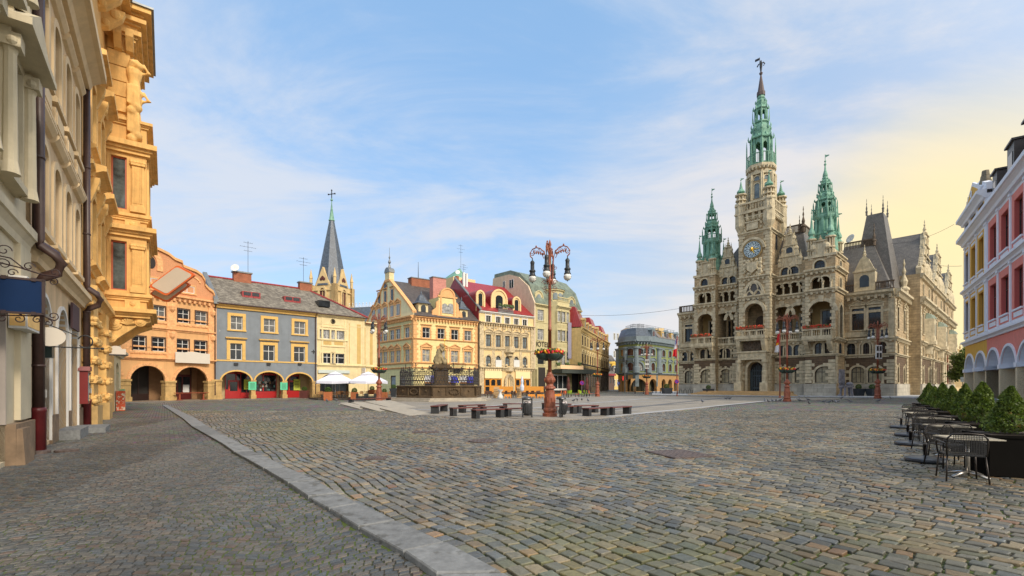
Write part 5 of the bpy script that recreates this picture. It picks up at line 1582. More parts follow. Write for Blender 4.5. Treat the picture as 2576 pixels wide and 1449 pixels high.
def spire(f,x,y,z0,zg,zt,R,name='spire',drum=True):
 """copper spire: drum to the gallery zg, open lantern, bulbs and needle up to zt; R = gallery radius"""
 mb=MB();a8=pi/8
 H_=zt-zg
 if drum:
  mb.lathe([(R*1.12,z0),(R*1.0,z0+(zg-z0)*.45),(R*1.08,z0+(zg-z0)*.5),(R*.84,z0+(zg-z0)*.55),(R*.8,zg-.9),(R*1.0,zg-.5),(R*1.04,zg-.2),(R*1.04,zg)],8,(x,y),a8)
  for k in range(8):
   a=k*pi/4
   c_,s_=cos(a),sin(a)
   mb.box(x+R*.86*c_-.16,x+R*.86*c_+.16,y+R*.86*s_-.16,y+R*.86*s_+.16,z0,zg-.6)
   mb.prism([(x+R*.9*c_-.5,z0+(zg-z0)*.42),(x+R*.9*c_+.5,z0+(zg-z0)*.42),(x+R*.9*c_,z0+(zg-z0)*.6)],y+R*.9*s_-.12,y+R*.9*s_+.12)
 h1=H_*.105
 for k in range(8):
  a,b=a8+k*pi/4,a8+(k+1)*pi/4
  p,q=Vector((x+R*cos(a),y+R*sin(a),0)),Vector((x+R*cos(b),y+R*sin(b),0))
  for z in(zg+.12,zg+h1):mb.tube([p+Vector((0,0,z)),q+Vector((0,0,z))],.09,4)
  for j in range(4):w_=p.lerp(q,(j+.5)/4);mb.tube([w_+Vector((0,0,zg)),w_+Vector((0,0,zg+h1))],.06,4)
  mb.tube([p+Vector((0,0,zg-.4)),p+Vector((0,0,zg+H_*.2)),p+Vector((0,0,zg+H_*.27))],[.15,.1,.02],5)
 r1=R*.68
 zl=zg+H_*.26
 def lantern(za,zb,r,n=8):
  for k in range(n):
   a=a8+k*2*pi/n
   mb.tube([(x+r*cos(a),y+r*sin(a),za),(x+r*cos(a),y+r*sin(a),zb)],r*.17,5)
   b=a8+(k+1)*2*pi/n
   p,q=Vector((x+r*cos(a),y+r*sin(a),0)),Vector((x+r*cos(b),y+r*sin(b),0))
   d=(q-p);nn=Vector((d.y,-d.x,0)).normalized()*.06
   o_=[(0,1.0),(0,.6),(.2,.78),(.5,.86),(.8,.78),(1,.6),(1,1.0)]
   vs=[p+d*s_+Vector((0,0,za+(zb-za)*t_))+nn for s_,t_ in o_]+[p+d*s_+Vector((0,0,za+(zb-za)*t_))-nn for s_,t_ in o_]
   m_=7
   mb.add(vs,[tuple(range(m_)),tuple(range(2*m_-1,m_-1,-1))]+[(i,m_+i,m_+(i+1)%m_,(i+1)%m_)for i in range(m_)])
   mb.prism([(x+r*1.02*cos(a+pi/n)-r*.22,zb-.1),(x+r*1.02*cos(a+pi/n)+r*.22,zb-.1),(x+r*1.02*cos(a+pi/n),zb+(zb-za)*.2)],y+r*1.02*sin(a+pi/n)-.05,y+r*1.02*sin(a+pi/n)+.05)
  mb.tube([(x,y,za),(x,y,zb)],r*.12,5)
 lantern(zg,zl,r1)
 prof=[(r1*1.25,zl),(r1*1.3,zl+.15),(r1*.95,zl+H_*.04),(r1*.88,zl+H_*.05),(r1*.98,zl+H_*.085),(r1*.96,zl+H_*.12),(r1*.72,zl+H_*.155),(r1*.85,zl+H_*.16),(r1*.82,zl+H_*.175)]
 mb.lathe(prof,8,(x,y),a8)
 for k in range(8):
  a=a8+k*pi/4;c_,s_=cos(a),sin(a)
  for rr_,z_,h_ in((r1*1.28,zl+.1,H_*.05),(r1*.98,zl+H_*.12,H_*.045),(r1*.8,zl+H_*.175,H_*.05),(r1*.76,zl+H_*.295,H_*.04),(r1*.55,zl+H_*.36,H_*.03)):mb.tube([(x+rr_*c_,y+rr_*s_,z_-.05),(x+rr_*1.03*c_,y+rr_*1.03*s_,z_+h_*.4),(x+rr_*c_,y+rr_*s_,z_+h_)],[.09,.12,.015],5)
 z2=zl+H_*.175
 for k in range(8):
  a=a8+k*pi/4;mb.ball((x+r1*.95*cos(a),y+r1*.95*sin(a),zl+H_*.1),r1*.16,6,4,(1,1,1.5))
 z3=z2+H_*.12
 lantern(z2,z3,r1*.6)
 for k in range(4):
  a=k*pi/2+.4;mb.tube([(x+r1*.85*cos(a),y+r1*.85*sin(a),z2),(x+r1*.85*cos(a),y+r1*.85*sin(a),z3+.3)],[.1,.03],4)
 r3=r1*.6
 mb.lathe([(r3*1.3,z3),(r3*1.3,z3+.1),(r3*.85,z3+H_*.035),(r3*.95,z3+H_*.055),(r3*.9,z3+H_*.075),(r3*.55,z3+H_*.1),(r3*.68,z3+H_*.11),(r3*.62,z3+H_*.14),(r3*.42,z3+H_*.15),(r3*.3,z3+H_*.19)],8,(x,y),a8)
 return f.add(name,mb,COPPER),z3+H_*.15,r3*.44
def turret(mb,x,y,z0,z1,z2,r,cop):
 """small corner turret: shaft to z1, copper onion and needle to z2"""
 mb.lathe([(r*1.05,z0),(r*1.05,z0+.3),(r*.85,z0+.4)],8,(x,y))
 for k in range(8):
  a=k*pi/4;mb.tube([(x+r*.75*cos(a),y+r*.75*sin(a),z0+.3),(x+r*.75*cos(a),y+r*.75*sin(a),z1)],r*.16,5)
 mb.lathe([(r*.5,z0+.3),(r*.5,z1)],8,(x,y));mb.lathe([(r*1.1,(z0+z1)/2),(r*1.1,(z0+z1)/2+.2)],8,(x,y));mb.lathe([(r*1.0,z1-.1),(r*1.2,z1),(r*1.2,z1+.2)],8,(x,y))
 h=z2-z1
 cop.lathe([(r*1.15,z1+.2),(r*.7,z1+h*.1),(r*.5,z1+h*.14),(r*.82,z1+h*.2),(r*.72,z1+h*.27),(r*.36,z1+h*.38),(.05,z1+h*.8)],10,(x,y))
 cop.tube([(x,y,z1+h*.75),(x,y,z2)],.035,4);cop.ball((x,y,z1+h*.88),.12,6,4)
 cop.poly((x,y,z2-.1),(x+.5,y,z2-.2),(x+.5,y,z2-.32),(x,y,z2-.4))
ZW=F0.Z('T2',150,672)
WH=st(DKF,GLASS,th_tr,.3,head='tri',nv=1,tr=.66,rec=.25)
def wing(f,xs,x0,x1,pairs=True,tall=(0,0)):
 lo=f.off(0)
 for c in xs:
  lo.win(c,GW[0],1.7,GW[1]-GW[0],.7,WG)
  for q in(-.9,.9):f.win(c+q,PWN[0]-.2,1.15,2.2,.57,WS)
  f.win(c,ZBAL+1.3,1.55,3.4,0,WH)
  f.trim.box(c-1.7,c+1.7,-.3,0,ZBAL+.2,ZBAL+1.0)
 lo.build(x0,x1,ZP,ZC1,th_lo,rev=.4)
 for z,h,pj in((ZC1-.1,.35,.3),(ZBAL-.55,.5,.45),(ZW-.8,.9,.8)):f.corn(x0,x1,z,h,pj,dent=0 if h<.4 else .8)
 f.trim.box(x0,x1,-.06,0,ZBAL+3.9,ZBAL+4.3)
 for x,s_ in((x0,1),(x1,-1)):quoins(f.trim,x,ZP+.1,ZC1-.15,w=1.3,h=.52,sx=s_,y=-.12);quoins(f.trim,x,ZC1+.4,ZBAL-.6,w=1.1,h=.5,sx=s_,y=-.1);f.trim.box(min(x,x+s_*.7),max(x,x+s_*.7),-.1,0,ZBAL,ZW-.8)
 wallgrid(f.wall,x0,x1,ZC1,ZW,f.holes,.4)
 f.add('wall',f.wall,th_up);f.add('stone_trim',f.trim,th_tr);f.trim=MB()
 p=MB();p.box(x0,x1,-.25,0,0,ZP);f.add('plinth',p,th_pl)
 b=MB();b.box(x0,x1,.1,.4,ZW+.2,ZW+.4);b.box(x0,x1,.1,.4,ZW+1.35,ZW+1.55)
 n=int((x1-x0)/.3)
 for i in range(n):
  x=x0+(i+.5)*(x1-x0)/n;q=.42 if i%9==0 else .1;b.box(x-q/2,x+q/2,.15,.35,ZW+.4,ZW+1.35)
 f.add('roof_balustrade',b,th_dk)
wl=F0.off(0);xa=wl.X('T2',95)
wing(wl,[wl.X('T2',172)],xa,wl.X('T2',240))
wl.wall=MB();wl.body(xa,3,0,ZW,16,back=False,right=False);wl.add('wall',wl.wall,th_up)
wr=F0.off(0);xb=F0.W
wing(wr,[wr.X('T3',285),wr.X('T3',392)],wr.X('T2',1340),xb)
ml=F0.off(4.6);RL=F0.off(6.0);mr=F0.off(4.6)
RLx=sec(RL,215,378,gw=(314,),gww=2.5,pr=(284,330),big=(300,),bigw=2.9,arc_=(273,318),arcw=1.35,top=(291,),topw=1.35,ztop=ZTOP,blc=False)
balcony(RL,RLx[0]-.1,RLx[1]+.1,1.6)
sec(ml,372,552,gw=(460,545),pr=(430,469,532),big=(438,527),bigw=2.7,arc_=(408,456,515),arcw=1.25,top=(455,508),topw=1.3)
sec(mr,825,1080,gw=(925,1043),gww=2.0,pr=(892,943,1015,1066),big=(896,1026),bigw=3.0,arc_=(868,925,991,1053),arcw=1.25,top=(922,986),topw=1.4)
RRx=sec(RR,1075,1310,gw=(1226,),gww=2.6,pr=(1182,1248),big=(1200,),bigw=3.4,arc_=(1164,1226),arcw=1.4,top=(1186,),topw=1.45,dep=9,blc=False)
balcony(RR,RRx[0]-.1,RRx[1]-.1,1.6)
fl=RR.side(RRx[1]+.02,0,pi/2,6)
for z,h,pj in((ZC1-.1,.35,.3),(ZBAL-.55,.5,.45),(ZC3-.2,.6,.45),(ZC4-.2,.6,.55),(ZTOP-.4,.5,.4)):fl.corn(0,6,z,h,pj)
ring(fl.trim,1.9,4.1,AR[0],AR[1]-.5,1.1,.4,-.14,0);ring(fl.trim,2.2,3.4,AC[0],AC[1],.6,.25,-.12,0);ring(fl.trim,2.2,3.4,TW[0],TW[1],.6,.25,-.12,0)
quoins(fl.trim,0,ZP,ZBAL-.6,w=1.2,h=.52,y=-.1)
fl.add('stone_trim',fl.trim,th_tr)
mb=MB()
for a,b,z0,z1,r in((1.95,4.05,AR[0],AR[1]-.55,1.05),(2.25,3.35,AC[0],AC[1]-.05,.55),(2.25,3.35,TW[0],TW[1]-.05,.55),(2.2,3.6,PWN[0],PWN[1],.7)):mb.prism(outline(a,b,z0,z1,r),-.03,-.005)
fl.add('blind_window',mb,GLASS)
mb=MB()
x0,x1=mr.X('T2',840),mr.X('T2',1085)
zr=mr.Z('T1',1000,1400,4)
mb.add([(x0-3,.6,ZTOP),(x1,.6,ZTOP),(x1,11,ZTOP),(x0-3,11,ZTOP),(x0-3,4,zr),(x1-1.5,4,zr),(x1-1.5,9,zr),(x0-3,9,zr)],[(0,1,5,4),(1,2,6,5),(2,3,7,6),(4,5,6,7)])
mr.add('roof',mb,SLATE)
rl=MB();xi=x1-1.5
rl.box(x0,xi,3.9,4.1,zr,zr+.25)
for i in range(18):x=x0+(xi-x0)*i/17;rl.box(x-.06,x+.06,3.95,4.05,zr+.25,zr+1.4)
rl.box(x0,xi,3.9,4.1,zr+1.3,zr+1.5);rl.box(xi-.1,xi+.1,4,9,zr+1.3,zr+1.5)
for i in range(8):rl.box(xi-.06,xi+.06,4+i*.7,4.1+i*.7,zr,zr+1.4)
pinnacle(rl,xi,4,zr,4.4,.3);pinnacle(rl,(x0+xi)/2+1,4,zr,3,.2)
mr.add('roof_railing',rl,th_dk)
x0,x1=ml.X('T2',372),ml.X('T2',560)
mb=MB();mb.add([(x0,.6,ZTOP),(x1+3,.6,ZTOP),(x1+3,11,ZTOP),(x0,11,ZTOP),(x0+3,4,zr),(x1+3,4,zr),(x1+3,9,zr),(x0+3,9,zr)],[(0,1,5,4),(3,0,4,7),(2,3,7,6),(4,5,6,7)]);ml.add('roof',mb,SLATE)
rl=MB();rl.box(x0+3,x1+2,3.9,4.1,zr+1.0,zr+1.2)
for i in range(8):x=x0+3+(x1-x0-1)*i/7;rl.box(x-.06,x+.06,3.95,4.05,zr,zr+1.1)
pinnacle(rl,x0+3,4,zr,4,.3);ml.add('roof_railing',rl,th_dk)
dutch_gable(mr,mr.X('T2',955),(mr.X('T2',1050)-mr.X('T2',862))*.98,ZTOP-.6,mr.Z('T2',945,40)-ZTOP+.6)
dutch_gable(ml,ml.X('T2',474),(ml.X('T2',540)-ml.X('T2',408))*1.05,ZTOP-.6,mr.Z('T2',945,40)-ZTOP+.6)
ZG=RR.Z('T1',1195,1262,2.5);ZS=RR.Z('T1',1178,790,2.5);RG=1.62
for ff,(a,b)in((RR,RRx),(RL,RLx)):
 xc,w_=(a+b)/2,b-a
 dutch_gable(ff,xc,w_*.5,ZTOP-.3,2.8,steps=1,win=0,fig=False)
 for px_ in(a+.75,b-.75):
  for py_ in(.5,5.4):mb,cp=MB(),MB();turret(mb,px_,py_,ZTOP-.6,ZTOP+2.6,ZTOP+7.6,.62,cp);o=ff.add('turret',mb,th_tr);obj('turret_cap',cp,COPPER,o,M=Matrix.Identity(4))
 mb=MB()
 mb.box(a-.15,b+.15,-.2,6.1,ZTOP-.3,ZTOP+.1);mb.box(a+.3,b-.3,.2,5.6,ZTOP,ZTOP+.9)
 ff.add('parapet',mb,th_tr)
 sp_,ztip,rt=spire(ff,xc,3.0,ZTOP+.6,ZG,ZS-(ZS-ZG)*.1,RG,'side_spire')
 cp=MB();cp.lathe([(rt*.9,ztip-.2),(rt*1.3,ztip+.2),(rt*1.0,ztip+.6),(rt*.5,ztip+1.1),(.05,ZS-1.2),(.04,ZS)],8,(xc,3.0));cp.ball((xc,3.0,ZS-1.1),.16,6,4);cp.ball((xc,3.0,ZS-1.6),.2,6,4)
 cp.poly((xc,3,ZS-.1),(xc+.55,3,ZS-.2),(xc+.55,3,ZS-.35),(xc,3,ZS-.5));obj('needle',cp,COPPER,sp_,M=Matrix.Identity(4))
# ---- clock tower
TWR=F0.off(7.0)
xl,xr=TWR.X('T2',560),TWR.X('T2',802)
zt=lambda y:TWR.Z('T1',650,y)
zq=lambda y:TWR.Z('T2',670,y)
ZB=zt(1200)
w=TWR.off(0)
xc=(xl+xr)/2
aw=(TWR.X('T2',752)-TWR.X('T2',606))*.96
AX=(TWR.X('T2',752)+TWR.X('T2',606))/2
pa_=(zq(1272),zq(1050));pw_=(TWR.X('T2',752)-TWR.X('T2',628))
PX=TWR.X('T2',692)
zbl=zq(870)
w.holes=[(AX-aw/2,AX+aw/2,zbl+.1,zq(597),aw/2),(PX-pw_/2,PX+pw_/2,zq(1275),pa_[1],pw_/2)]
wallgrid(w.wall,xl,xr,0,ZB,w.holes,1.3)
w.body(xl,xr,0,ZB,6.4,back=True)
w.add('wall',w.wall,th_up)
tr=MB()
for y_ in(590-40,400,1005,870):TWR.corn(xl-.1,xr+.1,zq(y_)-.2,.55,.45,mb=tr,dent=.7)
for y_ in(1400,1280):TWR.corn(xl-.1,xr+.1,zt(y_)-.2,.5,.4,mb=tr)
sd=TWR.side(xr+.01,0,pi/2,6.4)
t2=MB()
for z in(zq(550),zq(400),zq(1005),zq(870),zt(1400),zt(1280)):sd.corn(0,6.4,z-.2,.5,.4,mb=t2)
quoins(t2,0,0,ZB-4,w=.9,h=.5,y=-.08);quoins(t2,6.4,16,ZB-4,w=.9,h=.5,y=-.08,sx=-1)
sd.add('stone_trim',t2,th_tr)
mb=MB();mb.prism(outline(2.6,3.5,24.5,27.0,.4),-.03,-.002);mb.prism(outline(2.6,3.5,19.5,21.5,.4),-.03,-.002);sd.add('slit_window',mb,GLASS)
for s_ in(1,-1):quoins(tr,xl if s_>0 else xr,1,ZB-3,w=1.0,h=.5,y=-.1,sx=s_)
zr0,zr1=zq(575),zq(440)
RW=aw/2*.97
rc=zr0+.1
ring(tr,AX-RW,AX+RW,rc,rc+(zr1-zr0)*1.0,(zr1-zr0)*1.0,.42,-.25,0,foot=False)
for q,zc_,rr in((0,.66,.3),(-.46,.24,.27),(.46,.24,.27)):
 X_,Z_=AX+q*RW,rc+(zr1-zr0)*zc_
 ring(tr,X_-rr*RW*1.25,X_+rr*RW*1.25,Z_,Z_+rr*(zr1-zr0)*.95,rr*(zr1-zr0)*.95,.22,-.2,0,foot=False,n=10)
 for k in range(10):
  a0,a1=radians(180+18*k),radians(198+18*k);r1_,r2_=rr*RW*1.25,rr*(zr1-zr0)*.95
  tr.tube([(X_+(r1_+.1)*cos(a0),-.1,Z_+(r2_+.1)*sin(a0)),(X_+(r1_+.1)*cos(a1),-.1,Z_+(r2_+.1)*sin(a1))],.11,4)
ring(tr,AX-aw/2,AX+aw/2,zq(597)-aw/2,zq(597),aw/2,.5,-.25,0,foot=False)
mb=MB();mb.prism(arc(AX,rc,RW,(zr1-zr0),180,0,14),-.04,-.01);TWR.add('rose_window',mb,mat('rose_brown_glass',(.075,.06,.045),rough=.3))  # dark brown pane behind the tracery rings
mb=MB();mb.box(xl,xr,3.6,3.7,zbl,zq(560));mb.k=1;mb.prism(outline(AX-.9,AX+.9,zbl,zbl+4.2,.9),3.5,3.62);mb.k=2;mb.box(AX-1.2,AX+1.2,3.45,3.6,zbl+6.3,zbl+8.3);TWR.add('great_loggia',mb,[th_up,th_dk,th_pl])
R_=(zq(115)-zq(243))/2;CXk,CZk=TWR.X('T2',668),zq(179)
ring(tr,CXk-R_*1.18,CXk+R_*1.18,CZk,CZk+R_*1.2,R_*1.2,.4,-.3,0,foot=False)
M_=Matrix.Translation((CXk,-.12,CZk))@Matrix.Rotation(pi/2,4,'X')
mb=MB();mb.lathe([(R_*1.14,-.1),(R_*1.14,.14),(R_*1.0,.16),(R_*.98,.05)],40,cap=True);ck=TWR.add('clock',mb,mat('clock_gilt_rim',(.3,.2,.07),rough=.5),M=M_)
mb=MB();mb.lathe([(R_*.99,.155),(.001,.165)],40,cap=False);mb.k=1
for k in range(12):
 mb.T=Matrix.Rotation(k*pi/6,4,'Z');mb.box(-.1,.1,R_*.7,R_*.9,.168,.2)
 mb.T=Matrix.Rotation((k+.5)*pi/6,4,'Z');mb.box(-.035,.035,R_*.3,R_*.97,.168,.19)
mb.T=None
for a,b in((.96,.99),(.6,.62),(.28,.3)):mb.lathe([(R_*a,.168),(R_*a,.2),(R_*b,.2),(R_*b,.168)],40,cap=False)
obj('dial',mb,[mat('pale_dial',srgb(206,220,222),rough=.25,var=.05),mat('dial_blue',srgb(40,78,92),rough=.4)],ck)
mb=MB();mb.T=Matrix.Rotation(radians(-90),4,'Z');mb.box(-.05,.05,-.3,R_*.8,.22,.25);mb.T=Matrix.Rotation(radians(-152),4,'Z');mb.box(-.07,.07,-.3,R_*.55,.25,.28);mb.T=None
for k in range(12):a=k*pi/6;mb.tube([(0,0,.23),(R_*.3*cos(a),R_*.3*sin(a),.23)],[.12,.01],4)
mb.lathe([(R_*.2,.2),(R_*.2,.24),(.001,.27)],12);obj('hand',mb,GOLD,ck)
mb=MB();rx=random.Random(5)
z0,z1=zq(385),zq(255)
for k in range(120):
 q=rx.uniform(-1,1);zz_=rx.uniform(0,1);mb.ball((CXk+q*R_*(1.1-.15*zz_),-.05,z0+(z1-z0)*zz_),rx.uniform(.12,.3),6,4,(1,1.1,1.2))
mb.prism([(CXk-.8,z0+2.3),(CXk+.8,z0+2.3),(CXk+.8,z0+1.1),(CXk,z0+.5),(CXk-.8,z0+1.1)],-.5,0)
TWR.add('carved_arms',mb,th_tr)
mb=MB();z0,z1=zt(1400),zt(1290)
mb.box(CXk-.9,CXk+.9,-.25,0,z0+.6,z0+1.8);mb.box(CXk-1.2,CXk+1.2,-.35,0,z0+1.8,z0+2.0)
for k in range(26):a=rx.uniform(0,pi*2);mb.ball((CXk+1.4*cos(a),-.1,(z0+z1)/2+1.2*sin(a)),rx.uniform(.12,.22),6,4)
TWR.add('cartouche',mb,th_tr)
TWR.add('stone_trim',tr,th_tr)
g=MB();zc_=zt(1290)
for f_,a,b in((None,xl,xr),):
 n=5
 for k in range(n):
  x=a+(b-a)*(k+.5)/n;g.xprism([(0,zc_-.4),(-.2,zc_-.3),(-.55,zc_+1.0),(0,zc_+1.0)],x-.2,x+.2)
  g.ball((x,-.2,zc_+.1),.3,6,4,(1,1,1.3))
g.box(xl-.5,xr+.5,-.7,7.0,zt(1245),zt(1235));baluster_rail(g,xl-.4,xr+.4,zt(1235),1.6,-.65,-.4,.42)
for k in range(9):y=.2+k*.72;g.box(xr+.25,xr+.45,y-.12,y+.12,zt(1235),zt(1235)+1.4);g.xprism([(y-.2,zc_),(y+.2,zc_),(y+.2,zc_+1),(y-.2,zc_+1)],xr,xr+.4)
g.box(xr+.2,xr+.5,-.5,6.9,zt(1235)+1.4,zt(1235)+1.65);g.box(xl-.5,xl-.2,-.5,6.9,zt(1235)+1.4,zt(1235)+1.65)
TWR.add('corbel_gallery',g,th_tr)
for x in(xl+.25,xr-.25):
 for y in(.25,6.15):mb,cp=MB(),MB();mb.lathe([(.3,zt(1400)),(.95,zt(1330)),(.95,zt(1170)),(1.05,zt(1165)),(1.0,zt(1150))],8,(x,y));turret(mb,x,y,zt(1170),zt(1085),zt(940),.82,cp);o=TWR.add('turret',mb,th_tr);obj('turret_cap',cp,COPPER,o,M=Matrix.Identity(4))
yc=3.2;RD=(xr-xl)/2*.8
a8=pi/8
mb=MB();mb.lathe([(RD,ZB-.5),(RD,zt(880))],8,(xc,yc),a8);dr=TWR.add('tower_drum',mb,th_up)
mb,wn=MB(),MB()
for k in range(8):
 T_=Matrix.Translation((xc,yc,0))@Matrix.Rotation(k*pi/4,4,'Z');mb.T=T_;wn.T=T_
 ap=-RD*cos(a8)
 for z0,z1,hw_ in((zt(1115),zt(1000),.42),(zt(975),zt(945),.42)):
  wn.prism(outline(-hw_,hw_,z0,z1,.4),ap-.04,ap-.005);ring(mb,-hw_,hw_,z0,z1,.4,.16,ap-.18,ap)
 mb.prism([(-1.05,zt(930)),(1.05,zt(930)),(0,zt(892))],ap-.3,ap+.2)
 mb.box(-1.05,-.8,ap-.35,ap,ZB,zt(925));mb.box(.8,1.05,ap-.35,ap,ZB,zt(925))
 mb.box(-1.1,1.1,ap-.25,ap,zt(1135),zt(1125))
for k in range(8):
 a=a8+k*pi/4;mb.T=None;mb.tube([(xc+RD*1.02*cos(a),yc+RD*1.02*sin(a),ZB),(xc+RD*1.02*cos(a),yc+RD*1.02*sin(a),zt(905))],[.35,.22],6)
rg=RD*1.12
mb.lathe([(RD*.98,zt(890)),(rg*1.08,zt(872)),(rg*1.08,zt(850)),(rg*.5,zt(848))],8,(xc,yc),a8)
for k in range(24):a=k*pi/12;mb.box(xc+rg*cos(a)-.12,xc+rg*cos(a)+.12,yc+rg*sin(a)-.12,yc+rg*sin(a)+.12,zt(890),zt(868))
TWR.add('drum_stonework',mb,th_tr)
obj('drum_window',wn,GLASSB,dr,M=Matrix.Identity(4))
zg_,ztp=zt(850),zt(330)
zt=lambda y:TWR.Z('T1',650,y,3.2)
sp_,ztip,rt=spire(TWR,xc,yc,0,zg_,zg_+(zt(352)-zg_)/.705,rg,'main_spire',drum=False)
mb=MB();rs=.55
mb.lathe([(rs*1.25,ztip-.3),(rs*1.25,ztip+.3),(rs,ztip+.5),(.12,zt(205)),(.22,zt(200)),(.3,zt(190)),(.15,zt(182))],8,(xc,yc));nb=obj('needle',mb,mat('brown_needle',(.09,.06,.055),rough=.5),sp_,M=Matrix.Identity(4))
mb=MB();z=zt(182);k_=(zt(90)-z)
mb.lathe([(.1,z),(.16,z+k_*.2),(.22,z+k_*.45),(.24,z+k_*.62),(.28,z+k_*.76),(.1,z+k_*.83),(.15,z+k_*.9),(.03,z+k_)],8,(xc,yc));mb.tube([(xc-.35,yc,z+k_*.75),(xc-.62,yc,z+k_*.55)],.1,5);mb.tube([(xc+.35,yc,z+k_*.75),(xc+.6,yc,z+k_*.58),(xc+.4,yc,z+k_*.45)],.1,5)
mb.tube([(xc-.2,yc,z+k_*.7),(xc-.2,yc,zt(65))],.04,4);mb.box(xc-.95,xc-.2,yc-.03,yc+.03,zt(85),zt(68));obj('spire_figure',mb,IRON,nb,M=Matrix.Identity(4))
a,b=TWR.X('T2',558),TWR.X('T2',790)
z0=zq(1275)
balc_top=zq(805)
mb=MB();ox=-1.7
mb.box(a,b,ox,0,zbl-.1,zbl+.3);mb.box(a+.1,b-.1,ox+.15,0,zbl-.4,zbl-.1)
baluster_rail(mb,a,b,zbl+.3,balc_top-zbl-.4,ox,ox+.25,.34,posts=(b-a)/4)
for k in range(4):
 for x in(a,b-.22):mb.box(x,x+.22,ox+.3+k*.36,ox+.45+k*.36,zbl+.3,balc_top)
for x in(a+.1,b-.7):mb.xprism([(0,zbl-.4),(ox*.9,zbl-.4),(ox*.8,zbl-1.1),(ox*.35,zbl-2.4),(0,zbl-2.8)],x,x+.6)
TWR.add('balcony',mb,th_tr)
flowers(TWR,a+.2,b-.2,ox+.1,balc_top+.3)
zr0,zr1=zq(965),zq(885)
mb=MB();mb.box(a+.9,b-.9,-.3,0,zr0,zr1)
for k in range(90):mb.ball((rx.uniform(a+1,b-1),-.3,rx.uniform(zr0+.15,zr1-.1)),rx.uniform(.1,.24),6,4,(1,.8,1.3))
TWR.add('relief_panel',mb,th_dk)
mb=MB()
a2,b2=TWR.X('T2',565),TWR.X('T2',800)
mb.box(a2,b2,-1.5,0,zr0-.35,zr0-.1);mb.box(a2+.2,b2-.2,-1.3,0,zr0-1.5,zr0-.35)
for k in range(5):x=a2+(b2-a2)*(k+.5)/5;mb.lathe([(.3,0),(.3,.1),(.2,.12)],10)if 0 else mb.ball((x,-1.3,zr0-.9),.3,8,4,(1,.3,1))
for x in(TWR.X('T2',577),TWR.X('T2',777)):
 zt_=zr0-1.5;zb_=z0
 mb.box(x-.6,x+.6,-1.55,0,zb_-1.0,zb_+1.4);mb.box(x-.68,x+.68,-1.65,0,zb_-1.0,zb_-.3)
 mb.lathe([(.5,zb_+1.4),(.42,zb_+1.6),(.44,zb_+3.3),(.36,zb_+3.4),(.34,zt_-.7),(.5,zt_-.4),(.5,zt_)],14,(x,-.95))
ring(mb,PX-pw_/2,PX+pw_/2,z0,pa_[1],pw_/2,.35,-.35,0)
TWR.add('portal',mb,th_tr)
mb=MB();zi=z0+3.4
mb.box(PX-pw_/2,PX+pw_/2,1.25,1.3,z0,pa_[1]);mb.k=1
for k in range(9):x=PX+pw_*(k/8-.5)*.96;mb.box(x-.05,x+.05,1.0,1.08,z0,zi+(1-abs(k-4)/4)*1.2)
for z in(z0+.4,z0+.6,z0+2.6,zi):mb.box(PX-pw_/2,PX+pw_/2,1.0,1.08,z-.07,z+.07)
for i in range(6):
 for j in range(5):mb.lathe([(.1,0)],4)if 0 else mb.ball((PX+pw_*((i+.5)/6-.5),1.03,z0+1.0+j*.35),.13,6,3,(1,.4,1))
mb.box(PX-pw_/2,PX-pw_*.33,1.0,1.1,z0,zi-.2);mb.box(PX+pw_*.36,PX+pw_/2,1.0,1.1,z0,zi-.2)
TWR.add('gate',mb,[DARKIN,mat('blue_grey_gate',(.06,.085,.1),rough=.4)])
mb=MB()
sa,sb_=TWR.X('T2',330),TWR.X('T2',985)
for k in range(6):mb.box(sa-k*.35,sb_+k*.35,-2.6-k*.4,0.0 if k==0 else-2.6-(k-1)*.4,0,z0-(z0-.12)*k/6-.02)
mb.box(sa,sb_,-2.6,-.3,0,z0-.02)if 0 else None
TWR.add('entrance_steps',mb,mat('yellow_steps',srgb(196,160,104),var=.2,stain=.3,brick=(2,.3,.015,.7,.1)))
ZE=ZW+.3
mb=MB();xa_=wr.X('T2',1330)
zrr=wr.Z('T3',330,385,4.5)
mb.add([(xa_-1,.4,ZE),(xb-.4,.4,ZE),(xb-.4,14,ZE),(xa_-1,14,ZE),(xa_-1,4.5,zrr),(xb-3.2,4.5,zrr),(xb-3.2,14,zrr),(xa_-1,14,zrr)],[(0,1,5,4),(1,2,6,5),(2,3,7,6),(3,0,4,7),(4,5,6,7)])
wr.add('roof',mb,SLATE)
rl=MB()
for i in range(20):x=xa_+(xb-3.2-xa_)*i/19;rl.box(x-.06,x+.06,4.5,4.6,zrr,zrr+1.1)
rl.box(xa_,xb-3.2,4.45,4.65,zrr+1.0,zrr+1.2);rl.box(xb-4.7,xb-4.5,4.5,14,zrr+1.0,zrr+1.2)
for i in range(9):rl.box(xb-3.25,xb-4.55,4.5+i,4.6+i,zrr,zrr+1.1)
pinnacle(rl,xb-3.2,4.6,zrr,3.6,.25);wr.add('roof_railing',rl,th_dk)
x=wr.X('T3',326);mb=MB();zd=wr.Z('T3',326,545)
mb.box(x-1.35,x+1.35,.0,4,ZE,zd);mb.box(x-1.5,x+1.5,-.15,.1,zd,zd+.25);mb.prism([(x-1.3,zd+.2),(x+1.3,zd+.2),(x+.8,zd+1.4),(x+.55,zd+2),(x,zd+2.6),(x-.55,zd+2),(x-.8,zd+1.4)],-.05,.6);pinnacle(mb,x,.2,zd+2.3,2,.2);mb.k=1;mb.prism(outline(x-.6,x+.6,ZE+.6,ZE+2.5,.6),-.05,.0);wr.add('dormer',mb,[th_tr,GLASS])
dish(TH,(xa_+1,4,zrr+1.6),.75,M=wr.ml)
P2=gp(2250,72)
SD=Fac(TH,P2,P2+Vector((.735,.678,0))*62)
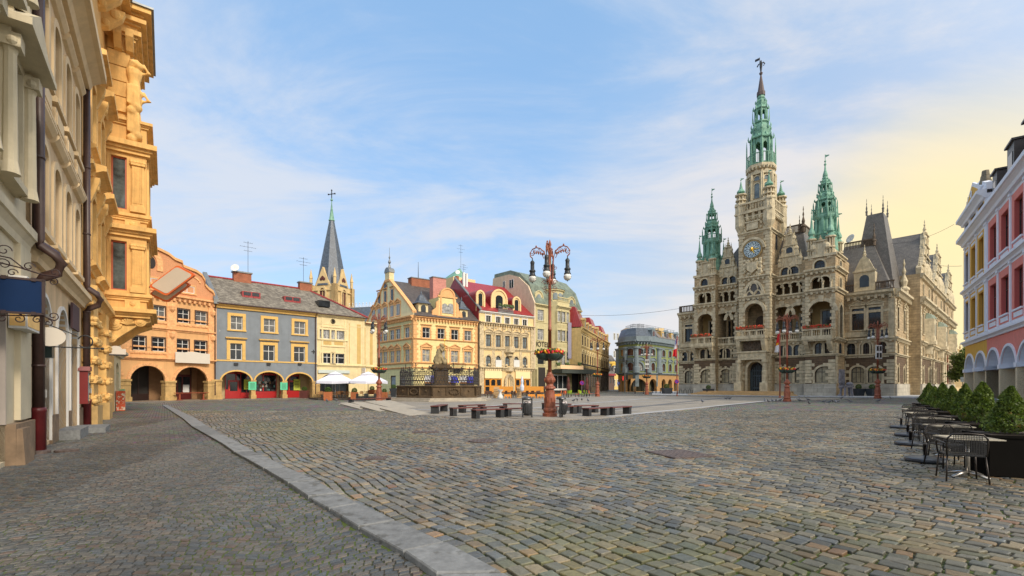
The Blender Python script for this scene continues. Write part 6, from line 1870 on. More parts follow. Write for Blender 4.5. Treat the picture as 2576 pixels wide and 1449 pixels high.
sA,s1,s2,s3,s4=[SD.X('T3',q)for q in(575,600,690,775,832)]
sA=max(4,sA)
def sideblock(f,x0,x1,n,gable=None,left=True):
 lo=f.off(0)
 for k in range(n):
  x=x0+(x1-x0)*(k+.5)/n
  lo.win(x,GW[0],1.3,GW[1]-GW[0],.6,WG);f.win(x,PWN[0],1.2,PWN[1]-PWN[0],.6,WS);f.win(x,ZBAL+1.3,1.4,3.4,.0,WH)
 lo.build(x0,x1,ZP,ZC1,th_lo,rev=.4)
 ztp=ZW if not gable else gable
 if gable:
  for k in range(n):f.win(x0+(x1-x0)*(k+.5)/n,ZW+.6,1.1,2.2,.55,WS)
 for z,h,pj in((ZC1-.1,.35,.35),(ZBAL-.55,.5,.5),(ZW-.8,.9,.8))+(((ztp-.6,.6,.6),)if gable else()):f.corn(x0-.1,x1+.1,z,h,pj,dent=0 if h<.4 else .9)
 for x,s_ in((x0,1),(x1,-1)):quoins(f.trim,x,ZP,ZW-1,w=1.2,h=.52,sx=s_,y=-.12)
 wallgrid(f.wall,x0,x1,ZC1,ztp,f.holes,.4)
 f.body(x0,x1,0,ztp,7,left=left)
 f.add('wall',f.wall,th_up);f.add('stone_trim',f.trim,th_tr)
 p=MB();p.box(x0,x1,-.3,0,0,ZP);f.add('plinth',p,th_pl)
sideblock(SD.off(0),0,s1,2,left=False)
SD2=SD.off(.02);sideblock(SD2,s1,s4+6,7)
gz=ZW+4.0
for a,b,pk in((s1+.5,s2-1.5,250),(s2+.5,s3-2,380),(s3+1,s4+2,610)):
 bf=SD.off(1.6)
 sideblock(bf,a,b,2,gable=gz)
 bf=SD.off(1.6)
 hk={250:8.6,380:8.0,610:7.4}[pk]
 dutch_gable(bf,(a+b)/2,(b-a)*.96,gz-.2,hk,steps=4)
 mb=MB();m_=(a+b)/2;zk2=gz+hk*.95
 mb.add([(a,.5,gz-.3),(b,.5,gz-.3),(m_,.5,zk2),(a,12,gz-.3),(b,12,gz-.3),(m_,12,zk2)],[(0,1,2),(0,2,5,3),(1,4,5,2),(3,5,4)]);bf.add('roof',mb,SLATE)
 o_=MB();o_.hprism([(m_-1.5,0),(m_-1,-1.2),(m_+1,-1.2),(m_+1.5,0)],ZBAL,ZW-3.0);o_.hprism([(m_-1.6,0),(m_-1.1,-1.4),(m_+1.1,-1.4),(m_+1.6,0)],ZBAL-.4,ZBAL+.2);o_.hprism([(m_-1.1,0),(m_-.7,-.8),(m_+.7,-.8),(m_+1.1,0)],ZBAL-2,ZBAL-.4)
 for s_ in(-1,1):o_.lathe([(.4,ZP),(.3,ZP+.5),(.28,ZC1-.6),(.42,ZC1-.2)],10,(m_+s_*1.6,-.8))if pk==380 else None
 o_.k=2;o_.box(m_-.6,m_+.6,-1.24,-1.2,ZBAL+1.2,ZW-4);o_.k=1;o_.lathe([(1.35,ZW-3.0),(1.0,ZW-2.4),(.2,ZW-1.9)],8,(m_,-.1));bf.add('oriel',o_,[th_tr,OLDCOP,GLASS])
mb=MB();xe=s1+.3
pz=30.0
mb.add([(4.0,.6,ZE+.3),(12,.6,ZE+.3),(12,6.4,ZE+.3),(4.0,6.4,ZE+.3),(6.2,2.4,pz),(9.8,2.4,pz),(9.8,4.6,pz),(6.2,4.6,pz)],[(0,1,5,4),(1,2,6,5),(2,3,7,6),(3,0,4,7),(4,5,6,7)]);
for x,y in((6.2,2.4),(9.8,2.4),(6.2,4.6),(9.8,4.6)):pinnacle(mb,x,y,pz,2.8,.14)
SD.add('pavilion_roof',mb,SLATE)
mb=MB();hiproof(mb,0,s4+6,.5,15,ZE,ZE+6,(5,5));SD.add('roof',mb,SLATE)
t2=MB();pinnacle(t2,s1-.8,.3,ZW,6.5,.6);SD.add('pinnacle',t2,th_tr)
mb=MB();mb.box(.5,F0.W-.5,.5,16,0,ZW-.5);F0.add('inner_core',mb,th_up)
# -- left street front
LD=Vector((-.5878,.809,0));LP=Vector((-11.05,10.7,0))
lp=lambda t_:LP+LD*t_
cold=mat('cold_white_plaster',srgb(206,192,160),var=.1,stain=.3,bump=.15)
coldg=mat('grey_reveal_plaster',srgb(172,160,150),var=.1,stain=.2)
beige=mat('beige_plaster',srgb(214,182,136),var=.12,stain=.5,bump=.15,spots=(1.8,.66,srgb(190,160,118)))
beiget=mat('cream_moulding',srgb(226,198,152),var=.1,stain=.25)
tanrev=mat('tan_reveal',srgb(196,170,128),var=.08,stain=.15)
granbase=mat('rough_base_stone',srgb(132,108,82),var=.3,scale=3,bump=.6,bscale=8,stain=.4)
t,f=building('pale_corner_house','pale cream house with ionic window columns at the left edge of the square','house',lp(-8.1),lp(.6))
W=f.W
zs=4.75
f.holes.append((3.6,6.9,.1,3.9,.3))
for x in(1.2,4.1,7.0):
 f.win(x-.2,5.9,1.15,2.4,0,st(WHITE,GLASS,cold,.3,head='tri',nv=1,tr=.65,rec=.3,proj=.18));f.win(x-.2,10.2,1.15,2.3,0,st(WHITE,GLASS,cold,.3,head='flat',nv=1,tr=.65,rec=.3,proj=.18))
 for sg in(-1,1):
  for z in(5.7,10.0):
   f.trim.lathe([(.16,z),(.12,z+.25),(.1,z+2.3),(.13,z+2.4)],10,(x-.2+sg*.82,-.24));f.trim.box(x-.2+sg*.82-.17,x-.2+sg*.82+.17,-.42,-.06,z+2.4,z+2.65)
   for q in(-.13,.13):f.trim.ball((x-.2+sg*.82+q,-.3,z+2.5),.1,8,5)
 for z,w_ in((8.6,1.25),(12.9,1.25)):f.trim.prism([(x-.2-w_,z),(x-.2+w_,z),(x-.2,z+.75)],-.55,0);f.trim.box(x-.2-w_,x-.2+w_,-.62,0,z-.14,z)
f.corn(-.2,W,zs,.5,.2);f.corn(-.2,W,9.4,.3,.22);f.corn(-.2,W,14.2,.7,.5)
for x in(7.75,):
 f.trim.box(x-.1,W-.05,-.1,0,.9,zs)
f.build(-.2,W,0,14.6,cold,rev=1.0,dep=9,tmat=cold)
mb=MB();mb.box(-.2,3.6,-.14,.0,0,.8);mb.box(6.9,W+.02,-.16,.9,0,.85);mb.taper(6.9,7.75,-.3,.2,0,.75,.05);f.add('base_stone',mb,granbase)
mb=MB();mb.poly((3.4,1.0,0),(7.1,1.0,0),(7.1,1.0,4.2),(3.4,1.0,4.2));f.add('shop_back',mb,GLASS)
mb=MB();mb.box(6.86,6.9,-.02,1.0,.85,3.6);f.add('reveal',mb,coldg)
mb=MB();mb.box(7.05,8.25,-.3,-.02,2.85,3.95);mb.k=1;mb.box(7.04,7.05,-.27,-.04,2.9,3.9);mb.box(7.1,8.2,-.31,-.3,2.9,3.9)
f.add('light_box_sign',mb,[WHITE,mat('amber_sign_face',srgb(250,200,110),var=.12,scale=1.2)])
t,f=building('beige_house','tall beige house with arched recessed windows between two drainpipes','house',lp(1.1),lp(8.75))
t.scale=(1.125,1,1.075)
W=f.W
sb=st(beiget,mat('tan_glass',(.05,.045,.04),rough=.1),beiget,.2,nv=1,tr=.66,rec=.45,proj=.07)
for x in(1.15,2.9,4.65,6.4):
 f.win(x,5.35,.95,2.15,.3,sb);f.win(x,9.25,.95,2.15,.3,sb)
 for z in(7.95,11.75):
  f.trim.xprism([(0,z),(-.1,z+.04),(-.2,z+.16),(-.2,z+.22),(0,z+.34)],x-.76,x+.76)
 f.trim.box(x-.6,x+.6,-.1,0,8.5,9.0);f.trim.box(x-.5,x+.5,-.12,0,8.58,8.92)
 f.trim.box(x-.7,x+.7,-.16,0,5.2,5.32);f.trim.box(x-.7,x+.7,-.16,0,9.1,9.22)
 f.trim.box(x-.5,x+.5,-.08,0,4.85,5.12)
f.corn(0,W,4.35,.42,.32);f.corn(0,W,8.15,.2,.18);f.corn(-.1,W+.05,12.3,.7,.75)
for a in(.45,2.95,5.1):
 f.holes.append((a,a+1.6,.1,3.75,.8));f.add('arch_edging',(lambda q:(ring(q,a,a+1.6,.1,3.75,.8,.1,-.06,.3),q)[1])(MB()),WHITE)
f.build(0,W,0,12.9,beige,rev=.95,dep=9,tmat=beiget)
mb=MB()
for a in(.45,2.95,5.1):mb.poly((a-.2,.9,0),(a+1.8,.9,0),(a+1.8,.9,4),(a-.2,.9,4))
f.add('door_panel',mb,mat('dark_door_panel',(.04,.03,.03),rough=.4))
mb=MB()
for a,b in((0,.45),(2.05,2.95),(4.55,5.1),(6.7,W)):mb.box(a+.01,b-.01,-.07,.9,0,.75)
f.add('base_stone',mb,granbase)
mb=MB();mb.box(2.9,4.6,-.55,.0,0,.28);mb.box(5.05,6.75,-.95,0,0,.17);f.add('door_step',mb,granite)
mb=MB();mb.box(4.9,6.3,-.12,-.06,3.35,4.15);f.add('purple_fascia_sign',mb,mat('purple_sign_face',srgb(84,60,66),var=.05))
mb=MB();mb.box(6.72,7.2,-.3,-.02,.9,2.05);mb.prism([(6.66,2.05),(7.26,2.05),(7.2,2.2),(6.72,2.2)],-.36,-.02);mb.k=1;mb.box(6.78,7.14,-.32,-.3,1.0,1.95);f.add('notice_cabinet',mb,[mat('dark_red_cabinet',(.2,.02,.018),rough=.4),GLASSB])
mb=MB();mb.box(.5,.8,-.3,.1,2.2,2.75);f.add('wall_lantern_box',mb,mat('dark_green_box',(.02,.04,.035),rough=.4))
gr=mat('clay_roof_tiles',(.25,.09,.05),brick=(.25,.3,.02,.6,.2))
for ff,x0,x1,z,nm in((f,-.1,W,12.95,0),):
 mb=MB();mb.add([(x0,-.6,z),(x1,-.6,z),(x1,6,z+5),(x0,6,z+5)],[(0,1,2,3)]);ff.add('roof',mb,gr)
def drainpipe(nm,tt,label,zt_,z_off,r=.1,o=.16):
 th_=thing(nm,label,'drainpipe',lp(tt),atan2(LD.y,LD.x))
 mb=MB();mb.smooth=True
 mb.tube([(0,-o,zt_),(0,-o,z_off+.45),(0,-o-.05,z_off+.3),(0,-o-.3,z_off+.12),(0,-o-.42,z_off-.1),(0,-o-.34,z_off-.32),(0,-o-.1,z_off-.45),(0,-o,z_off-.6),(0,-o,1.05)],r,10)
 for z in(z_off+2.4,z_off+5,z_off-.65,2.1):mb.lathe([(r*1.15,z),(r*1.15,z+.06)],10,(0,-o))
 obj('pipe',mb,PIPE,th_)
 mb=MB();mb.smooth=True;mb.lathe([(r*1.25,0),(r*1.25,1.0),(r*1.35,1.02),(r*1.35,1.1),(r*1.1,1.12)],12,(0,-o));obj('cast_iron_foot',mb,mat('dark_red_iron',(.13,.016,.018),rough=.35,var=.3),th_)
 mb=MB();mb.lathe([(.22,0),(.22,.07),(.17,.09)],14,(0,-o));mb.lathe([(.24,0),(.24,.05),(.2,.055)],14,(.05,-o-.5));obj('drain_lid',mb,rust,th_)
 mb=MB();mb.T=Matrix.Translation((0,-o,0))@Matrix.Rotation(.9,4,'Z');mb.box(-.07,.09,-r-.02,-r-.012,1.35,1.55);obj('sticker',mb,WHITE,th_)
 return th_
drainpipe('drainpipe',.95,'thick dark brown drainpipe with red iron foot, nearest to the camera',13.5,4.75,.115)
drainpipe('drainpipe',9.75,'dark brown drainpipe with red foot beside the orange building',13.3,5.15,.11)
ora=mat('amber_plaster',srgb(228,176,90),var=.14,scale=.8,stain=.55,bump=.2,spots=(2.2,.66,srgb(212,154,74)))
orat=mat('amber_stucco',srgb(238,186,96),var=.18,scale=2,stain=.6,bump=.3,bscale=10)
osha=mat('blue_grey_glass',(.1,.12,.12),rough=.05,var=.9,scale=.8)
t,f=building('orange_oriel_building','ornate amber building with projecting oriel, scroll consoles and heavy cornice','building',lp(10.0),lp(23))
t.scale=(1.106,1.12,1.106)
W=f.W
ou=mat('orange_window_frame',srgb(190,84,24),rough=.5)
for x in(2.0,5.2):
 for z,h in((6.2,2.6),(10.6,2.6)):
  f.win(x,z,1.3,h,0,st(ou,GLASS,orat,.3,nv=1,tr=.66,rec=.3,proj=.15))
  f.corn(x-1.2,x+1.2,z+h+.5,.45,.6)
  for sg in(-1,1):
   f.trim.xprism([(0,z+h-.5),(-.15,z+h-.4),(-.38,z+h+.3),(-.4,z+h+.5),(0,z+h+.5)],x+sg*.95-.15,x+sg*.95+.15);f.trim.ball((x+sg*.95,-.22,z+h+.15),.17,10,6,(.8,1,1));f.trim.box(x+sg*.95-.13,x+sg*.95+.13,-.16,0,z,z+h-.5)
  f.corn(x-1.1,x+1.1,z-.35,.3,.3)
f.corn(0,W,4.6,.5,.4);f.corn(0,W,9.3,.35,.3)
for a,b in((.0,1.5),(4.6,5.8)):
 f.trim.box(a,b,-.3,0,.7,4.6)
 for z in(1.0,1.7,2.4,3.1,3.8):
  f.trim.box(a-.06,b+.06,-.38,-.02,z-.12,z+.12)
  for k in range(26):f.trim.ball((RND.uniform(a,b),-.36,z+RND.uniform(-.1,.1)),RND.uniform(.06,.11),5,4,(1.5,.8,.8))
  for k in range(9):f.trim.ball((a-.05,RND.uniform(-.36,-.05),z+RND.uniform(-.1,.1)),RND.uniform(.06,.1),5,4)
f.holes.append((1.6,4.5,.1,4.0,.6))
f.build(0,W,0,20.5,ora,rev=.5,dep=10,tmat=orat)
mb=MB();mb.box(1.55,4.6,.4,.5,0,4.2);f.add('shop_window',mb,GLASS)
mb=MB()
for a,b in((-.05,1.6),(4.5,5.9)):mb.box(a,b,-.42,.0,0,.75)
f.add('base_stone',mb,sand)
ox0,ox1,oo=7.9,12.2,1.6
zb,ztp=5.0,14.7
mb=MB()
near=f.side(ox0,0,-pi/2,oo)
near=Fac(t,f.mw@Vector((ox0,0,0)),f.mw@Vector((ox0,-oo,0)))
ow=st(ou,osha,None,nv=0,tr=0,rec=.12,fw=.07)
for z0,z1 in((6.25,8.7),(10.3,12.9)):
 near.win(.52,z0,.62,z1-z0,0,ow)
 near.trim.box(1.02,1.5,-.12,0,z0-.05,z1-.05)
 for k in range(6):near.trim.box(1.06+k*.07,1.09+k*.07,-.16,-.11,z0+.35,z1-.45)
 near.trim.box(.98,1.54,-.2,0,z1-.35,z1-.05);near.trim.box(.96,1.56,-.2,0,z0-.1,z0+.2)
 near.trim.box(.06,.16,-.1,0,z0,z1)
 for k in range(5):near.trim.ball((1.02+k*.12,-.14,z1-.2),.1,6,4)
near.build(0,oo,zb,ztp,ora,tmat=orat)
front=f.off(oo)
for z0,z1 in((6.25,8.7),(10.3,12.9)):
 for x in(9.1,10.9):front.win(x,z0,1.1,z1-z0,0,st(ou,osha,orat,.2,nv=1,tr=.66,rec=.15))
front.build(ox0,ox1,zb,ztp,ora,tmat=orat)
mb=MB();far_=[(ox1,-oo),(ox1,0)]
mb.poly((ox1,-oo,zb),(ox1,0,zb),(ox1,0,ztp),(ox1,-oo,ztp));mb.poly((ox0,-oo,zb),(ox1,-oo,zb),(ox1,0,zb),(ox0,0,zb));mb.poly((ox0,-oo,ztp),(ox1,-oo,ztp),(ox1,0,ztp),(ox0,0,ztp));f.add('oriel_body',mb,ora)
def ledge(z,h,p,m_=orat,x0=ox0,x1=ox1,o=oo):
 mb=MB()
 for k,(q,s_)in enumerate(((.35,0),(.6,.3),(1,.55))):mb.box(x0-p*q,x1+p*q,-o-p*q,0,z+h*s_,z+h*(s_+(.3 if k<2 else .45)))
 return f.add('oriel_cornice',mb,m_)
for z,h,p in((zb-.1,.45,.4),(5.75,.35,.22),(8.95,.5,.4),(9.75,.35,.2),(13.1,.55,.42),(14.5,.3,.25)):ledge(z,h,p)
mb=MB()
for z0,z1 in((5.45,5.75),(9.45,9.75)):mb.box(ox0-.1,ox0+.02,-1.35,-.75,z0-.1,z1+.0);mb.ball((ox0-.1,-1.05,(z0+z1)/2),.13,8,5,(.5,1,1))
f.add('oriel_relief',mb,orat)
mb=MB();mb.xprism([(0,3.6),(-.4,3.8),(-1.2,4.5),(-1.75,4.75),(-1.75,5.0),(0,5.0)],ox0+.1,ox0+.6);mb.xprism([(0,3.6),(-.4,3.8),(-1.2,4.5),(-1.75,4.75),(-1.75,5.0),(0,5.0)],ox1-.6,ox1-.1)
for y,z,r in((-.35,4.55,.3),(-1.35,4.72,.24),(-.2,3.85,.24)):
 for k in range(3):mb.T=Matrix.Translation((ox0+.1,y,z))@Matrix.Rotation(-pi/2,4,'Y');mb.lathe([(r*(1-.33*k),-.02+.05*k),(r*(1-.33*k),.06+.05*k),(r*(.85-.33*k),.08+.05*k)],14);mb.T=None
for k in range(7):a=radians(20+k*23);mb.tube([(ox0+.04,-.85,4.55),(ox0+.0,-.85+.3*cos(a),4.55+.3*sin(a))],[.03,.07],5)
f.add('console',mb,orat)
tx0,tx1,to=7.9,13.5,1.05
mb=MB();mb.box(tx0,tx1,-to,0,14.8,19.0);f.add('attic',mb,ora)
mb=MB()
for k in range(5):
 mb.box(tx0-.12,tx0-.002,-.95,-.1,15.1+k*.75,15.1+k*.75+.7)
f.add('attic_panel',mb,orat)
fg=MB();fg.smooth=True
for dx_,dz_ in((-.2,.0),(-.1,-1.35)):
 X0=tx0+dx_+.05
 fg.T=Matrix.Translation((X0,-1.12,15.9+dz_))
 fg.lathe([(.14,-.5),(.26,-.2),(.3,.2),(.26,.55),(.24,.8),(.32,1.15),(.3,1.35),(.1,1.48)],10);fg.ball((-.12,-.18,1.6),.19,10,8)
 fg.tube([(0,-.25,1.3),(-.15,-.6,1.35),(-.1,-.35,1.75)],[.12,.1,.08],6);fg.tube([(0,.22,1.3),(-.25,.1,1.7),(-.1,-.15,1.85)],[.12,.1,.08],6)
 for k in range(6):fg.tube([(-.25,-.15+k*.08,.55),(-.2,-.2+k*.09,-.4)],.06,5)
 for k in range(2):fg.ball((-.1,-.1+k*.2,-.5-k*.2),.24,8,6)
 fg.T=None
fo_=f.add('atlas_figure',fg,orat);md_=fo_.modifiers.new('remesh','REMESH');md_.mode='VOXEL';md_.voxel_size=.045;md_.use_smooth_shade=True
for z,h,p in((18.7,.5,.35),(19.3,.45,.55),(19.75,.5,.75)):ledge(z,h,p,orat,tx0,12.5,to)
mb=MB();mb.box(tx0-.85,13.4,-to-.85,0,20.25,20.34);f.add('lead_flashing',mb,ZINC)
for z,h,p in((18.9,.5,.4),(19.45,.8,.9)):ledge(z,h,p,orat,-.3,tx0,0.1)
mb=MB();mb.box(-.3,tx0-.9,-1.08,0,20.25,20.34);f.add('lead_flashing',mb,ZINC)
mb=MB()
for x in(.8,2.2,3.6,5.0,6.4):
 mb.xprism([(0,18.1),(-.25,18.2),(-.75,18.75),(-.85,19.1),(0,19.1)],x-.2,x+.2);mb.ball((x-.2,-.5,18.85),.22,8,6,(.4,1,1));mb.ball((x-.2,-.15,18.35),.16,8,6,(.4,1,1))
for y in(-.5,-.95):
 mb.prism([(tx0,18.0),(tx0-.3,18.1),(tx0-.75,18.6),(tx0-.8,18.9),(tx0,18.9)],y-.15,y+.15)
f.add('cornice_bracket',mb,orat)
mb=MB();mb.tube([(-.1,-.75,17.5),(.0,-.95,17.3),(.2,-.9,16.9),(-.1,-.6,16.6)],.1,8);f.add('overflow_pipe',mb,PIPE)
t,f=building('white_shop_house','narrow white shop front with peeling green plaster behind the orange building','house',lp(24.6),lp(30))
W=f.W
f.holes.append((1.4,3.6,.1,3.2,.4));f.corn(0,W,3.6,.4,.45)
f.build(0,W,0,4.6,mat('flaking_white_plaster',srgb(226,206,160),var=.12,stain=.4,spots=(1.5,.6,srgb(150,176,130))),rev=.4,dep=4,tmat=cold)
mb=MB();mb.box(.5,1.1,-.5,-.05,0,1.3);mb.k=1;mb.box(4.0,4.5,-.3,-.02,0,1.4);f.add('painted_board',mb,[mat('red_graffiti_board',(.6,.1,.04),spots=(9,.52,(.7,.65,.5))),mat('green_graffiti_board',(.25,.5,.3),spots=(7,.55,(.7,.6,.1)))])
mb=MB();mb.poly((1.2,.4,0),(3.8,.4,0),(3.8,.4,3.4),(1.2,.4,3.4));f.add('shop_window',mb,GLASS)
# ---- hanging signs
def scroll(mb,c,ux,r0,turns,a0,s_,r,n=22):
 """spiral in the plane of ux and z"""
 p=[]
 for i in range(n+1):
  q=i/n;a=a0+s_*turns*2*pi*q;rr=r0*(1-.8*q)
  p.append(Vector(c)+Vector(ux)*rr*cos(a)+Vector((0,0,rr*sin(a))))
 mb.tube(p,r,5)
def bracket(name,label,tt,zc,parts):
 th_=thing(name,label,'hanging sign',lp(tt),atan2(LD.y,LD.x))
 parts(th_)
 return th_
NX=(0,-1,0)
def blue(th_):
 z0,z1,y0,y1=2.97,3.55,-.03,-.60
 mb=MB();mb.box(-.02,.02,y1,y0,z0,z1);obj('panel',mb,mat('dark_blue_sign_face',srgb(4,42,84),var=.12,rough=.6,spec=.15),th_)
 mb=MB()
 for z in(z0,z1):mb.box(-.03,.03,y1-.02,y0+.02,z-.018,z+.018)
 for y in(y0,y1):mb.box(-.03,.03,y-.02,y+.02,z0,z1)
 mb.tube([(0,0,z1+.25),(0,-.3,z1+.19),(0,-.6,z1+.1),(0,-.8,z1+.09)],.012,5);mb.tube([(0,0,z1+.36),(0,-.2,z1+.33),(0,-.38,z1+.16)],.011,5)
 for c,r,a,s_ in(((0,-.12,z1+.45),.1,0,1),((0,-.12,z1+.22),.1,pi,-1),((0,-.42,z1+.22),.08,0,1),((0,-.74,z1+.16),.08,-pi/2,1),((0,-.72,z1+.0),.07,pi/2,-1),((0,-.22,z1+.09),.07,0,1),((0,-.1,z0-.1),.08,pi/2,1),((0,-.3,z0-.1),.08,pi/2,-1),((0,-.52,z0-.1),.06,pi/2,1),((0,-.72,z0-.02),.08,-pi/2,1),((0,-.66,z0-.14),.06,pi/2,-1)):
  scroll(mb,c,NX,r,1.2,a,s_,.009)
 mb.tube([(0,0,z0-.06),(0,-.2,z0-.05),(0,-.6,z0-.03),(0,-.74,z0-.1)],.012,5)
 for y in(-.12,-.48):
  for z in(z0,z1):mb.box(-.045,.045,y-.03,y+.03,z-.03,z+.03)
 obj('iron_bracket',mb,mat('wrought_iron',(.03,.012,.012),rough=.5,var=.3),th_)
b_=bracket('hanging_sign','rectangular dark blue sign hanging from a scrolled iron bracket',-2.0,0,blue);b_.scale=(1.15,)*3;b_.location.z=-.35
def oval(th_):
 mb=MB();mb.T=Matrix.Translation((0,-.27,2.72))@Matrix.Rotation(pi/2,4,'Y');mb.lathe([(.25,-.02),(.25,.02)],28);mb.v=[(x,-.27+(y+.27)*1.0,2.72+(z-2.72)*.78)for x,y,z in mb.v];obj('panel',mb,SIGNGREY,th_)
 mb=MB();mb.tube([(0,0,2.52),(0,-1.1,2.51)],.014,6);mb.ball((0,-1.1,2.51),.03,8,6);mb.tube([(0,0,2.98),(0,-.25,2.97),(0,-.5,2.86),(0,-.7,2.76)],.012,6)
 mb.tube([(0,-.82+.12*cos(radians(a)),2.65+.13*sin(radians(a)))for a in range(20,340,20)],.014,6);obj('iron_bracket',mb,IRON,th_)
b_=bracket('hanging_sign','blank oval sign on a curved iron bracket in front of the brown drainpipe',1.2,0,oval);b_.scale=(1.2,)*3;b_.location.z=-.4
def small(th_):
 mb=MB();mb.box(-.05,.05,-1.05,-.2,3.15,3.45);mb.xprism(arc(-.62,3.45,.25,.16,0,180,10),-.05,.05);obj('panel',mb,SIGNGREY,th_)
 mb=MB();mb.box(-.06,.06,-1.05,-.2,3.08,3.15);mb.tube([(0,.1,3.5),(0,-.3,3.5),(0,-.35,3.4)],.02,5);obj('iron_bracket',mb,IRON,th_)
b_=bracket('hanging_sign','small blank cream sign with rounded top projecting under the orange oriel',18.5,0,small);b_.location=b_.location+Vector((-.12,-.09,.2))
om=mat('orange_sign_edge',srgb(240,110,30),rough=.4)
for k,(pts,d_,lab)in enumerate((([(315,390),(560,210),(690,290),(465,470)],27.6,'large tilted blank panel with orange rim sticking out from the oriel'),([(313,455),(620,335),(668,370),(460,525)],28.1,'lower blank panel with orange rim behind the large tilted one'))):
 q=[at('D',x,y,d_)for x,y in pts]
 if k:q[1]=q[3]+(at('D',668,370,d_)-q[3])*.98+(q[0]-q[3]);q[2]=at('D',668,370,d_)
 c=sum(q,Vector())/4
 th_=thing('tilted_sign',lab,'projecting sign',c,0,'orange rimmed signs on the oriel')
 ex,ez=(q[1]-q[0])/2,(q[0]-q[3])/2
 def rr_(s_,y0,y1,m_,nm):
  mb=MB();o_=[]
  for sx,sz,a0 in((1,1,0),(-1,1,90),(-1,-1,180),(1,-1,270)):
   for j in range(5):
    a=radians(a0+j*22.5);lx,lz=ex.length,ez.length;rad=.16
    ux=(sx*(lx*s_-rad)+rad*cos(a))/lx;uz=(sz*(lz*s_-rad)+rad*sin(a))/lz
    p=ex*ux+ez*uz;o_.append(p)
  n=len(o_);mb.add([(p.x,y0,p.z)for p in o_]+[(p.x,y1,p.z)for p in o_],[tuple(range(n)),tuple(range(2*n-1,n-1,-1))]+[(i,n+i,n+(i+1)%n,(i+1)%n)for i in range(n)])
  obj(nm,mb,m_,th_)
 rr_(1.0,-.07,.07,om,'rim');rr_(.88,-.09,.09,SIGNGREY,'panel')
 mb=MB();a_,b_=q[0]-c,at('D',245,448 if k==0 else 492,d_-.5)-c;mb.tube([(a_.x,0,a_.z),tuple(b_)],.04,6);obj('rod',mb,IRON,th_)
# -- right: yellow and pink arcaded houses
RF=gp(2428,64.6);RN=Vector((40.0,34.4,0))
RM=None
tmp=thing('x','x','x',RF,0);FR=Fac(tmp,RF,RN);bpy.data.objects.remove(tmp)
zrow=[(FR.Z('R',c_,a),FR.Z('R',c_,b))for c_,a,b in((366,425,528),(385,612,780),(405,880,1052))]
zcn=[FR.Z('R',437,y)for y in(345,470,795,1118)]
zasp,zatop=FR.Z('R',480,1287),FR.Z('R',480,1180)
xsplit=FR.X('R',415)
wht=mat('fresh_white_paint',srgb(236,238,246),var=.03,stain=.08)
RENDERS={'yellow':(mat('sunny_yellow_render',srgb(236,178,34),var=.06,stain=.1),mat('yellow_reveal',srgb(226,160,20),var=.05)),'pink':(mat('coral_pink_render',srgb(240,134,118),var=.08,stain=.1),mat('coral_reveal',srgb(222,98,86),var=.05))}
peb=mat('pebble_dash',srgb(226,202,160),var=.3,scale=14,bump=.8,bscale=40)
roofb=mat('brown_mansard',(.05,.04,.035),rough=.4,var=.4)
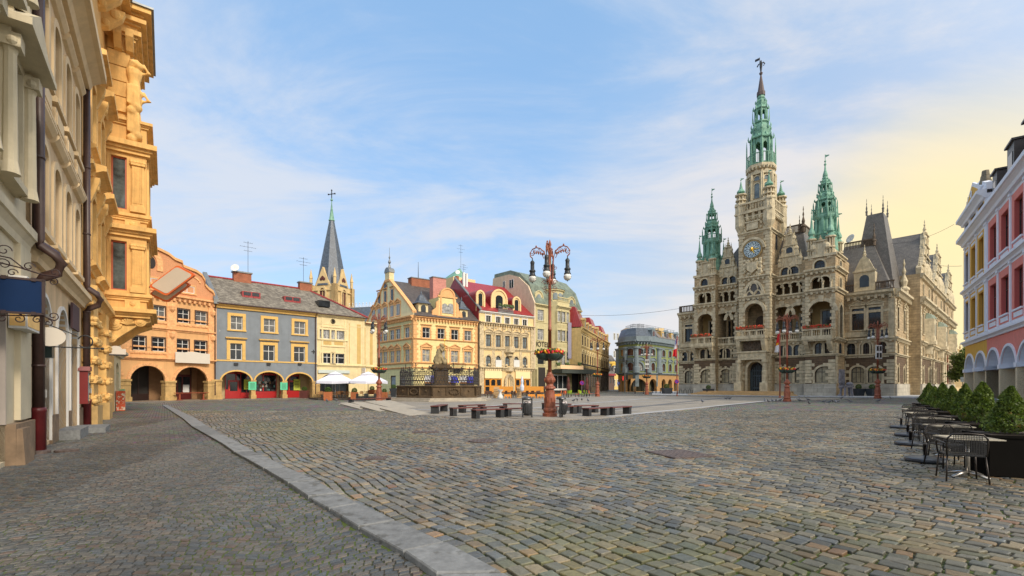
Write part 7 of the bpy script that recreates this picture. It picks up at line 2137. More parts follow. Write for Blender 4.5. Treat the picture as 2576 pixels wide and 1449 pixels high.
def right_house(name,label,P,Q,colr,cols,attic):
 t,f=building(name,label,'house',P,Q)
 W=f.W;m,mr_=RENDERS[colr]
 x_=[f.X('R',c_)for c_ in cols]
 x_=[x_[0]+(x_[-1]-x_[0])*i/(len(x_)-1)for i in range(len(x_))]
 x_=[x for x in x_ if x<W-.5]
 n=len(x_)
 spc=abs(x_[1]-x_[0])
 ww=spc*.58;hw=ww/2
 stw=st(BROWNW,GLASS,mr_,.16,nv=1,tr=.66,rec=.32,proj=.02,sill=False,lin=mr_)
 bays=MB()
 for i,x in enumerate(x_):
  for k,(z1,z0)in enumerate(zrow[1:]):
   f.win(x,z0,ww,z1-z0,0,stw)
   bays.box(x-spc*.45,x-hw,-.035,-.002,z0-.9,z1+.75);bays.box(x+hw,x+spc*.45,-.035,-.002,z0-.9,z1+.75);bays.box(x-hw,x+hw,-.035,-.002,z1,z1+.75);bays.box(x-hw,x+hw,-.035,-.002,z0-.9,z0)
   f.trim.box(x-hw-.2,x+hw+.2,-.2,0,z0-.18,z0-.02);f.trim.box(x-hw,x+hw,-.08,-.035,z0-.75,z0-.3)
   if colr=='yellow':f.trim.box(x-hw*.9,x+hw*.9,-.08,-.035,z1+.2,z1+.5)
  if attic:
   z1,z0=zrow[0];f.win(x,z0,ww,z1-z0,0,stw);bays.box(x-hw-.3,x-hw,-.035,-.002,z0-.3,z1+.3);bays.box(x+hw,x+hw+.3,-.035,-.002,z0-.3,z1+.3);bays.box(x-hw,x+hw,-.035,-.002,z1,z1+.3)
 gaps=[(x_[i]+x_[i+1])/2 for i in range(n-1)]
 for x in gaps+[.35,W-.35]:
  for k in(1,2):
   z1,z0=zrow[k];f.trim.box(x-spc*.05,x+spc*.05,-.14,0,z0-1.0,z1+.9);f.trim.box(x-spc*.07,x+spc*.07,-.22,0,z1+.75,z1+1.0)
  if attic:f.trim.box(x-spc*.05,x+spc*.05,-.12,0,zrow[0][1]-.3,zrow[0][0]+.4)
 for z,h,p in((zcn[1]-.6,1.0,.9),(zcn[2]-.3,.6,.5),(zcn[3]-.2,.55,.45)):f.corn(-.3 if attic else 0,W,z,h,p)
 top=zcn[0]if attic else zcn[1]
 if attic:f.corn(-.4,W,zcn[0]-.5,.9,.9)
 arcs=[]
 xs=[(-.05+.55+i*0,0)for i in range(0)]
 per=W/(2 if attic else 4)
 for i in range(2 if attic else 4):
  a,b=i*per+.28,(i+1)*per-.28
  f.holes.append((a,b,0,zatop,min((b-a)/2,zatop-zasp)))
  ring(f.trim,a,b,zasp,zatop,min((b-a)/2,zatop-zasp),.26,-.12,0,foot=False)
 lo,up=f.off(0),f.off(0)
 lo.holes=[h for h in f.holes if h[2]==0];up.holes=[h for h in f.holes if h[2]>0]
 wallgrid(lo.wall,0,W,0,zcn[3],lo.holes,.02);f.add('ground_floor_wall',lo.wall,m)
 wallgrid(up.wall,0,W,zcn[3],top,up.holes,.45);f.body(0,W,0,top,11,up.wall);f.add('wall',up.wall,wht)
 f.add('coloured_bay',bays,m)
 iw=MB()
 for h in lo.holes:reveal(iw,h[0],h[1],zasp,h[3],h[4],1.5,.02)
 iw.poly((0,4.2,0),(W,4.2,0),(W,4.2,zatop+.4),(0,4.2,zatop+.4));iw.poly((0,1.4,zatop+.3),(W,1.4,zatop+.3),(W,4.2,zatop+.3),(0,4.2,zatop+.3))
 f.add('arcade_vault',iw,wht)
 edges=[0]+[i*per for i in range(1,2 if attic else 4)]+[W]
 for i,x in enumerate(edges):
  p=MB();p.box(x-.31,x+.31,-.1,1.5,.25,zasp-.02);p.k=1;p.box(x-.4,x+.4,-.2,1.55,0,.25);p.box(x-.42,x+.42,-.2,1.6,zasp-.02,zasp+.42);f.add('pillar',p,[peb,wht])
 f.add('white_trim',f.trim,wht)
 return t,f
PM=FR.mw@Vector((xsplit,0,0))
t,f=right_house('yellow_arcade_house','narrow yellow house with white gable and two round arcade arches',RF,PM,'yellow',(311,348,386),True)
W=f.W;zt_=zcn[0]+.4
mb=MB();mb.prism([(-.3,zt_),(W,zt_),(W,zt_+.8),(W*.72,zt_+2.2),(W*.3,zt_+2.2),(-.1,zt_+.9)],-.05,.5);mb.prism([(W*.1,zt_+.9),(W*.9,zt_+.9),(W*.5,zt_+3.0)],-.25,-.05)
mb.k=1;mb.prism([(W*.24,zt_+1.1),(W*.76,zt_+1.1),(W*.5,zt_+2.5)],-.3,-.25);f.add('pediment',mb,[wht,RENDERS['yellow'][0]])
mb=MB();mb.T=Matrix.Translation((W*.5,-.34,zt_+1.55))@Matrix.Rotation(pi/2,4,'X');mb.lathe([(.42,0),(.42,.06),(.28,.07),(.28,.0)],14);f.add('oculus',mb,wht)
mb=MB()
for x,s_ in((.3,.7),(W*.45,1.0),(W*.8,1.15)):
 for k in range(3):mb.lathe([(.55*s_-k*.12,zt_+1.2+k*.6),(.5*s_-k*.12,zt_+1.75+k*.6)],6,(x,.3))
f.add('roof_urn',mb,mat('weathered_urn',(.2,.17,.12),var=.4,stain=.5))
mb=MB();hiproof(mb,0,W,.4,11,zt_,zt_+4,(1,4));f.add('roof',mb,roofb)
t,f=right_house('pink_arcade_house','coral pink house with white pilasters above round arcade arches',PM,RN,'pink',(448,528,607,690,790,900),False)
W=f.W;z=zcn[1]+.4
mb=MB();mb.xprism([(-.3,z),(1.8,z+5.2),(6,z+6),(11,z)],0,W);f.add('roof',mb,mat('red_brown_tiles',(.16,.06,.04),brick=(.25,.25,.02,.6,.2)))
for c_,hw_,h_ in((462,.95,3.0),(545,1.2,3.5),(640,1.2,3.5)):
 x=f.X('R',c_);mb=MB();mb.box(x-hw_,x+hw_,-.1,5,z,z+h_);mb.box(x-hw_-.15,x+hw_+.15,-.3,5,z+h_,z+h_+.18);mb.k=1;mb.box(x-hw_*.6,x+hw_*.6,-.14,-.1,z+.9,z+h_-.9);f.add('dormer',mb,[roofb,GLASS])
mb=MB();mb.box(4,4.6,2.2,3.0,z+3,z+8.4);f.add('chimney',mb,BRICK)
# -- street lamps
TERRA=mat('terracotta_paint',srgb(150,78,48),rough=.5,var=.3,scale=5,stain=.55,bump=.25,bscale=30)
GLOBE=mat('milk_glass',srgb(238,236,228),rough=.2,var=.1,scale=6)
LCAP=mat('lamp_cap_iron',(.035,.04,.045),rough=.4,metal=.3)
BOWL=mat('dark_green_bowl',(.022,.045,.035),rough=.5)
def lamp(label,loc,rz=0.0):
 t=thing('street_lamp',label,'street lamp',loc,rz,'terracotta lamps on the square')
 mb=MB();mb.smooth=False
 mb.lathe([(.38,0),(.38,.22),(.3,.27),(.345,.34),(.345,.42),(.3,.5),(.285,.9),(.25,1.3),(.25,1.36),(.21,1.38),(.21,1.44),(.31,1.5),(.29,1.58),(.2,1.64),(.17,1.72),(.25,1.84),(.275,1.95),(.25,2.08),(.19,2.14),(.19,2.2),(.13,2.26),(.1,2.34)],20)
 for k in range(8):
  a=k*pi/4;mb.ball((.255*cos(a),.255*sin(a),1.94),.06,6,4,(1,1,2));mb.ball((.28*cos(a),.28*sin(a),.9),.045,6,4,(1,1,3.4))
 obj('base',mb,TERRA,t)
 mb=MB();mb.smooth=True
 mb.lathe([(.1,2.3),(.09,4.5),(.1,4.5),(.1,4.6),(.085,4.62),(.075,7.0),(.13,7.05),(.13,7.15),(.07,7.2),(.06,8.7),(.11,8.75),(.05,8.85),(.09,8.95),(.07,9.05),(.01,9.22)],12)
 obj('pole',mb,TERRA,t)
 for k in range(4):
  a=k*pi/2+.25
  ux=(cos(a),sin(a),0)
  V=lambda x,z:(x*cos(a),x*sin(a),z)
  mb=MB()
  arcp=[(.12,6.9),(.16,7.4),(.17,7.9),(.2,8.3),(.3,8.6),(.5,8.8),(.72,8.86),(.92,8.78),(1.04,8.6),(1.03,8.42),(.92,8.32)]
  mb.tube([V(*p)for p in arcp],.032,6)
  inn=[(.3,8.25),(.42,8.5),(.6,8.62),(.78,8.58),(.88,8.45)]
  mb.tube([V(*p)for p in inn],.018,4)
  for c,r,a0,s_ in(((.36,8.55),.16,0,1),((.58,8.72),.1,0,-1),((.8,8.68),.12,pi,1),((.28,7.0),.14,0,1),((.26,6.75),.12,0,-1),((.3,7.75),.1,pi,1),((.95,8.5),.1,0,1),((.2,6.5),.1,0,1)):
   scroll(mb,V(*c),ux,r,1.1,a0,s_,.016,12)
  mb.ball(V(.72,8.92),.05,6,4)
  for q in range(5):mb.ball(V(.35+q*.12,8.5+.03*q),.05,5,3,(1,1,1.6))
  arm=obj('arm',mb,TERRA,t)
  lm=MB();lm.smooth=True
  x,y=.92*cos(a),.92*sin(a)
  lm.lathe([(.02,8.34),(.03,8.2),(.09,8.16),(.12,8.08),(.1,8.0),(.105,7.72),(.16,7.68),(.17,7.62),(.13,7.58),(.15,7.45),(.18,7.42),(.18,7.38)],12,(x,y))
  obj('lamp_cap',lm,LCAP,arm)
  lm=MB();lm.smooth=True;lm.ball((x,y,7.24),.2,14,10,(1,1,.95));lm.smooth=False
  for q in range(4):
   lm.k=1;lm.tube([(x+.203*cos(b)*cos(q*pi/4),y+.203*cos(b)*sin(q*pi/4),7.24+.193*sin(b))for b in[radians(j*30)for j in range(12)]],.005,4,True)
  lm.tube([(x+.203*cos(radians(j*30)),y+.203*sin(radians(j*30)),7.24)for j in range(12)],.005,4,True);lm.ball((x,y,7.03),.03,6,4)
  obj('globe',lm,[GLOBE,LCAP],arm)
  bw=MB();bw.smooth=True;bx,by=.4*cos(a+.6),.4*sin(a+.6)
  bw.lathe([(.08,2.95),(.2,3.0),(.32,3.12),(.36,3.25),(.36,3.28),(.3,3.28)],12,(bx,by));bw.tube([(bx,by,3.0),(.05*cos(a+.6),.05*sin(a+.6),2.95)],.03,4)
  bo_=obj('flower_bowl',bw,BOWL,t)
  fl=MB();rr=random.Random(k+3)
  for q in range(70):
   fl.k=rr.choice((0,0,1,2,2));r_,aa=.34*sqrt(rr.random()),rr.uniform(0,2*pi);fl.ball((bx+1.2*r_*cos(aa),by+1.2*r_*sin(aa),3.3+rr.uniform(0,.26)*(1-r_)),rr.uniform(.045,.085),5,3)
  obj('flowers',fl,[FLW,FLWY,FOL],bo_)
 return t
L0=lamp('tall terracotta lamp nearest the camera, between the two litter bins',LM,-.5)
index_children()
for u,d,sc_,rz,lab in((953.5,49.5,1,.9,'terracotta lamp between the white parasols and the fountain'),(1980,49.5,1,.5,'terracotta lamp in front of the town hall portal beside the red and white flag'),(2208,61,1.08,.2,'terracotta lamp with info panel in front of the right town hall wing'),(1503,71,.98,1.2,'terracotta lamp in front of the golden yellow terrace house'),(1627,88,1.02,.7,'terracotta lamp with info panel in front of the green corner house')):
 o=dup(L0,gp(u,d),rz,lab,sc=sc_)
 if 'panel' in lab:
  mb=MB();mb.box(-.35,.35,-.22,-.12,4.7,6.3);mb.k=1
  for i in(-.17,.17):
   for j in(5.1,5.9):mb.box(i-.12,i+.12,-.24,-.22,j-.28,j+.28)
  obj('info_panel',mb,[WHITE,DARKIN],o,M=Matrix.Rotation(-rz,4,'Z'))
# ---- benches round the lamp
BW=mat('bench_wood',(.12,.035,.028),rough=.4,var=.25,scale=5)
BS=mat('bench_charcoal_slats',(.028,.03,.033),rough=.6,var=.3)
BL=[((840,242),(1003,200)),((990,262),(1167,255)),((1062,235),(1212,225)),((1170,283),(1360,273)),((1228,250),(1386,243)),((1425,270),(1585,262)),((1413,214),(1542,215)),((1730,208),(1905,220)),((1800,246),(1950,242)),((1995,237),(2125,233)),((2065,267),(2205,257)),((2255,255),(2385,245))]
BLAB=['low bench with its back end against the fountain steps, leftmost of the ring','low bench second from the left in front of the fountain steps','low bench standing behind the second bench from the left','front low bench nearest the camera, left of the litter bin','low bench tucked behind the front bench left of the bin','low bench passing behind the upright litter bin','rear low bench directly behind the upright litter bin','rear low bench behind the terracotta lamp base','low bench right of the tilted litter bin','rear low bench standing alone right of the tilted bin','front low bench right of the lamp, second from the right end','rightmost low bench of the ring near the paved strips']
def bench(p,q,lab):
 c=(p+q)/2;dv=q-p
 t=thing('bench',lab,'bench',c,atan2(dv.y,dv.x),'low benches round the lamp')
 h=max(dv.length/2+.02,.6)
 mb=MB();mb.box(-h-.14,h+.14,-.24,-.01,.4,.455);mb.box(-h-.14,h+.14,.01,.24,.4,.455);obj('seat',mb,BW,t)
 for s_ in(-1,1):
  mb=MB()
  for k in range(3):mb.box(s_*h-.11+k*.078,s_*h-.11+k*.078+.06,-.22,.22,.0,.4)
  mb.box(s_*h-.1,s_*h+.1,-.19,.19,.02,.38);mb.box(s_*h-.11,s_*h+.11,-.225,.225,.32,.4);obj('support',mb,BS,t)
for(a,b),l_ in zip(BL,BLAB):
 p,q=ground('B',*a),ground('B',*b)
 if q.y-p.y>3:q=p+(q-p).normalized()*2.4
 for v in(p,q):v.z=.03
 bench(p,q,l_)
bench(ground('K',1055,1168),ground('K',1930,1125),'long low bench in front of the terrace, left of the fountain')
# ---- litter bins
def bin_(u,d,lab,tilt,rz):
 t=thing('litter_bin',lab,'litter bin',gp(u,d)+Vector((0,0,.03)),rz,'litter bins beside the lamp')
 t.rotation_euler.y=0
 mb=MB()
 for s_ in(-1,1):mb.box(s_*.23-.03,s_*.23+.03,-.04,.04,0,1.0);mb.box(s_*.23-.06,s_*.23+.06,-.14,.14,0,.03)
 mb.box(-.26,.26,-.05,.05,.9,.96);obj('frame',mb,BS,t)
 T_=Matrix.Rotation(tilt,4,'Y');T_=Matrix.Rotation(tilt,4,'X')
 mb=MB();mb.smooth=True;mb.lathe([(.15,.18),(.185,.2),(.2,.7),(.2,.74),(.17,.74)],16);mb.smooth=False
 for k in range(16):a=k*pi/8;mb.box(.2*cos(a)-.012,.2*cos(a)+.012,.2*sin(a)-.012,.2*sin(a)+.012,.24,.66)
 bk_=obj('bucket',mb,mat('charcoal_bucket',(.035,.037,.04),rough=.5),t,M=T_)
 mb=MB();mb.smooth=True;rr=random.Random(int(u))
 for k in range(7):mb.ball((rr.uniform(-.1,.1),rr.uniform(-.1,.1),.76+rr.uniform(0,.05)),rr.uniform(.05,.09),7,5,(1.3,1,.8))
 obj('rubbish',mb,mat('paper_rubbish',(.55,.5,.5),var=.4,scale=9),bk_)
 mb=MB();mb.smooth=True;mb.lathe([(.25,.92),(.25,.97),(.2,1.05),(.001,1.09)],16);obj('lid',mb,mat('grey_metal_lid',(.12,.12,.125),rough=.3,metal=.5),t)
bin_(1326.5,24.0,'upright charcoal litter bin left of the terracotta lamp',0,.1)
bin_(1411.5,24.1,'charcoal litter bin with tilted bucket right of the terracotta lamp',.22,1.25)
# -- fountain
FS=mat('dark_weathered_sandstone',srgb(88,69,44),var=.45,scale=1.6,stain=.9,bump=.4,bscale=10)
FSL=mat('statue_sandstone',srgb(152,134,94),var=.35,scale=2.5,stain=.5)
FST=mat('grey_step_stone',srgb(172,162,144),var=.2,stain=.4,scale=1.2)
fc=Vector((-8.0,53.6,0))
FO=thing('fountain','sandstone fountain basin with iron railing, pedestal and weathered statue','fountain',fc,radians(-2.4))
a0=-pi/2
hexp=lambda r:[(r*cos(a0+k*pi/3),r*sin(a0+k*pi/3))for k in range(6)]
mb=MB()
for r,z0,z1 in((6.3,0,.18),(5.7,.18,.36)):mb.hprism(hexp(r),z0,z1)
obj('step',mb,FST,FO)
mb=MB()
mb.lathe([(5.0,.36),(5.0,.55),(4.85,.62),(4.85,1.42),(5.0,1.5),(5.05,1.6),(4.9,1.68),(4.5,1.68),(4.45,1.2),(.2,1.15)],6,a0=a0,cap=False)
hx=hexp(4.86)
for k in range(6):
 p,q=Vector((*hx[k],0)),Vector((*hx[(k+1)%6],0))
 for s_ in(.0,.33,.66,1.0):
  w_=p.lerp(q,s_);mb.lathe([(.12,.6),(.12,1.45)],6,(w_.x,w_.y))
 m_=p.lerp(q,.5);n_=m_.normalized()
 for j in range(12):b=j*pi/6;w_=m_+n_*.04+(q-p).normalized()*.5*cos(b);mb.ball((w_.x,w_.y,1.02+.28*sin(b)),.12,6,4)
 for s_ in(.16,.84):w_=p.lerp(q,s_)+n_*.02;mb.ball((w_.x,w_.y,1.1),.13,8,5)
obj('basin',mb,FS,FO)
mb=MB();ti=.03
hx=hexp(4.6)
for k in range(6):
 p,q=Vector((*hx[k],0)),Vector((*hx[(k+1)%6],0))
 L_=(q-p).length;n=15
 for z in(1.75,2.2,2.7):mb.tube([p+Vector((0,0,z)),q+Vector((0,0,z))],ti,4)
 for j in range(n+1):
  w_=p.lerp(q,j/n)
  for s_ in(-1,1):
   e=p.lerp(q,max(0,min(1,(j+s_*1.6)/n)));mb.tube([w_+Vector((0,0,1.75)),e+Vector((0,0,2.7))],ti*.8,4)
 dirv=(q-p).normalized()
 for j in range(5):
  w_=p.lerp(q,(j+.5)/5)
  for s_ in(-1,1):
   scroll(mb,w_+dirv*.22*s_+Vector((0,0,2.95)),dirv,.22,1.2,-pi/2,s_,ti*.9,12);scroll(mb,w_+dirv*.16*s_+Vector((0,0,3.3)),dirv,.13,1.1,-pi/2,s_,ti*.8,10)
   mb.ball(w_+dirv*.36*s_+Vector((0,0,3.15)),.07,5,4)
  hh=3.95 if j==2 else 3.55
  mb.tube([w_+Vector((0,0,2.7)),w_+Vector((0,0,hh))],ti,4);mb.ball(w_+Vector((0,0,hh)),.06,5,4,(1,1,1.8));mb.tube([w_+dirv*.16+Vector((0,0,hh-.22)),w_-dirv*.16+Vector((0,0,hh-.22))],ti*.9,4)
 mb.tube([p+Vector((0,0,1.6)),p+Vector((0,0,3.2))],ti*1.6,5)
obj('railing',mb,mat('rusty_black_iron',(.035,.03,.028),rough=.6,var=.5,scale=6),FO)
mb=MB();mb.T=Matrix.Rotation(.35,4,'Z')
mb.box(-.85,.85,-.85,.85,1.1,1.9);mb.box(-.72,.72,-.72,.72,1.9,3.3);mb.taper(-.72,.72,-.72,.72,3.3,3.45,-.14);mb.box(-.98,.98,-.98,.98,3.45,3.6);mb.box(-1.08,1.08,-1.08,1.08,3.6,3.78);mb.box(-.9,.9,-.9,.9,3.78,4.0)
for x in(-.45,.45):mb.box(x-.2,x+.2,-.76,-.72,2.05,3.15)
obj('pedestal',mb,FS,FO)
def carve(name,mb,m,parent,vox=.05,sm=4):
 o=obj(name,mb,m,parent)
 md=o.modifiers.new('remesh','REMESH');md.mode='VOXEL';md.voxel_size=vox;md.use_smooth_shade=True
 s_=o.modifiers.new('smooth','SMOOTH');s_.factor=.5;s_.iterations=sm
 return o
mb=MB();mb.T=Matrix.Translation((.0,0,4.0));rr=random.Random(4)
for k in range(16):mb.ball((rr.uniform(-.6,.6),rr.uniform(-.4,.4),rr.uniform(.05,.3)),rr.uniform(.16,.28),8,6)
mb.ball((-.5,-.1,.4),.34,10,8,(1.1,1,.9));mb.ball((.55,-.15,.35),.24,10,8,(1,1,1));mb.tube([(.5,-.2,.3),(.72,-.25,.55),(.6,-.2,.7)],[.16,.1,.05],8)
mb.tube([(-.35,0,.3),(-.34,0,.8),(-.22,0,1.25),(-.06,0,1.65),(.0,0,1.85)],[.42,.44,.36,.34,.24],12)
mb.tube([(-.25,-.12,.85),(.15,-.22,.8),(.3,-.2,.35),(.34,-.25,.08)],[.24,.2,.13,.1],10);mb.tube([(-.2,.12,.8),(.2,.16,.72),(.25,.16,.2)],[.24,.18,.12],10)
mb.ball((.1,-.02,2.16),.19,12,10,(1,.9,1.15));mb.tube([(.0,0,1.8),(.08,0,2.08)],.12,8);mb.ball((.2,-.02,2.02),.12,8,6,(.9,.8,1.5));mb.ball((.02,-.02,2.24),.18,10,8)
mb.tube([(.02,-.28,1.78),(.22,-.36,1.5),(.4,-.2,1.8),(.42,-.12,1.95)],[.14,.11,.08,.07],8);mb.tube([(.0,.26,1.75),(.3,.2,1.6),(.42,-.02,2.1)],[.13,.1,.07],8)
for k in range(9):a=-2.4+k*.28;mb.tube([(-.1+.2*cos(a),.3*sin(a),1.7),(-.28+.42*cos(a),.42*sin(a),.9),(-.3+.5*cos(a),.46*sin(a),.3)],[.05,.06,.07],6)
ST=carve('statue',mb,FSL,FO,.035,2)
mb=MB();mb.tube([(.55,-.14,4.25),(.44,-.12,6.9)],.025,6);mb.ball((.44,-.12,6.75),.1,8,6);mb.k=0;mb.tube([(.3,-.12,6.9),(.32,-.12,7.15)],.02,4);mb.tube([(.44,-.12,6.9),(.44,-.12,7.2)],.02,4);mb.tube([(.58,-.12,6.9),(.56,-.12,7.15)],.02,4);mb.tube([(.3,-.12,6.9),(.58,-.12,6.9)],.02,4);obj('trident',mb,GOLD,ST,M=Matrix.Identity(4))
CRK=lambda x,y:ground('K',x,y)
mb=MB()
for pts,h in(([(790,1190),(1250,1290),(1500,1250),(1060,1165)],.12),([(1050,1172),(1400,1244),(2000,1240),(1400,1140)],.17),([(1265,1262),(1700,1348),(2300,1300),(1500,1225)],.15),([(1330,1150),(2080,1284),(2600,1250),(1980,1130)],.22),([(1725,1306),(2420,1452),(3000,1400),(2150,1270)],.14)):
 g_=[CRK(*p)for p in pts]
 hs=[h,.03,.03,h]
 mb.add([(p.x,p.y,-.05)for p in g_]+[(p.x,p.y,z)for p,z in zip(g_,hs)],[(3,2,1,0),(4,5,6,7),(0,1,5,4),(1,2,6,5),(2,3,7,6),(3,0,4,7)])
tag(obj('stone_ledges',mb,FST),'low wedge-shaped pale stone ledges left of the fountain','steps')
# -- leaves
def leafy(n,fn,size,seed,up=.3,asp=.5):
 g=np.random.default_rng(seed)
 P=np.array([fn(g)for _ in range(n)])
 d=g.normal(0,1,(n,3));d[:,2]+=up;d/=np.linalg.norm(d,axis=1)[:,None]
 e=np.cross(d,g.normal(0,1,(n,3)));e/=np.linalg.norm(e,axis=1)[:,None]
 s=size*g.uniform(.6,1.4,(n,1))
 V=np.stack([P-d*s*.5,P+e*s*asp*.5,P+d*s*.5,P-e*s*asp*.5],1).reshape(-1,3)
 me=bpy.data.meshes.new('foliage')
 me.vertices.add(4*n);me.vertices.foreach_set('co',V.astype(np.float32).ravel())
 me.loops.add(4*n);me.loops.foreach_set('vertex_index',np.arange(4*n,dtype=np.int32))
 me.polygons.add(n);me.polygons.foreach_set('loop_start',(np.arange(n)*4).astype(np.int32))
 me.update(calc_edges=True)
 return me
def leafmat(name,a,b,c,scale):
 m=mat(name,a,rough=.55,var=0,scale=scale,tint=b,spots=c)
 n,l=m.node_tree.nodes,m.node_tree.links
 bs=n['Principled BSDF']
 gi=n.new('ShaderNodeNewGeometry');rp=n.new('ShaderNodeMapRange');l.new(gi.outputs['Random Per Island'],rp.inputs[0]);rp.inputs[3].default_value=.55;rp.inputs[4].default_value=1.5
 mu=n.new('ShaderNodeVectorMath');mu.operation='SCALE';s_=bs.inputs['Base Color'].links[0].from_socket
 l.new(s_,mu.inputs[0]);l.new(rp.outputs[0],mu.inputs['Scale']);l.new(mu.outputs[0],bs.inputs['Base Color'])
 bs.inputs['Subsurface Weight'].default_value=0
 tr=n.new('ShaderNodeBsdfTranslucent');l.new(mu.outputs[0],tr.inputs[0]);ms=n.new('ShaderNodeMixShader');ms.inputs[0].default_value=.3
 l.new(bs.outputs[0],ms.inputs[1]);l.new(tr.outputs[0],ms.inputs[2]);l.new(ms.outputs[0],n['Material Output'].inputs[0])
 return m
THUJA=leafmat('thuja_green',(.05,.1,.011),(.16,.21,.026),(4.5,.63,(.2,.12,.03)),7)
LEAFT=leafmat('tree_leaf_green',(.05,.085,.012),(.13,.17,.03),None,1.4)
BUSH=leafmat('bush_green',(.045,.1,.012),(.1,.17,.03),None,9)
def thuja_fn(seed):
 rr=random.Random(seed);lob=[(rr.uniform(0,6.28),rr.uniform(.1,.8),rr.uniform(.5,1.3))for _ in range(22)]
 def fn(g):
  h=g.random()**.8
  a=g.uniform(0,2*pi)
  r=.43*min(1,.75+h*1.5)*(1-h)**.85*(.95+.1*sin(h*9))+.015
  k=1.0
  for la,lh,lr in lob:
   da=abs((a-la+pi)%(2*pi)-pi)
   if da<.55 and abs(h-lh)<.16:k=max(k*.86,lr)
  r*=k*sqrt(g.uniform(.35,1))
  return(r*cos(a),r*sin(a),.04+h*(.84+.06*sin(a*3+seed)))
 return fn
TH_ME=[leafy(7000,thuja_fn(s),.062,s,up=1.1,asp=.42)for s in(1,2,3)]
for m_ in TH_ME:m_.materials.append(THUJA)
PLB=mat('black_planter',(.008,.007,.006),rough=.85,var=.2,spec=.05)
SOIL=mat('planter_soil',(.04,.025,.015))
SP=[(9.16,8.75),(11.04,11.2),(12.98,13.65),(14.86,16.1),(16.75,18.55),(18.62,21.0),(20.45,23.4)]
SLAB=['conifer in a black planter, nearest to the camera at the right edge','conifer in a black planter, second from the right edge','conifer in a black planter behind the third table','conifer in a black planter, middle of the row','conifer in a black planter, third from the far end of the row','conifer in a black planter, second from the far end of the row','conifer in a black planter at the far left end of the row']
for i,(x,y)in enumerate(SP):
 rz=radians(-22)
 t=thing('planter','black square '+['planter, nearest at the right edge','planter, second from the right edge','planter behind the third café table','planter in the middle of the row','planter third from the far end','planter second from the far end','planter at the far left end of the row'][i],'planter',(x,y,.02),rz,'black planters along the terrace')
 mb=MB();mb.box(-.5,.5,-.46,.46,.02,.74);mb.box(-.52,.52,-.48,.48,.7,.745);obj('box',mb,PLB,t)
 mb=MB();mb.box(-.47,.47,-.43,.43,.745,.75);obj('soil',mb,SOIL,t)
 s_=thing('conifer','clipped green '+SLAB[i],'shrub',(x,y,.76),i*1.3,'conifers along the terrace')
 s_.scale=(1.06+.1*sin(i*2.3),1.06+.08*cos(i),1.0+.09*cos(i*2.7+2.4))
 obj('foliage',TH_ME[i%3],None,s_)
 mb=MB();mb.tube([(0,0,-.02),(.01,0,.7)],[.03,.01],6);obj('stem',mb,BROWNW,s_)
# -- right terrace furniture
MET=mat('dark_chair_metal',(.04,.032,.028),rough=.35,metal=.5)
MESHM=mat('woven_mesh',(.022,.02,.019),rough=.5,var=.2)
ALU=mat('brushed_aluminium',(.45,.43,.4),rough=.3,metal=.9)
TOPM=mat('table_top_metal',(.5,.45,.36),rough=.3,metal=.25,var=.25,scale=4)
def chair(name,label,m_frame,m_seat,group,cat='chair'):
 t=thing(name,label,cat,(0,0,0),0,group)
 mb=MB();mb.smooth=True
 bk=[(-.25,-.26,.45),(-.26,-.29,.62),(-.25,-.31,.74),(-.19,-.32,.81),(0,-.325,.825),(.19,-.32,.81),(.25,-.31,.74),(.26,-.29,.62),(.25,-.26,.45)]
 mb.tube(bk,.014,6);obj('back_frame',mb,m_frame,t)
 mb=MB();n=24
 for i in range(n):
  x0,x1=-.24+.48*i/n,-.24+.48*(i+.5)/n
  c0=-.275-.02*(1-(abs(x0)/.25)**2)
  mb.box(x0,x1,c0-.03,c0-.026,.47,.72 if abs(x0)>.19 else .8)
 for j in range(11):mb.box(-.24,.24,-.31,-.307,.48+j*.028,.488+j*.028)
 obj('backrest',mb,m_seat,t)
 mb=MB();mb.box(-.24,.24,-.26,.24,.435,.455);mb.box(-.25,.25,.2,.255,.4,.45);obj('seat',mb,m_seat,t)
 for sx in(-1,1):
  for y0,y1 in((.22,.26),(-.24,-.32)):
   l_=MB();l_.smooth=True;l_.tube([(sx*.24,y0,.45),(sx*.27,y1,0)],.013,6);obj('leg',l_,m_frame,t)
  a=MB();a.smooth=True;a.tube([(sx*.25,.24,.43),(sx*.275,.25,.62),(sx*.285,.15,.66),(sx*.28,-.2,.65),(sx*.26,-.29,.62)],.013,6);obj('armrest',a,m_frame,t)
 return t
TB=[(8.12,8.5),(10.1,11.05),(12.0,13.6),(13.95,16.3),(16.0,19.0)]
TL=['nearest','second','third','fourth','farthest']
mbt=None
t0=thing('cafe_table','nearest square metal café table beside the front black planter','table',(*TB[0],.02),radians(-18),'metal café tables on the terrace')
mb=MB();mb.box(-.34,.34,-.34,.34,.685,.71);mb.box(-.355,.355,-.355,.355,.69,.705);obj('table_top',mb,TOPM,t0)
mb=MB();mb.smooth=True;mb.lathe([(.035,.06),(.03,.69)],12);obj('pedestal',mb,ALU,t0)
for k in range(4):
 a=k*pi/2+.5;mb=MB();mb.smooth=True;mb.tube([(0,0,.09),(.16*cos(a),.16*sin(a),.07),(.34*cos(a),.34*sin(a),.02)],[.035,.03,.022],6);obj('foot',mb,ALU,t0)
index_children()
for i in range(1,5):dup(t0,(*TB[i],.02),radians(-18-2*i),TL[i]+' square metal café table from the right edge of the terrace')
c0=chair('cafe_chair','black mesh armchair with its back to the camera at the nearest table',MET,MESHM,'black mesh café chairs')
index_children()
fdir=radians(-32)
CH=[(7.72,8.2,-.5),(8.72,9.5,pi-.2),(9.35,10.2,-.35),(10.45,11.9,pi-.3),(11.4,12.85,-.4),(12.6,14.5,pi-.45),(13.4,15.5,-.5),(14.7,17.2,pi-.35),(15.4,18.2,-.5),(16.7,19.9,pi-.4)]
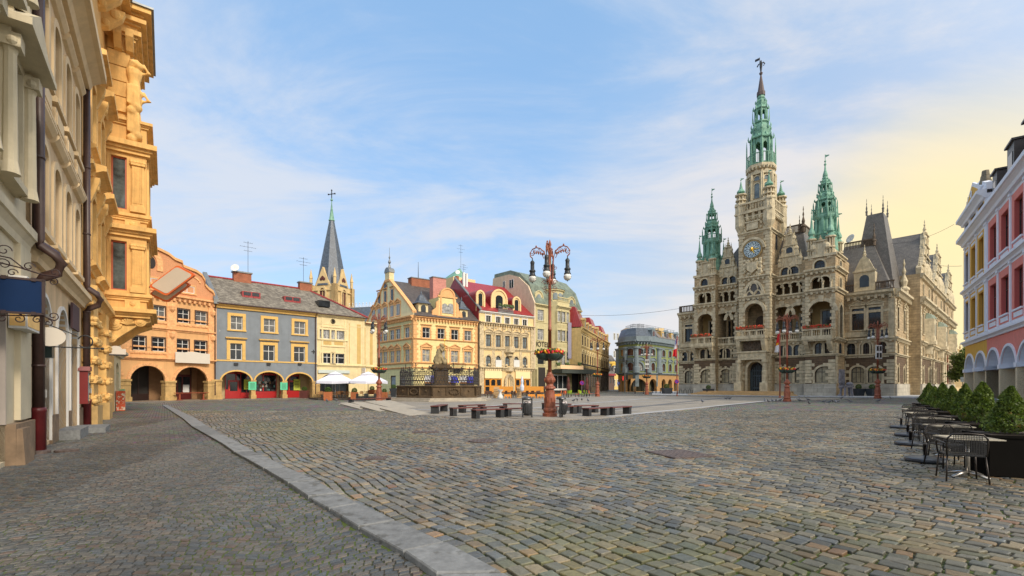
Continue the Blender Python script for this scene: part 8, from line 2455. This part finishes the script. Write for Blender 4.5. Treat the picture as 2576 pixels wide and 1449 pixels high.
for i,(x,y,rz)in enumerate(CH):
 lab='black mesh armchair %s at the %s café table'%('with its back to the camera' if i%2==0 else 'on the far side',TL[i//2])
 o=c0 if i==0 else dup(c0,(0,0,0),0,lab)
 o.location=(x,y,.03);o.rotation_euler.z=rz
BASEM=mat('dark_blue_grey_plastic',(.035,.042,.055),rough=.35,var=.2)
PB=[(8.84,10.2),(10.9,13.05),(12.7,15.3),(14.85,18.2)]
t0=thing('parasol_stand','x','parasol base',(*PB[0],.03),0,'parasol bases along the terrace')
mb=MB();mb.smooth=False;mb.lathe([(.34,0),(.36,.03),(.35,.07),(.3,.09),(.07,.12),(.05,.13)],28);obj('foot',mb,BASEM,t0)
mb=MB();mb.smooth=True;mb.lathe([(.037,.1),(.033,.33),(.045,.33),(.045,.38),(.03,.385)],12);obj('tube',mb,MET,t0)
index_children()
PLBL=['empty round parasol base nearest to the camera','second empty parasol base from the camera','third empty parasol base from the camera','farthest empty parasol base at the end of the terrace']
t0['label']=PLBL[0]
for i in range(1,4):dup(t0,(*PB[i],.03),i*.7,PLBL[i])
# -- left terrace
DK=mat('dark_deck_wood',(.06,.045,.035),brick=(3,.14,.01,.5,.2),flat=True)
dk=[gp(778,58.5),gp(800,54.8),gp(885,55.5),gp(985,57),gp(985,64),gp(820,62)]
mb=MB();mb.hprism([p.to_tuple()for p in dk],0,.16);tag(obj('terrace_deck',mb,DK),'low dark timber terrace deck under the white parasols','deck')
CLOTH=mat('white_canvas',srgb(226,228,244),rough=.8,var=.03)
for u,d,hw,lab in((843.5,58.5,2.35,'open white parasol in front of the arch, left one'),(926,59,2.4,'open white parasol behind the terracotta lamp, right one')):
 t=thing('parasol',lab,'parasol',gp(u,d)+Vector((0,0,.16)),.18,'white parasols on the terrace')
 mb=MB();mb.tube([(0,0,0),(0,0,3.1)],.04,8);obj('pole',mb,WHITE,t)
 mb=MB();n=8
 R=[hw*1.08 if k%2==0 else hw*.98 for k in range(8)]
 ang_=[pi/4*k+pi/4 for k in range(8)]
 rim=[(R[k]*cos(ang_[k]),R[k]*sin(ang_[k]),2.02)for k in range(8)]
 mid=[(x*.36,y*.36,2.78)for x,y,z in rim];mi2=[(x*.42,y*.42,2.84)for x,y,z in rim]
 low=[(x*1.0,y*1.0,1.76-(.07 if k%2 else 0))for k,(x,y,z)in enumerate(rim)]
 for k in range(8):
  j=(k+1)%8
  mb.poly(rim[k],rim[j],mid[j],mid[k]);mb.poly(mi2[k],mi2[j],(0,0,3.22));mb.poly(low[k],low[j],rim[j],rim[k])
 obj('canopy',mb,CLOTH,t)
 mb=MB()
 for k in range(8):mb.tube([(0,0,2.5),(rim[k][0]*.97,rim[k][1]*.97,1.98)],.02,4)
 obj('ribs',mb,WHITE,t);mb=MB();mb.box(-.35,.35,-.35,.35,0,.08);obj('foot',mb,IRON,t)
WICK=mat('honey_wicker',srgb(176,120,60),rough=.6,var=.3,scale=20)
wc=chair('wicker_chair','x',WICK,WICK,'wicker chairs on the terrace')
index_children()
WC=[(290,57.6,1.6),(345,56.6,.3),(640,56.6,2.2),(720,57.2,1.2),(790,58.6,3.1),(880,58.2,-.6),(950,59.4,.5),(1250,57.8,1.1),(1400,58.6,2.8),(1640,58.4,.4),(1900,57.6,1.5),(560,59.6,3.0),(1010,57.0,2.4)]
WL=['honey wicker chair at the far left end of the deck','honey wicker chair left of the first slatted planter','honey wicker chair just right of the first slatted planter','honey wicker chair under the left parasol, turned sideways','honey wicker chair with back to the wall, middle of the left group','honey wicker chair right of the middle of the left group','honey wicker chair left of the second slatted planter by the wall','honey wicker chair right of the second slatted planter','honey wicker chair under the right parasol','honey wicker chair directly behind the terracotta lamp','honey wicker chair at the right end of the deck','honey wicker chair behind the first slatted planter','honey wicker chair touching the second slatted planter']
for i,(kx,d,rz)in enumerate(WC):
 u=U('K',kx,0)[0]
 o=wc if i==0 else dup(wc,(0,0,0),0,WL[i])
 o['label']=WL[i];o.location=gp(u,d)+Vector((0,0,.16));o.rotation_euler.z=rz
for i,(kx,d,lab)in enumerate(((440,58,'small round terrace table at the left end of the deck'),(820,57.6,'small round terrace table under the left parasol'),(1330,58.2,'small round terrace table under the right parasol'))):
 t=thing('terrace_table',lab,'table',gp(U('K',kx,0)[0],d)+Vector((0,0,.16)),0,'round tables on the deck');mb=MB();mb.lathe([(.4,.72),(.4,.75)],16);obj('table_top',mb,WICK,t);mb=MB();mb.tube([(0,0,0),(0,0,.72)],.035,6);mb.lathe([(.22,0),(.22,.03)],12);obj('pedestal',mb,MET,t)
def bush_fn(r):
 def fn(g):
  v=g.normal(0,1,3);v/=np.linalg.norm(v);q=g.uniform(.6,1.08)**.5
  return(v[0]*r*q,v[1]*r*q,v[2]*r*q*.95+r*.75)
 return fn
BM=leafy(1100,bush_fn(.36),.09,8);BM.materials.append(BUSH)
SL=mat('slatted_cedar',srgb(196,110,52),rough=.6,var=.2,scale=5)
def planter(label,loc,w,h,m,sl,blab,bs=1.0,tap=0.0,grp=None):
 t=thing('planter',label,'planter',loc,.1,grp)
 mb=MB()
 if sl:
  n=7
  for k in range(n):
   x=-w/2+w*(k+.5)/n
   for y in(-w/2,w/2):mb.box(x-w/n*.36,x+w/n*.36,y-.02,y+.02,0,h);mb.box(y-.02,y+.02,x-w/n*.36,x+w/n*.36,0,h)
  mb.box(-w/2+.03,w/2-.03,-w/2+.03,w/2-.03,.02,h-.05)
 else :mb.add([(-w/2+tap,-w/2+tap,0),(w/2-tap,-w/2+tap,0),(w/2-tap,w/2-tap,0),(-w/2+tap,w/2-tap,0),(-w/2,-w/2,h),(w/2,-w/2,h),(w/2,w/2,h),(-w/2,w/2,h)],[(0,3,2,1),(4,5,6,7),(0,1,5,4),(1,2,6,5),(2,3,7,6),(3,0,4,7)])
 obj('box',mb,m,t)
 b=thing('round_bush',blab,'bush',Vector(loc)+Vector((0,0,h-.04)),loc[0],'round bushes in planters');b.scale=(bs,bs,bs)
 obj('foliage',BM,None,b);mb=MB();mb.tube([(0,0,-.02),(0,0,.3)],.03,5);obj('stem',mb,BROWNW,b)
DG=mat('dark_grey_tub',(.035,.04,.048),rough=.5)
G1='slatted cedar planters'
planter('orange slatted planter in front of the left parasol',ground('K',505,1080),.72,.95,SL,1,'round green bush in the slatted planter in front of the left parasol',.95,grp=G1)
planter('orange slatted planter between the two parasols',ground('K',1130,1068),.68,.9,SL,1,'round green bush in the slatted planter between the parasols',.85,grp=G1)
planter('orange slatted planter half hidden behind the terracotta lamp',gp(967,55),.62,.9,SL,1,'round bush peeping out behind the lamp base',.7,grp=G1)
planter('raised slatted planter standing by the cream wall',gp(936,62.5)+Vector((0,0,.5)),.9,.6,SL,1,'dark round bush in the raised planter by the cream wall',.85,grp=G1)
planter('tall brown slatted planter under the right arch of the grey house',gp(766,59.3)+Vector((0,0,.09)),.9,.95,BW,1,'dark round bush under the right arch of the grey house',.85)
G2='dark tapered tubs'
planter('dark tapered tub at the street corner left of the fountain',gp(990,71),1.1,1.25,DG,0,'small round bush in the tub left of the fountain',1.0,.25,G2)
planter('dark tapered tub in front of the green corner house',gp(1677,90),1.7,1.2,DG,0,'round bush in the tub before the green corner house',1.3,.25,G2)
planter('dark tapered tub left of the town hall steps',gp(1782,83.5)+Vector((0,0,.1)),1.5,1.0,DG,0,'round bush in the tub left of the town hall steps',1.1,.25,G2)
planter('dark tapered tub right behind the chair sculpture',gp(2160,72)+Vector((0,0,.1)),1.3,1.1,DG,0,'round bush in the tub behind the chair sculpture',1.1,.2,G2)
planter('dark tapered tub left of the lamp by the right town hall wing',gp(2194,71)+Vector((0,0,.1)),1.3,1.1,DG,0,'round bush in the tub beside the lamp at the right wing',1.1,.2,G2)
for kx,ky,lab in((1290,1076,'low dark wooden crate box left in front of the right parasol'),(1520,1070,'dark wooden box with slatted back beside the lamp foot')):
 p=ground('K',kx,ky);mb=MB()
 for k in range(4):mb.box(-.45,.45,-.3,-.26,.02+k*.13,.12+k*.13);mb.box(-.45,.45,.26,.3,.02+k*.13,.12+k*.13)
 for sx in(-1,1):mb.box(sx*.45-.04,sx*.45+.04,-.32,.32,0,.75)
 tag(obj('wooden_box',mb,BS,loc=p),lab,'wooden box')
# -- café in front of the red-roofed house and the hotel
wood_c=mat('dark_brown_wood',(.08,.035,.02),rough=.5);CC={'brown':wood_c,'orange':mat('orange_plastic',(.6,.13,.05),rough=.4),'green':mat('lime_plastic',(.28,.42,.02),rough=.4)}
def schair(nm,m,grp):
 t=thing(nm,'x','chair',(0,0,0),0,grp)
 mb=MB();mb.box(-.24,.24,-.24,.24,.43,.48);obj('seat',mb,m,t)
 mb=MB();mb.taper(-.25,.25,-.27,-.22,.55,.95,.02);obj('backrest',mb,m,t)
 for sx in(-1,1):
  for y in(-.22,.2):l_=MB();l_.box(sx*.21-.02,sx*.21+.02,y-.02,y+.02,0,.55 if y<0 else .43);obj('leg',l_,wood_c if m is wood_c else MET,t)
 return t
protos={k:schair('plastic_chair' if k!='brown' else 'wooden_chair',m,k+' chairs outside the cafés')for k,m in CC.items()}
index_children()
used=set()
SPOT=[('brown',195,62),('brown',262,63),('brown',335,60.5),('brown',610,66),('brown',660,64),('brown',720,65.5),('brown',775,62.5),('brown',955,64),('brown',1005,66),('brown',1060,63.5),('brown',1115,65.5),('brown',1165,64),('brown',1215,66),('brown',1270,64),('orange',1580,71),('orange',1655,67),('orange',1900,67),('orange',2155,70),('orange',2250,71),('green',1765,67.5),('green',1820,74),('green',1915,75),('green',1990,67.5),('green',2060,73),('green',2110,71)]
NB={'brown':['dark brown wooden chair beside the right end of the fountain','dark brown chair at the left of the orange shopfront','dark brown chair left of the tan stacked seat','dark brown chair right of the draped white table','dark brown chair before the carved portal','dark brown chair below the cream awning, left of the closed parasol','dark brown chair just left of the closed white parasol','dark brown chair just right of the closed white parasol','second dark brown chair right of the closed white parasol','third dark brown chair right of the closed white parasol','fourth dark brown chair right of the closed white parasol','dark brown chair before the dark hotel doorway','dark brown chair left beside the tall lamp base','dark brown chair partly behind the tall lamp base'],'orange':['orange chair nearest right of the lamp base','orange chair left of the first brown parasol','orange chair between the two brown parasols','orange chair right of the second brown parasol','orange chair beside the distant terracotta lamp'],'green':['lime chair under the first brown parasol','lime chair against the hotel entrance','lime chair right of the hotel entrance','lime chair left of the second brown parasol','lime chair behind the second brown parasol','lime chair right of the second brown parasol']}
cnt={}
for i,(k,vx,d)in enumerate(SPOT):
 j=cnt.get(k,0);cnt[k]=j+1
 u=U('V',vx,0)[0]
 o=protos[k]if j==0 else dup(protos[k],(0,0,0),0)
 o['label']=NB[k][j];o.location=gp(u,d);o.rotation_euler.z=RND.uniform(0,6.28)
for i,(vx,d,lab)in enumerate(((690,63,'dark café table before the carved portal'),(1035,63,'dark café table right of the closed white parasol'),(1700,70,'dark café table under the first brown parasol'),(2030,70,'dark café table under the second brown parasol'),(1230,63.4,'dark café table before the hotel doorway'))):
 t=thing('dark_table',lab,'table',gp(U('V',vx,0)[0],d),.2,'dark café tables');mb=MB();mb.box(-.4,.4,-.4,.4,.7,.75);obj('table_top',mb,wood_c,t);mb=MB();mb.box(-.05,.05,-.05,.05,0,.7);mb.box(-.25,.25,-.25,.25,0,.04);obj('pedestal',mb,MET,t)
t=thing('draped_table','high bar table in a white cloth tied at the waist','table',gp(U('V',475,0)[0],60));mb=MB();mb.smooth=True;mb.lathe([(.42,0),(.3,.35),(.12,.75),(.28,1.0),(.4,1.1),(.38,1.14)],14);obj('cloth',mb,WHITE,t);mb=MB();mb.lathe([(.36,1.14),(.36,1.16)],12);obj('table_top',mb,wood_c,t)
for vx,w_,lab in((405,.7,'stack of tan padded seats beside the draped table'),(825,.6,'stack of tan padded seats left of the closed white parasol')):
 mb=MB()
 for k in range(6):mb.box(-w_/2,w_/2,-.3,.3,.05+k*.22,.22+k*.22)
 mb.box(-w_/2,w_/2,.2,.3,0,1.5);tag(obj('seat_stack',mb,mat('tan_padding',srgb(196,160,110)),loc=gp(U('V',vx,0)[0],61.5)),lab,'stacked seats')
for vx,z0,z1,d,m_,lab in((880,.9,2.75,60.5,mat('pale_folded_canvas',srgb(200,210,228)),'closed white parasol in front of the right orange shopfront'),(1740,1.0,2.75,66,mat('brown_folded_canvas',(.09,.025,.018)),'closed dark brown parasol left of the hotel entrance'),(2085,1.0,2.75,66,bpy.data.materials['brown_folded_canvas']if 0 else None,'closed dark brown parasol near the distant lamp')):
 m_=m_ or bpy.data.materials['brown_folded_canvas']
 t=thing('closed_parasol',lab,'parasol',gp(U('V',vx,0)[0],d),0,'closed parasols outside the cafés')
 mb=MB();mb.tube([(0,0,0),(0,0,2.9)],.03,6);mb.lathe([(.3,0),(.3,.06)],12);obj('pole',mb,MET,t)
 mb=MB();mb.lathe([(.12,z0),(.24,z0+.15),(.27,z0+.6),(.16,z0+1.0),(.2,z0+1.3),(.05,z1+.1)],9);obj('canopy',mb,m_,t)
for i,(vx,d,lab)in enumerate(((615,60.5,'small orange wooden pallet seat before the draped table'),(1060,60.5,'small orange wooden pallet seat left of the litter bin gap'),(1230,60.5,'small orange wooden pallet seat left of the tall lamp'),(1550,62,'small orange wooden pallet seat right of the tall lamp'))):
 mb=MB()
 for k in range(3):mb.box(-.45,.45,-.25+k*.2,-.12+k*.2,.28,.32);mb.box(-.45+k*.4,-.35+k*.4,-.25,.28,0,.28)
 mb.box(-.45,.45,.25,.3,.3,.55);tag(obj('pallet_seat',mb,WOODO,loc=gp(U('V',vx,0)[0],d)),lab,'pallet seat','pallet seats outside the café')
for vx,y0,lab in((505,420,'orange padded bench left of the carved portal'),(1075,425,'orange padded bench below the right orange shopfront')):
 u=U('V',vx,0)[0];t=thing('padded_bench',lab,'bench',gp(u,80),.1,'orange benches outside the café');mb=MB();mb.box(-1.9,1.9,.1,.25,.5,1.5);obj('backrest',mb,WOODO,t);mb=MB();mb.box(-1.9,1.9,-.4,.1,.4,.55);obj('seat',mb,wood_c,t);[obj('leg',(lambda q:(q.box(sx-.05,sx+.05,-.35,.2,0,.4),q)[1])(MB()),wood_c,t)for sx in(-1.7,1.7)]
# -- flags, sculpture, street furniture
POLE=mat('terracotta_pole',srgb(170,84,56),rough=.4)
def flag(u,d,h,bands,lab,emb=None):
 t=thing('flagpole',lab,'flagpole',gp(u,d)+Vector((0,0,.02)),-.3)
 mb=MB();mb.smooth=True;mb.tube([(0,0,0),(0,0,h)],[.09,.05],8);mb.ball((0,0,h+.05),.09,8,6);mb.lathe([(.16,0),(.16,.15),(.09,.2)],12);obj('pole',mb,POLE,t)
 mb=MB();mb.smooth=True;nx,nz=10,16
 L_=h*.31
 z0=h-.15
 for i in range(nx+1):
  for j in range(nz+1):
   s_,q=i/nx,j/nz
   mb.v.append((-.05-s_*.62*(.35+.65*q)+.0,.14*sin(s_*9+q*2),z0-q*L_-s_*.35*(1-q)))
 for i in range(nx):
  for j in range(nz):
   mb.f.append([i*(nz+1)+j,(i+1)*(nz+1)+j,(i+1)*(nz+1)+j+1,i*(nz+1)+j+1])
   mb.m.append(bands(i/nx,j/nz));mb.sm.append(True)
 o=obj('flag',mb,[mat('flag_white',(.75,.75,.78)),mat('flag_red',(.65,.02,.03)),mat('flag_blue',(.04,.08,.35)),mat('flag_yellow',(.8,.5,.03))],t)
 o.modifiers.new('thick','SOLIDIFY').thickness=.01
flag(1962,63.9,9.0,lambda s_,q:(3 if .45<q<.68 and .3<s_<.75 and(q*40)%2<1.4 else 1)if q<.6 else 0,'red and white town flag hanging limp beside the lamp at the portal')
flag(1703,75,9.2,lambda s_,q:2 if q<.2+.25*s_ and s_<.6 else(0 if q<.55 else 1),'limp white, blue and red flag on a pole left of the town hall')
p=gp(2126,69.5)
t=thing('chair_sculpture','grey bronze sculpture of a tall-backed chair before the town hall','sculpture',p+Vector((0,0,.02)),.15)
SB=mat('grey_bronze',(.2,.2,.23),rough=.45,metal=.4,var=.4,scale=3)
mb=MB();mb.taper(-.75,-.0+.1,.1,.4,2.0,4.0,.04);mb.box(-.7,.1,.15,.35,1.2,2.1);mb.T=Matrix.Rotation(.06,4,'Y');obj('back',mb,SB,t)
mb=MB();mb.taper(-.75,1.0,-.55,.45,1.35,1.65,.05);mb.ball((.55,-.2,1.85),.42,10,8,(1.2,.9,.75));obj('seat',mb,SB,t)
for x,y in((-.6,.2),(-.45,-.45),(.75,-.5),(1.0,.25)):mb=MB();mb.tube([(x*.8,y*.8,1.45),(x,y,.0)],[.17,.14],7);obj('leg',mb,SB,t)
mb=MB();mb.lathe([(.35,0),(.3,.25),(.1,.4)],8,(-.95,-.1));obj('base_block',mb,SB,t)
t=thing('bicycle_rack','row of dark steel bicycle hoops against the left town hall plinth','bicycle rack',gp(1722,91.5)+Vector((0,0,.1)),-.7)
for k in range(5):mb=MB();mb.tube([(-1.9+k*.85,0,0),(-1.85+k*.85,0,.6),(-1.6+k*.85,0,.95),(-1.35+k*.85,0,.6),(-1.3+k*.85,0,0)],.045,5);obj('hoop',mb,MET,t)
for i,(lx,lab)in enumerate(((465,'iron bollard between the traffic light and the distant lamp'),(575,'iron bollard just left of the distant lamp with panel'),(700,'iron bollard just right of the distant lamp with panel'),(742,'iron bollard by the middle arch of the green house'),(800,'iron bollard left of the dark tub'),(955,'iron bollard right of the dark tub'))):
 mb=MB();mb.lathe([(.12,0),(.09,.1),(.07,.9),(.1,.95),(.09,1.05),(.02,1.1)],8);tag(obj('bollard',mb,MET,loc=gp(U('L',lx,0)[0],96)),lab,'bollard','bollards before the green house')
t=thing('traffic_light','grey traffic light pole with several black signal heads before the green house','traffic light',gp(1572,104))
mb=MB();mb.tube([(0,0,0),(0,0,7.6)],.1,8);obj('pole',mb,ZINC,t)
for x,z in((-.35,6.8),(.35,6.2),(-.45,2.7),(.45,2.9)):
 mb=MB();mb.box(x-.18,x+.18,-.2,.1,z,z+1.05);mb.tube([(x,0,z+.5),(0,0,z+.5)],.03,4);sg=obj('signal_head',mb,IRON,t)
 mb=MB()
 for k in range(3):mb.ball((x,-.2,z+.2+k*.32),.11,8,6,(1,.4,1))
 obj('lens',mb,mat('red_signal_lens',(.4,.02,.02),emit=(1,.05,.03,1.2))if x==-.45 else mat('dark_lens',(.05,.06,.05),rough=.2),sg)
t=thing('road_sign','small square blue road sign with white arrow at the end of the side street','road sign',gp(1556,112));mb=MB();mb.tube([(0,0,0),(0,0,2.6)],.05,6);obj('post',mb,ZINC,t);mb=MB();mb.box(-.28,.28,-.08,-.05,1.9,2.5);mb.k=1;mb.box(-.04,.04,-.09,-.08,2.0,2.4);mb.prism([(-.13,2.25),(.13,2.25),(0,2.42)],-.092,-.081);obj('panel',mb,[mat('road_blue',(.01,.06,.42),rough=.3),WHITE],t)
for vx,vy,lab,d in((1992,278,'round blue and red no-parking sign near the hotel entrance',72),(0,0,'round no-parking sign on a post before the left town hall wing',74)):
 u,v=U('V',vx,vy)if vx else(1702,960)
 t=thing('round_sign',lab,'road sign',gp(u,d));z=HH+(YH-v)*d/FF
 mb=MB();mb.tube([(0,0,0),(0,0,z+.3)],.03,6);obj('post',mb,ZINC,t)
 mb=MB();mb.T=Matrix.Translation((0,-.05,z))@Matrix.Rotation(pi/2,4,'X');mb.lathe([(.33,0),(.33,.03)],20);mb.k=1;mb.lathe([(.27,.03),(.27,.034)],20);mb.k=0;mb.T=mb.T@Matrix.Rotation(pi/4,4,'Z');mb.box(-.28,.28,-.03,.03,.034,.038);obj('panel',mb,[mat('sign_red',(.5,.01,.02)),mat('sign_blue',(.03,.03,.3))],t)
t=thing('road_sign','grey back of a square road sign in front of the tree','road sign',gp(2421.6,66));mb=MB();mb.tube([(0,0,0),(0,0,2.9)],.04,6);obj('post',mb,ZINC,t);mb=MB();mb.box(-.32,.32,-.04,-.01,2.15,2.82);mb.k=1;mb.box(-.3,.3,-.05,-.04,2.45,2.5);obj('panel',mb,[mat('sign_back_grey',(.34,.4,.42),rough=.4),ZINC],t)
t=thing('lantern_post','slim lantern post on the street beside the town hall','street lamp',gp(2383.8,104));mb=MB();mb.lathe([(.35,0),(.2,.5),(.12,1.2),(.1,7.5),(.04,8.4)],8);obj('pole',mb,TERRA,t);mb=MB();mb.lathe([(.1,3.5),(.4,4.6),(.35,4.7),(.05,5.0)],6,(0,-.45));mb.tube([(0,-.45,3.4),(0,0,3.3)],.04,4);obj('lantern',mb,mat('old_lantern',(.2,.24,.18),rough=.3),t)
# ---- beige buildings and tree at the end of the town hall street
bge=mat('warm_beige',srgb(220,192,134),var=.15,stain=.35)  # one even warm beige for both house fronts
for P,Q,h,lab,seed in(((2370,128),(2396,150),14.0,'beige stone house with roof figures behind the town hall',1),((2396,136),(2432,160),11.6,'lower beige house with balustrade behind the street tree',2)):
 t,f=building('beige_house',lab,'house',gp(*P),gp(*Q));W=f.W
 n=max(2,int(W/3))
 for k in range(n):
  for z in(1.2,6.0):f.win(W*(k+.5)/n,z,1.2,2.8,0,st(DKF,GLASSB,bge,.25,head='flat'))
 f.corn(-.3,W+.3,h-1.2,.8,.8,dent=.9);f.corn(0,W,4.9,.4,.3);f.build(0,W,0,h,bge,dep=10,tmat=bge)
 mb=MB();baluster_rail(mb,0,W,h,1.3,.1,.4,.5)
 for k in range(4):mb.lathe([(.3,h+1.2),(.2,h+1.6),(.35,h+2.2),(.1,h+2.8),(.15,h+3.1),(.02,h+3.3)],7,(W*(k+.3)/4,.25))
 f.add('parapet',mb,bge)
def crown(r,h,seed):
 rr=random.Random(seed);cl=[]
 for k in range(26):
  a,e=rr.uniform(0,6.28),rr.uniform(-.8,1.2);q=rr.uniform(.35,1)
  cl.append((r*q*cos(a)*cos(e)*.9,r*q*sin(a)*cos(e)*.9,h*.5*sin(e)*q,r*rr.uniform(.2,.42)))
 def fn(g):
  c=cl[int(g.integers(len(cl)))];v=g.normal(0,.5,3)
  return(c[0]+v[0]*c[3],c[1]+v[1]*c[3],c[2]+v[2]*c[3]*.8)
 return fn
for u,d,zc,r,h,n,lab,sd_ in((2428,84,4.9,2.5,5.6,5200,'leafy green street tree beside the yellow arcade house',3),(2448,98,6.4,3.2,6,3000,'taller green tree behind the street tree',9)):
 t=thing('street_tree',lab,'tree',gp(u,d));me=leafy(n,crown(r,h,sd_),.42,sd_,up=-.2,asp=.6);me.materials.append(LEAFT);obj('crown',me,None,t,M=Matrix.Translation((0,0,zc)))
 mb=MB();mb.tube([(0,0,0),(.1,0,2),(0,.1,4)],[.22,.16,.09],8)
 for k in range(6):a=k*1.05;mb.tube([(0,0,2.2+k*.25),(1.2*cos(a),1.2*sin(a),3.6+k*.3)],[.08,.03],5)
 obj('trunk',mb,mat('bark',(.07,.05,.035),var=.3),t)
# ---- overhead wires
WM=mat('wire_grey',(.1,.1,.11))
def wire(p,q,sag,lab,r=.022):
 p,q=Vector(p),Vector(q);mb=MB()
 mb.tube([p.lerp(q,i/14)-Vector((0,0,sag*4*(i/14)*(1-i/14)))for i in range(15)],r,4);tag(obj('overhead_wire',mb,WM),lab,'wire')
wire(at('U',1452,793,112),at('U',1716,775,96),.6,'thin wire from the hotel to the left edge of the town hall',.03)
wire(at('T3',400,350,84),at('R',245,540,64),1.2,'upper thin wire from the town hall roof to the yellow arcade house')
wire(at('T3',520,395,86),at('R',285,755,62),1.0,'lower thin wire from the town hall gable to the yellow arcade house')
# ---- pigeons
def pig_mesh():
 mb=MB();mb.smooth=True
 sec_=[(-.21,.115,.03,.008),(-.15,.12,.035,.015),(-.08,.135,.055,.045),(0,.15,.068,.062),(.07,.165,.06,.058),(.11,.19,.042,.045),(.13,.225,.03,.034),(.145,.255,.03,.03),(.17,.262,.022,.022),(.185,.256,.008,.008),(.205,.25,.003,.003)]
 n=9
 for y,z,rx_,rz_ in sec_:
  for i in range(n):a=2*pi*i/n;mb.v.append((rx_*cos(a),y,z+rz_*sin(a)))
 for j in range(len(sec_)-1):
  for i in range(n):
   k=(i+1)%n;mb.f.append([j*n+i,j*n+k,(j+1)*n+k,(j+1)*n+i]);mb.m.append(0);mb.sm.append(True)
 for sx in(-1,1):
  mb.tube([(sx*.025,.01,.1),(sx*.03,.0,.01)],.006,4);mb.tube([(sx*.03,-.01,.006),(sx*.03,.035,.004)],.006,4)
 return mb.mesh('pigeon',mat('pigeon_grey',(.09,.095,.11),rough=.5,var=.5,scale=9))
PM_=pig_mesh()
PG=[('T2',762,1362),('T2',792,1370),('T2',822,1365),('T2',850,1367),('T2',882,1360),('T2',1030,1361),('T2',1046,1362),('T2',1098,1354),('T2',1108,1387),('T2',1222,1372),('T2',1262,1377),('T2',1290,1371),('T2',1312,1374),('T2',1330,1371),('T2',1355,1341),('T2',1425,1367),('T2',278,1372),('T2',463,1344),('T2',490,1344),('B',1955,148),('B',1985,142),('B',2022,140),('B',2073,148),('T3',415,1381),('T3',495,1359),('K',485,1142),('K',700,1116)]
PLABEL={'T2':'dark grey pigeon in the flock on the setts before the town hall','B':'dark grey pigeon on the paving right of the tall lamp','T3':'dark grey pigeon apart on the setts near the right town hall wing','K':'dark grey pigeon on the setts before the wooden terrace planters'}
GRP={'T2':'pigeons before the town hall','B':'pigeons right of the tall lamp','T3':'pigeons near the right wing','K':'pigeons before the terrace'}
for i,(k,x,y)in enumerate(PG):
 p=ground(k,x,y+3);p.z=.035
 o=bpy.data.objects.new('pigeon',PM_);COL.objects.link(o);o.location=p;o.rotation_euler.z=RND.uniform(0,6.28);s_=1.35;o.scale=(s_,s_,s_)
 tag(o,PLABEL[k],'pigeon',GRP[k])
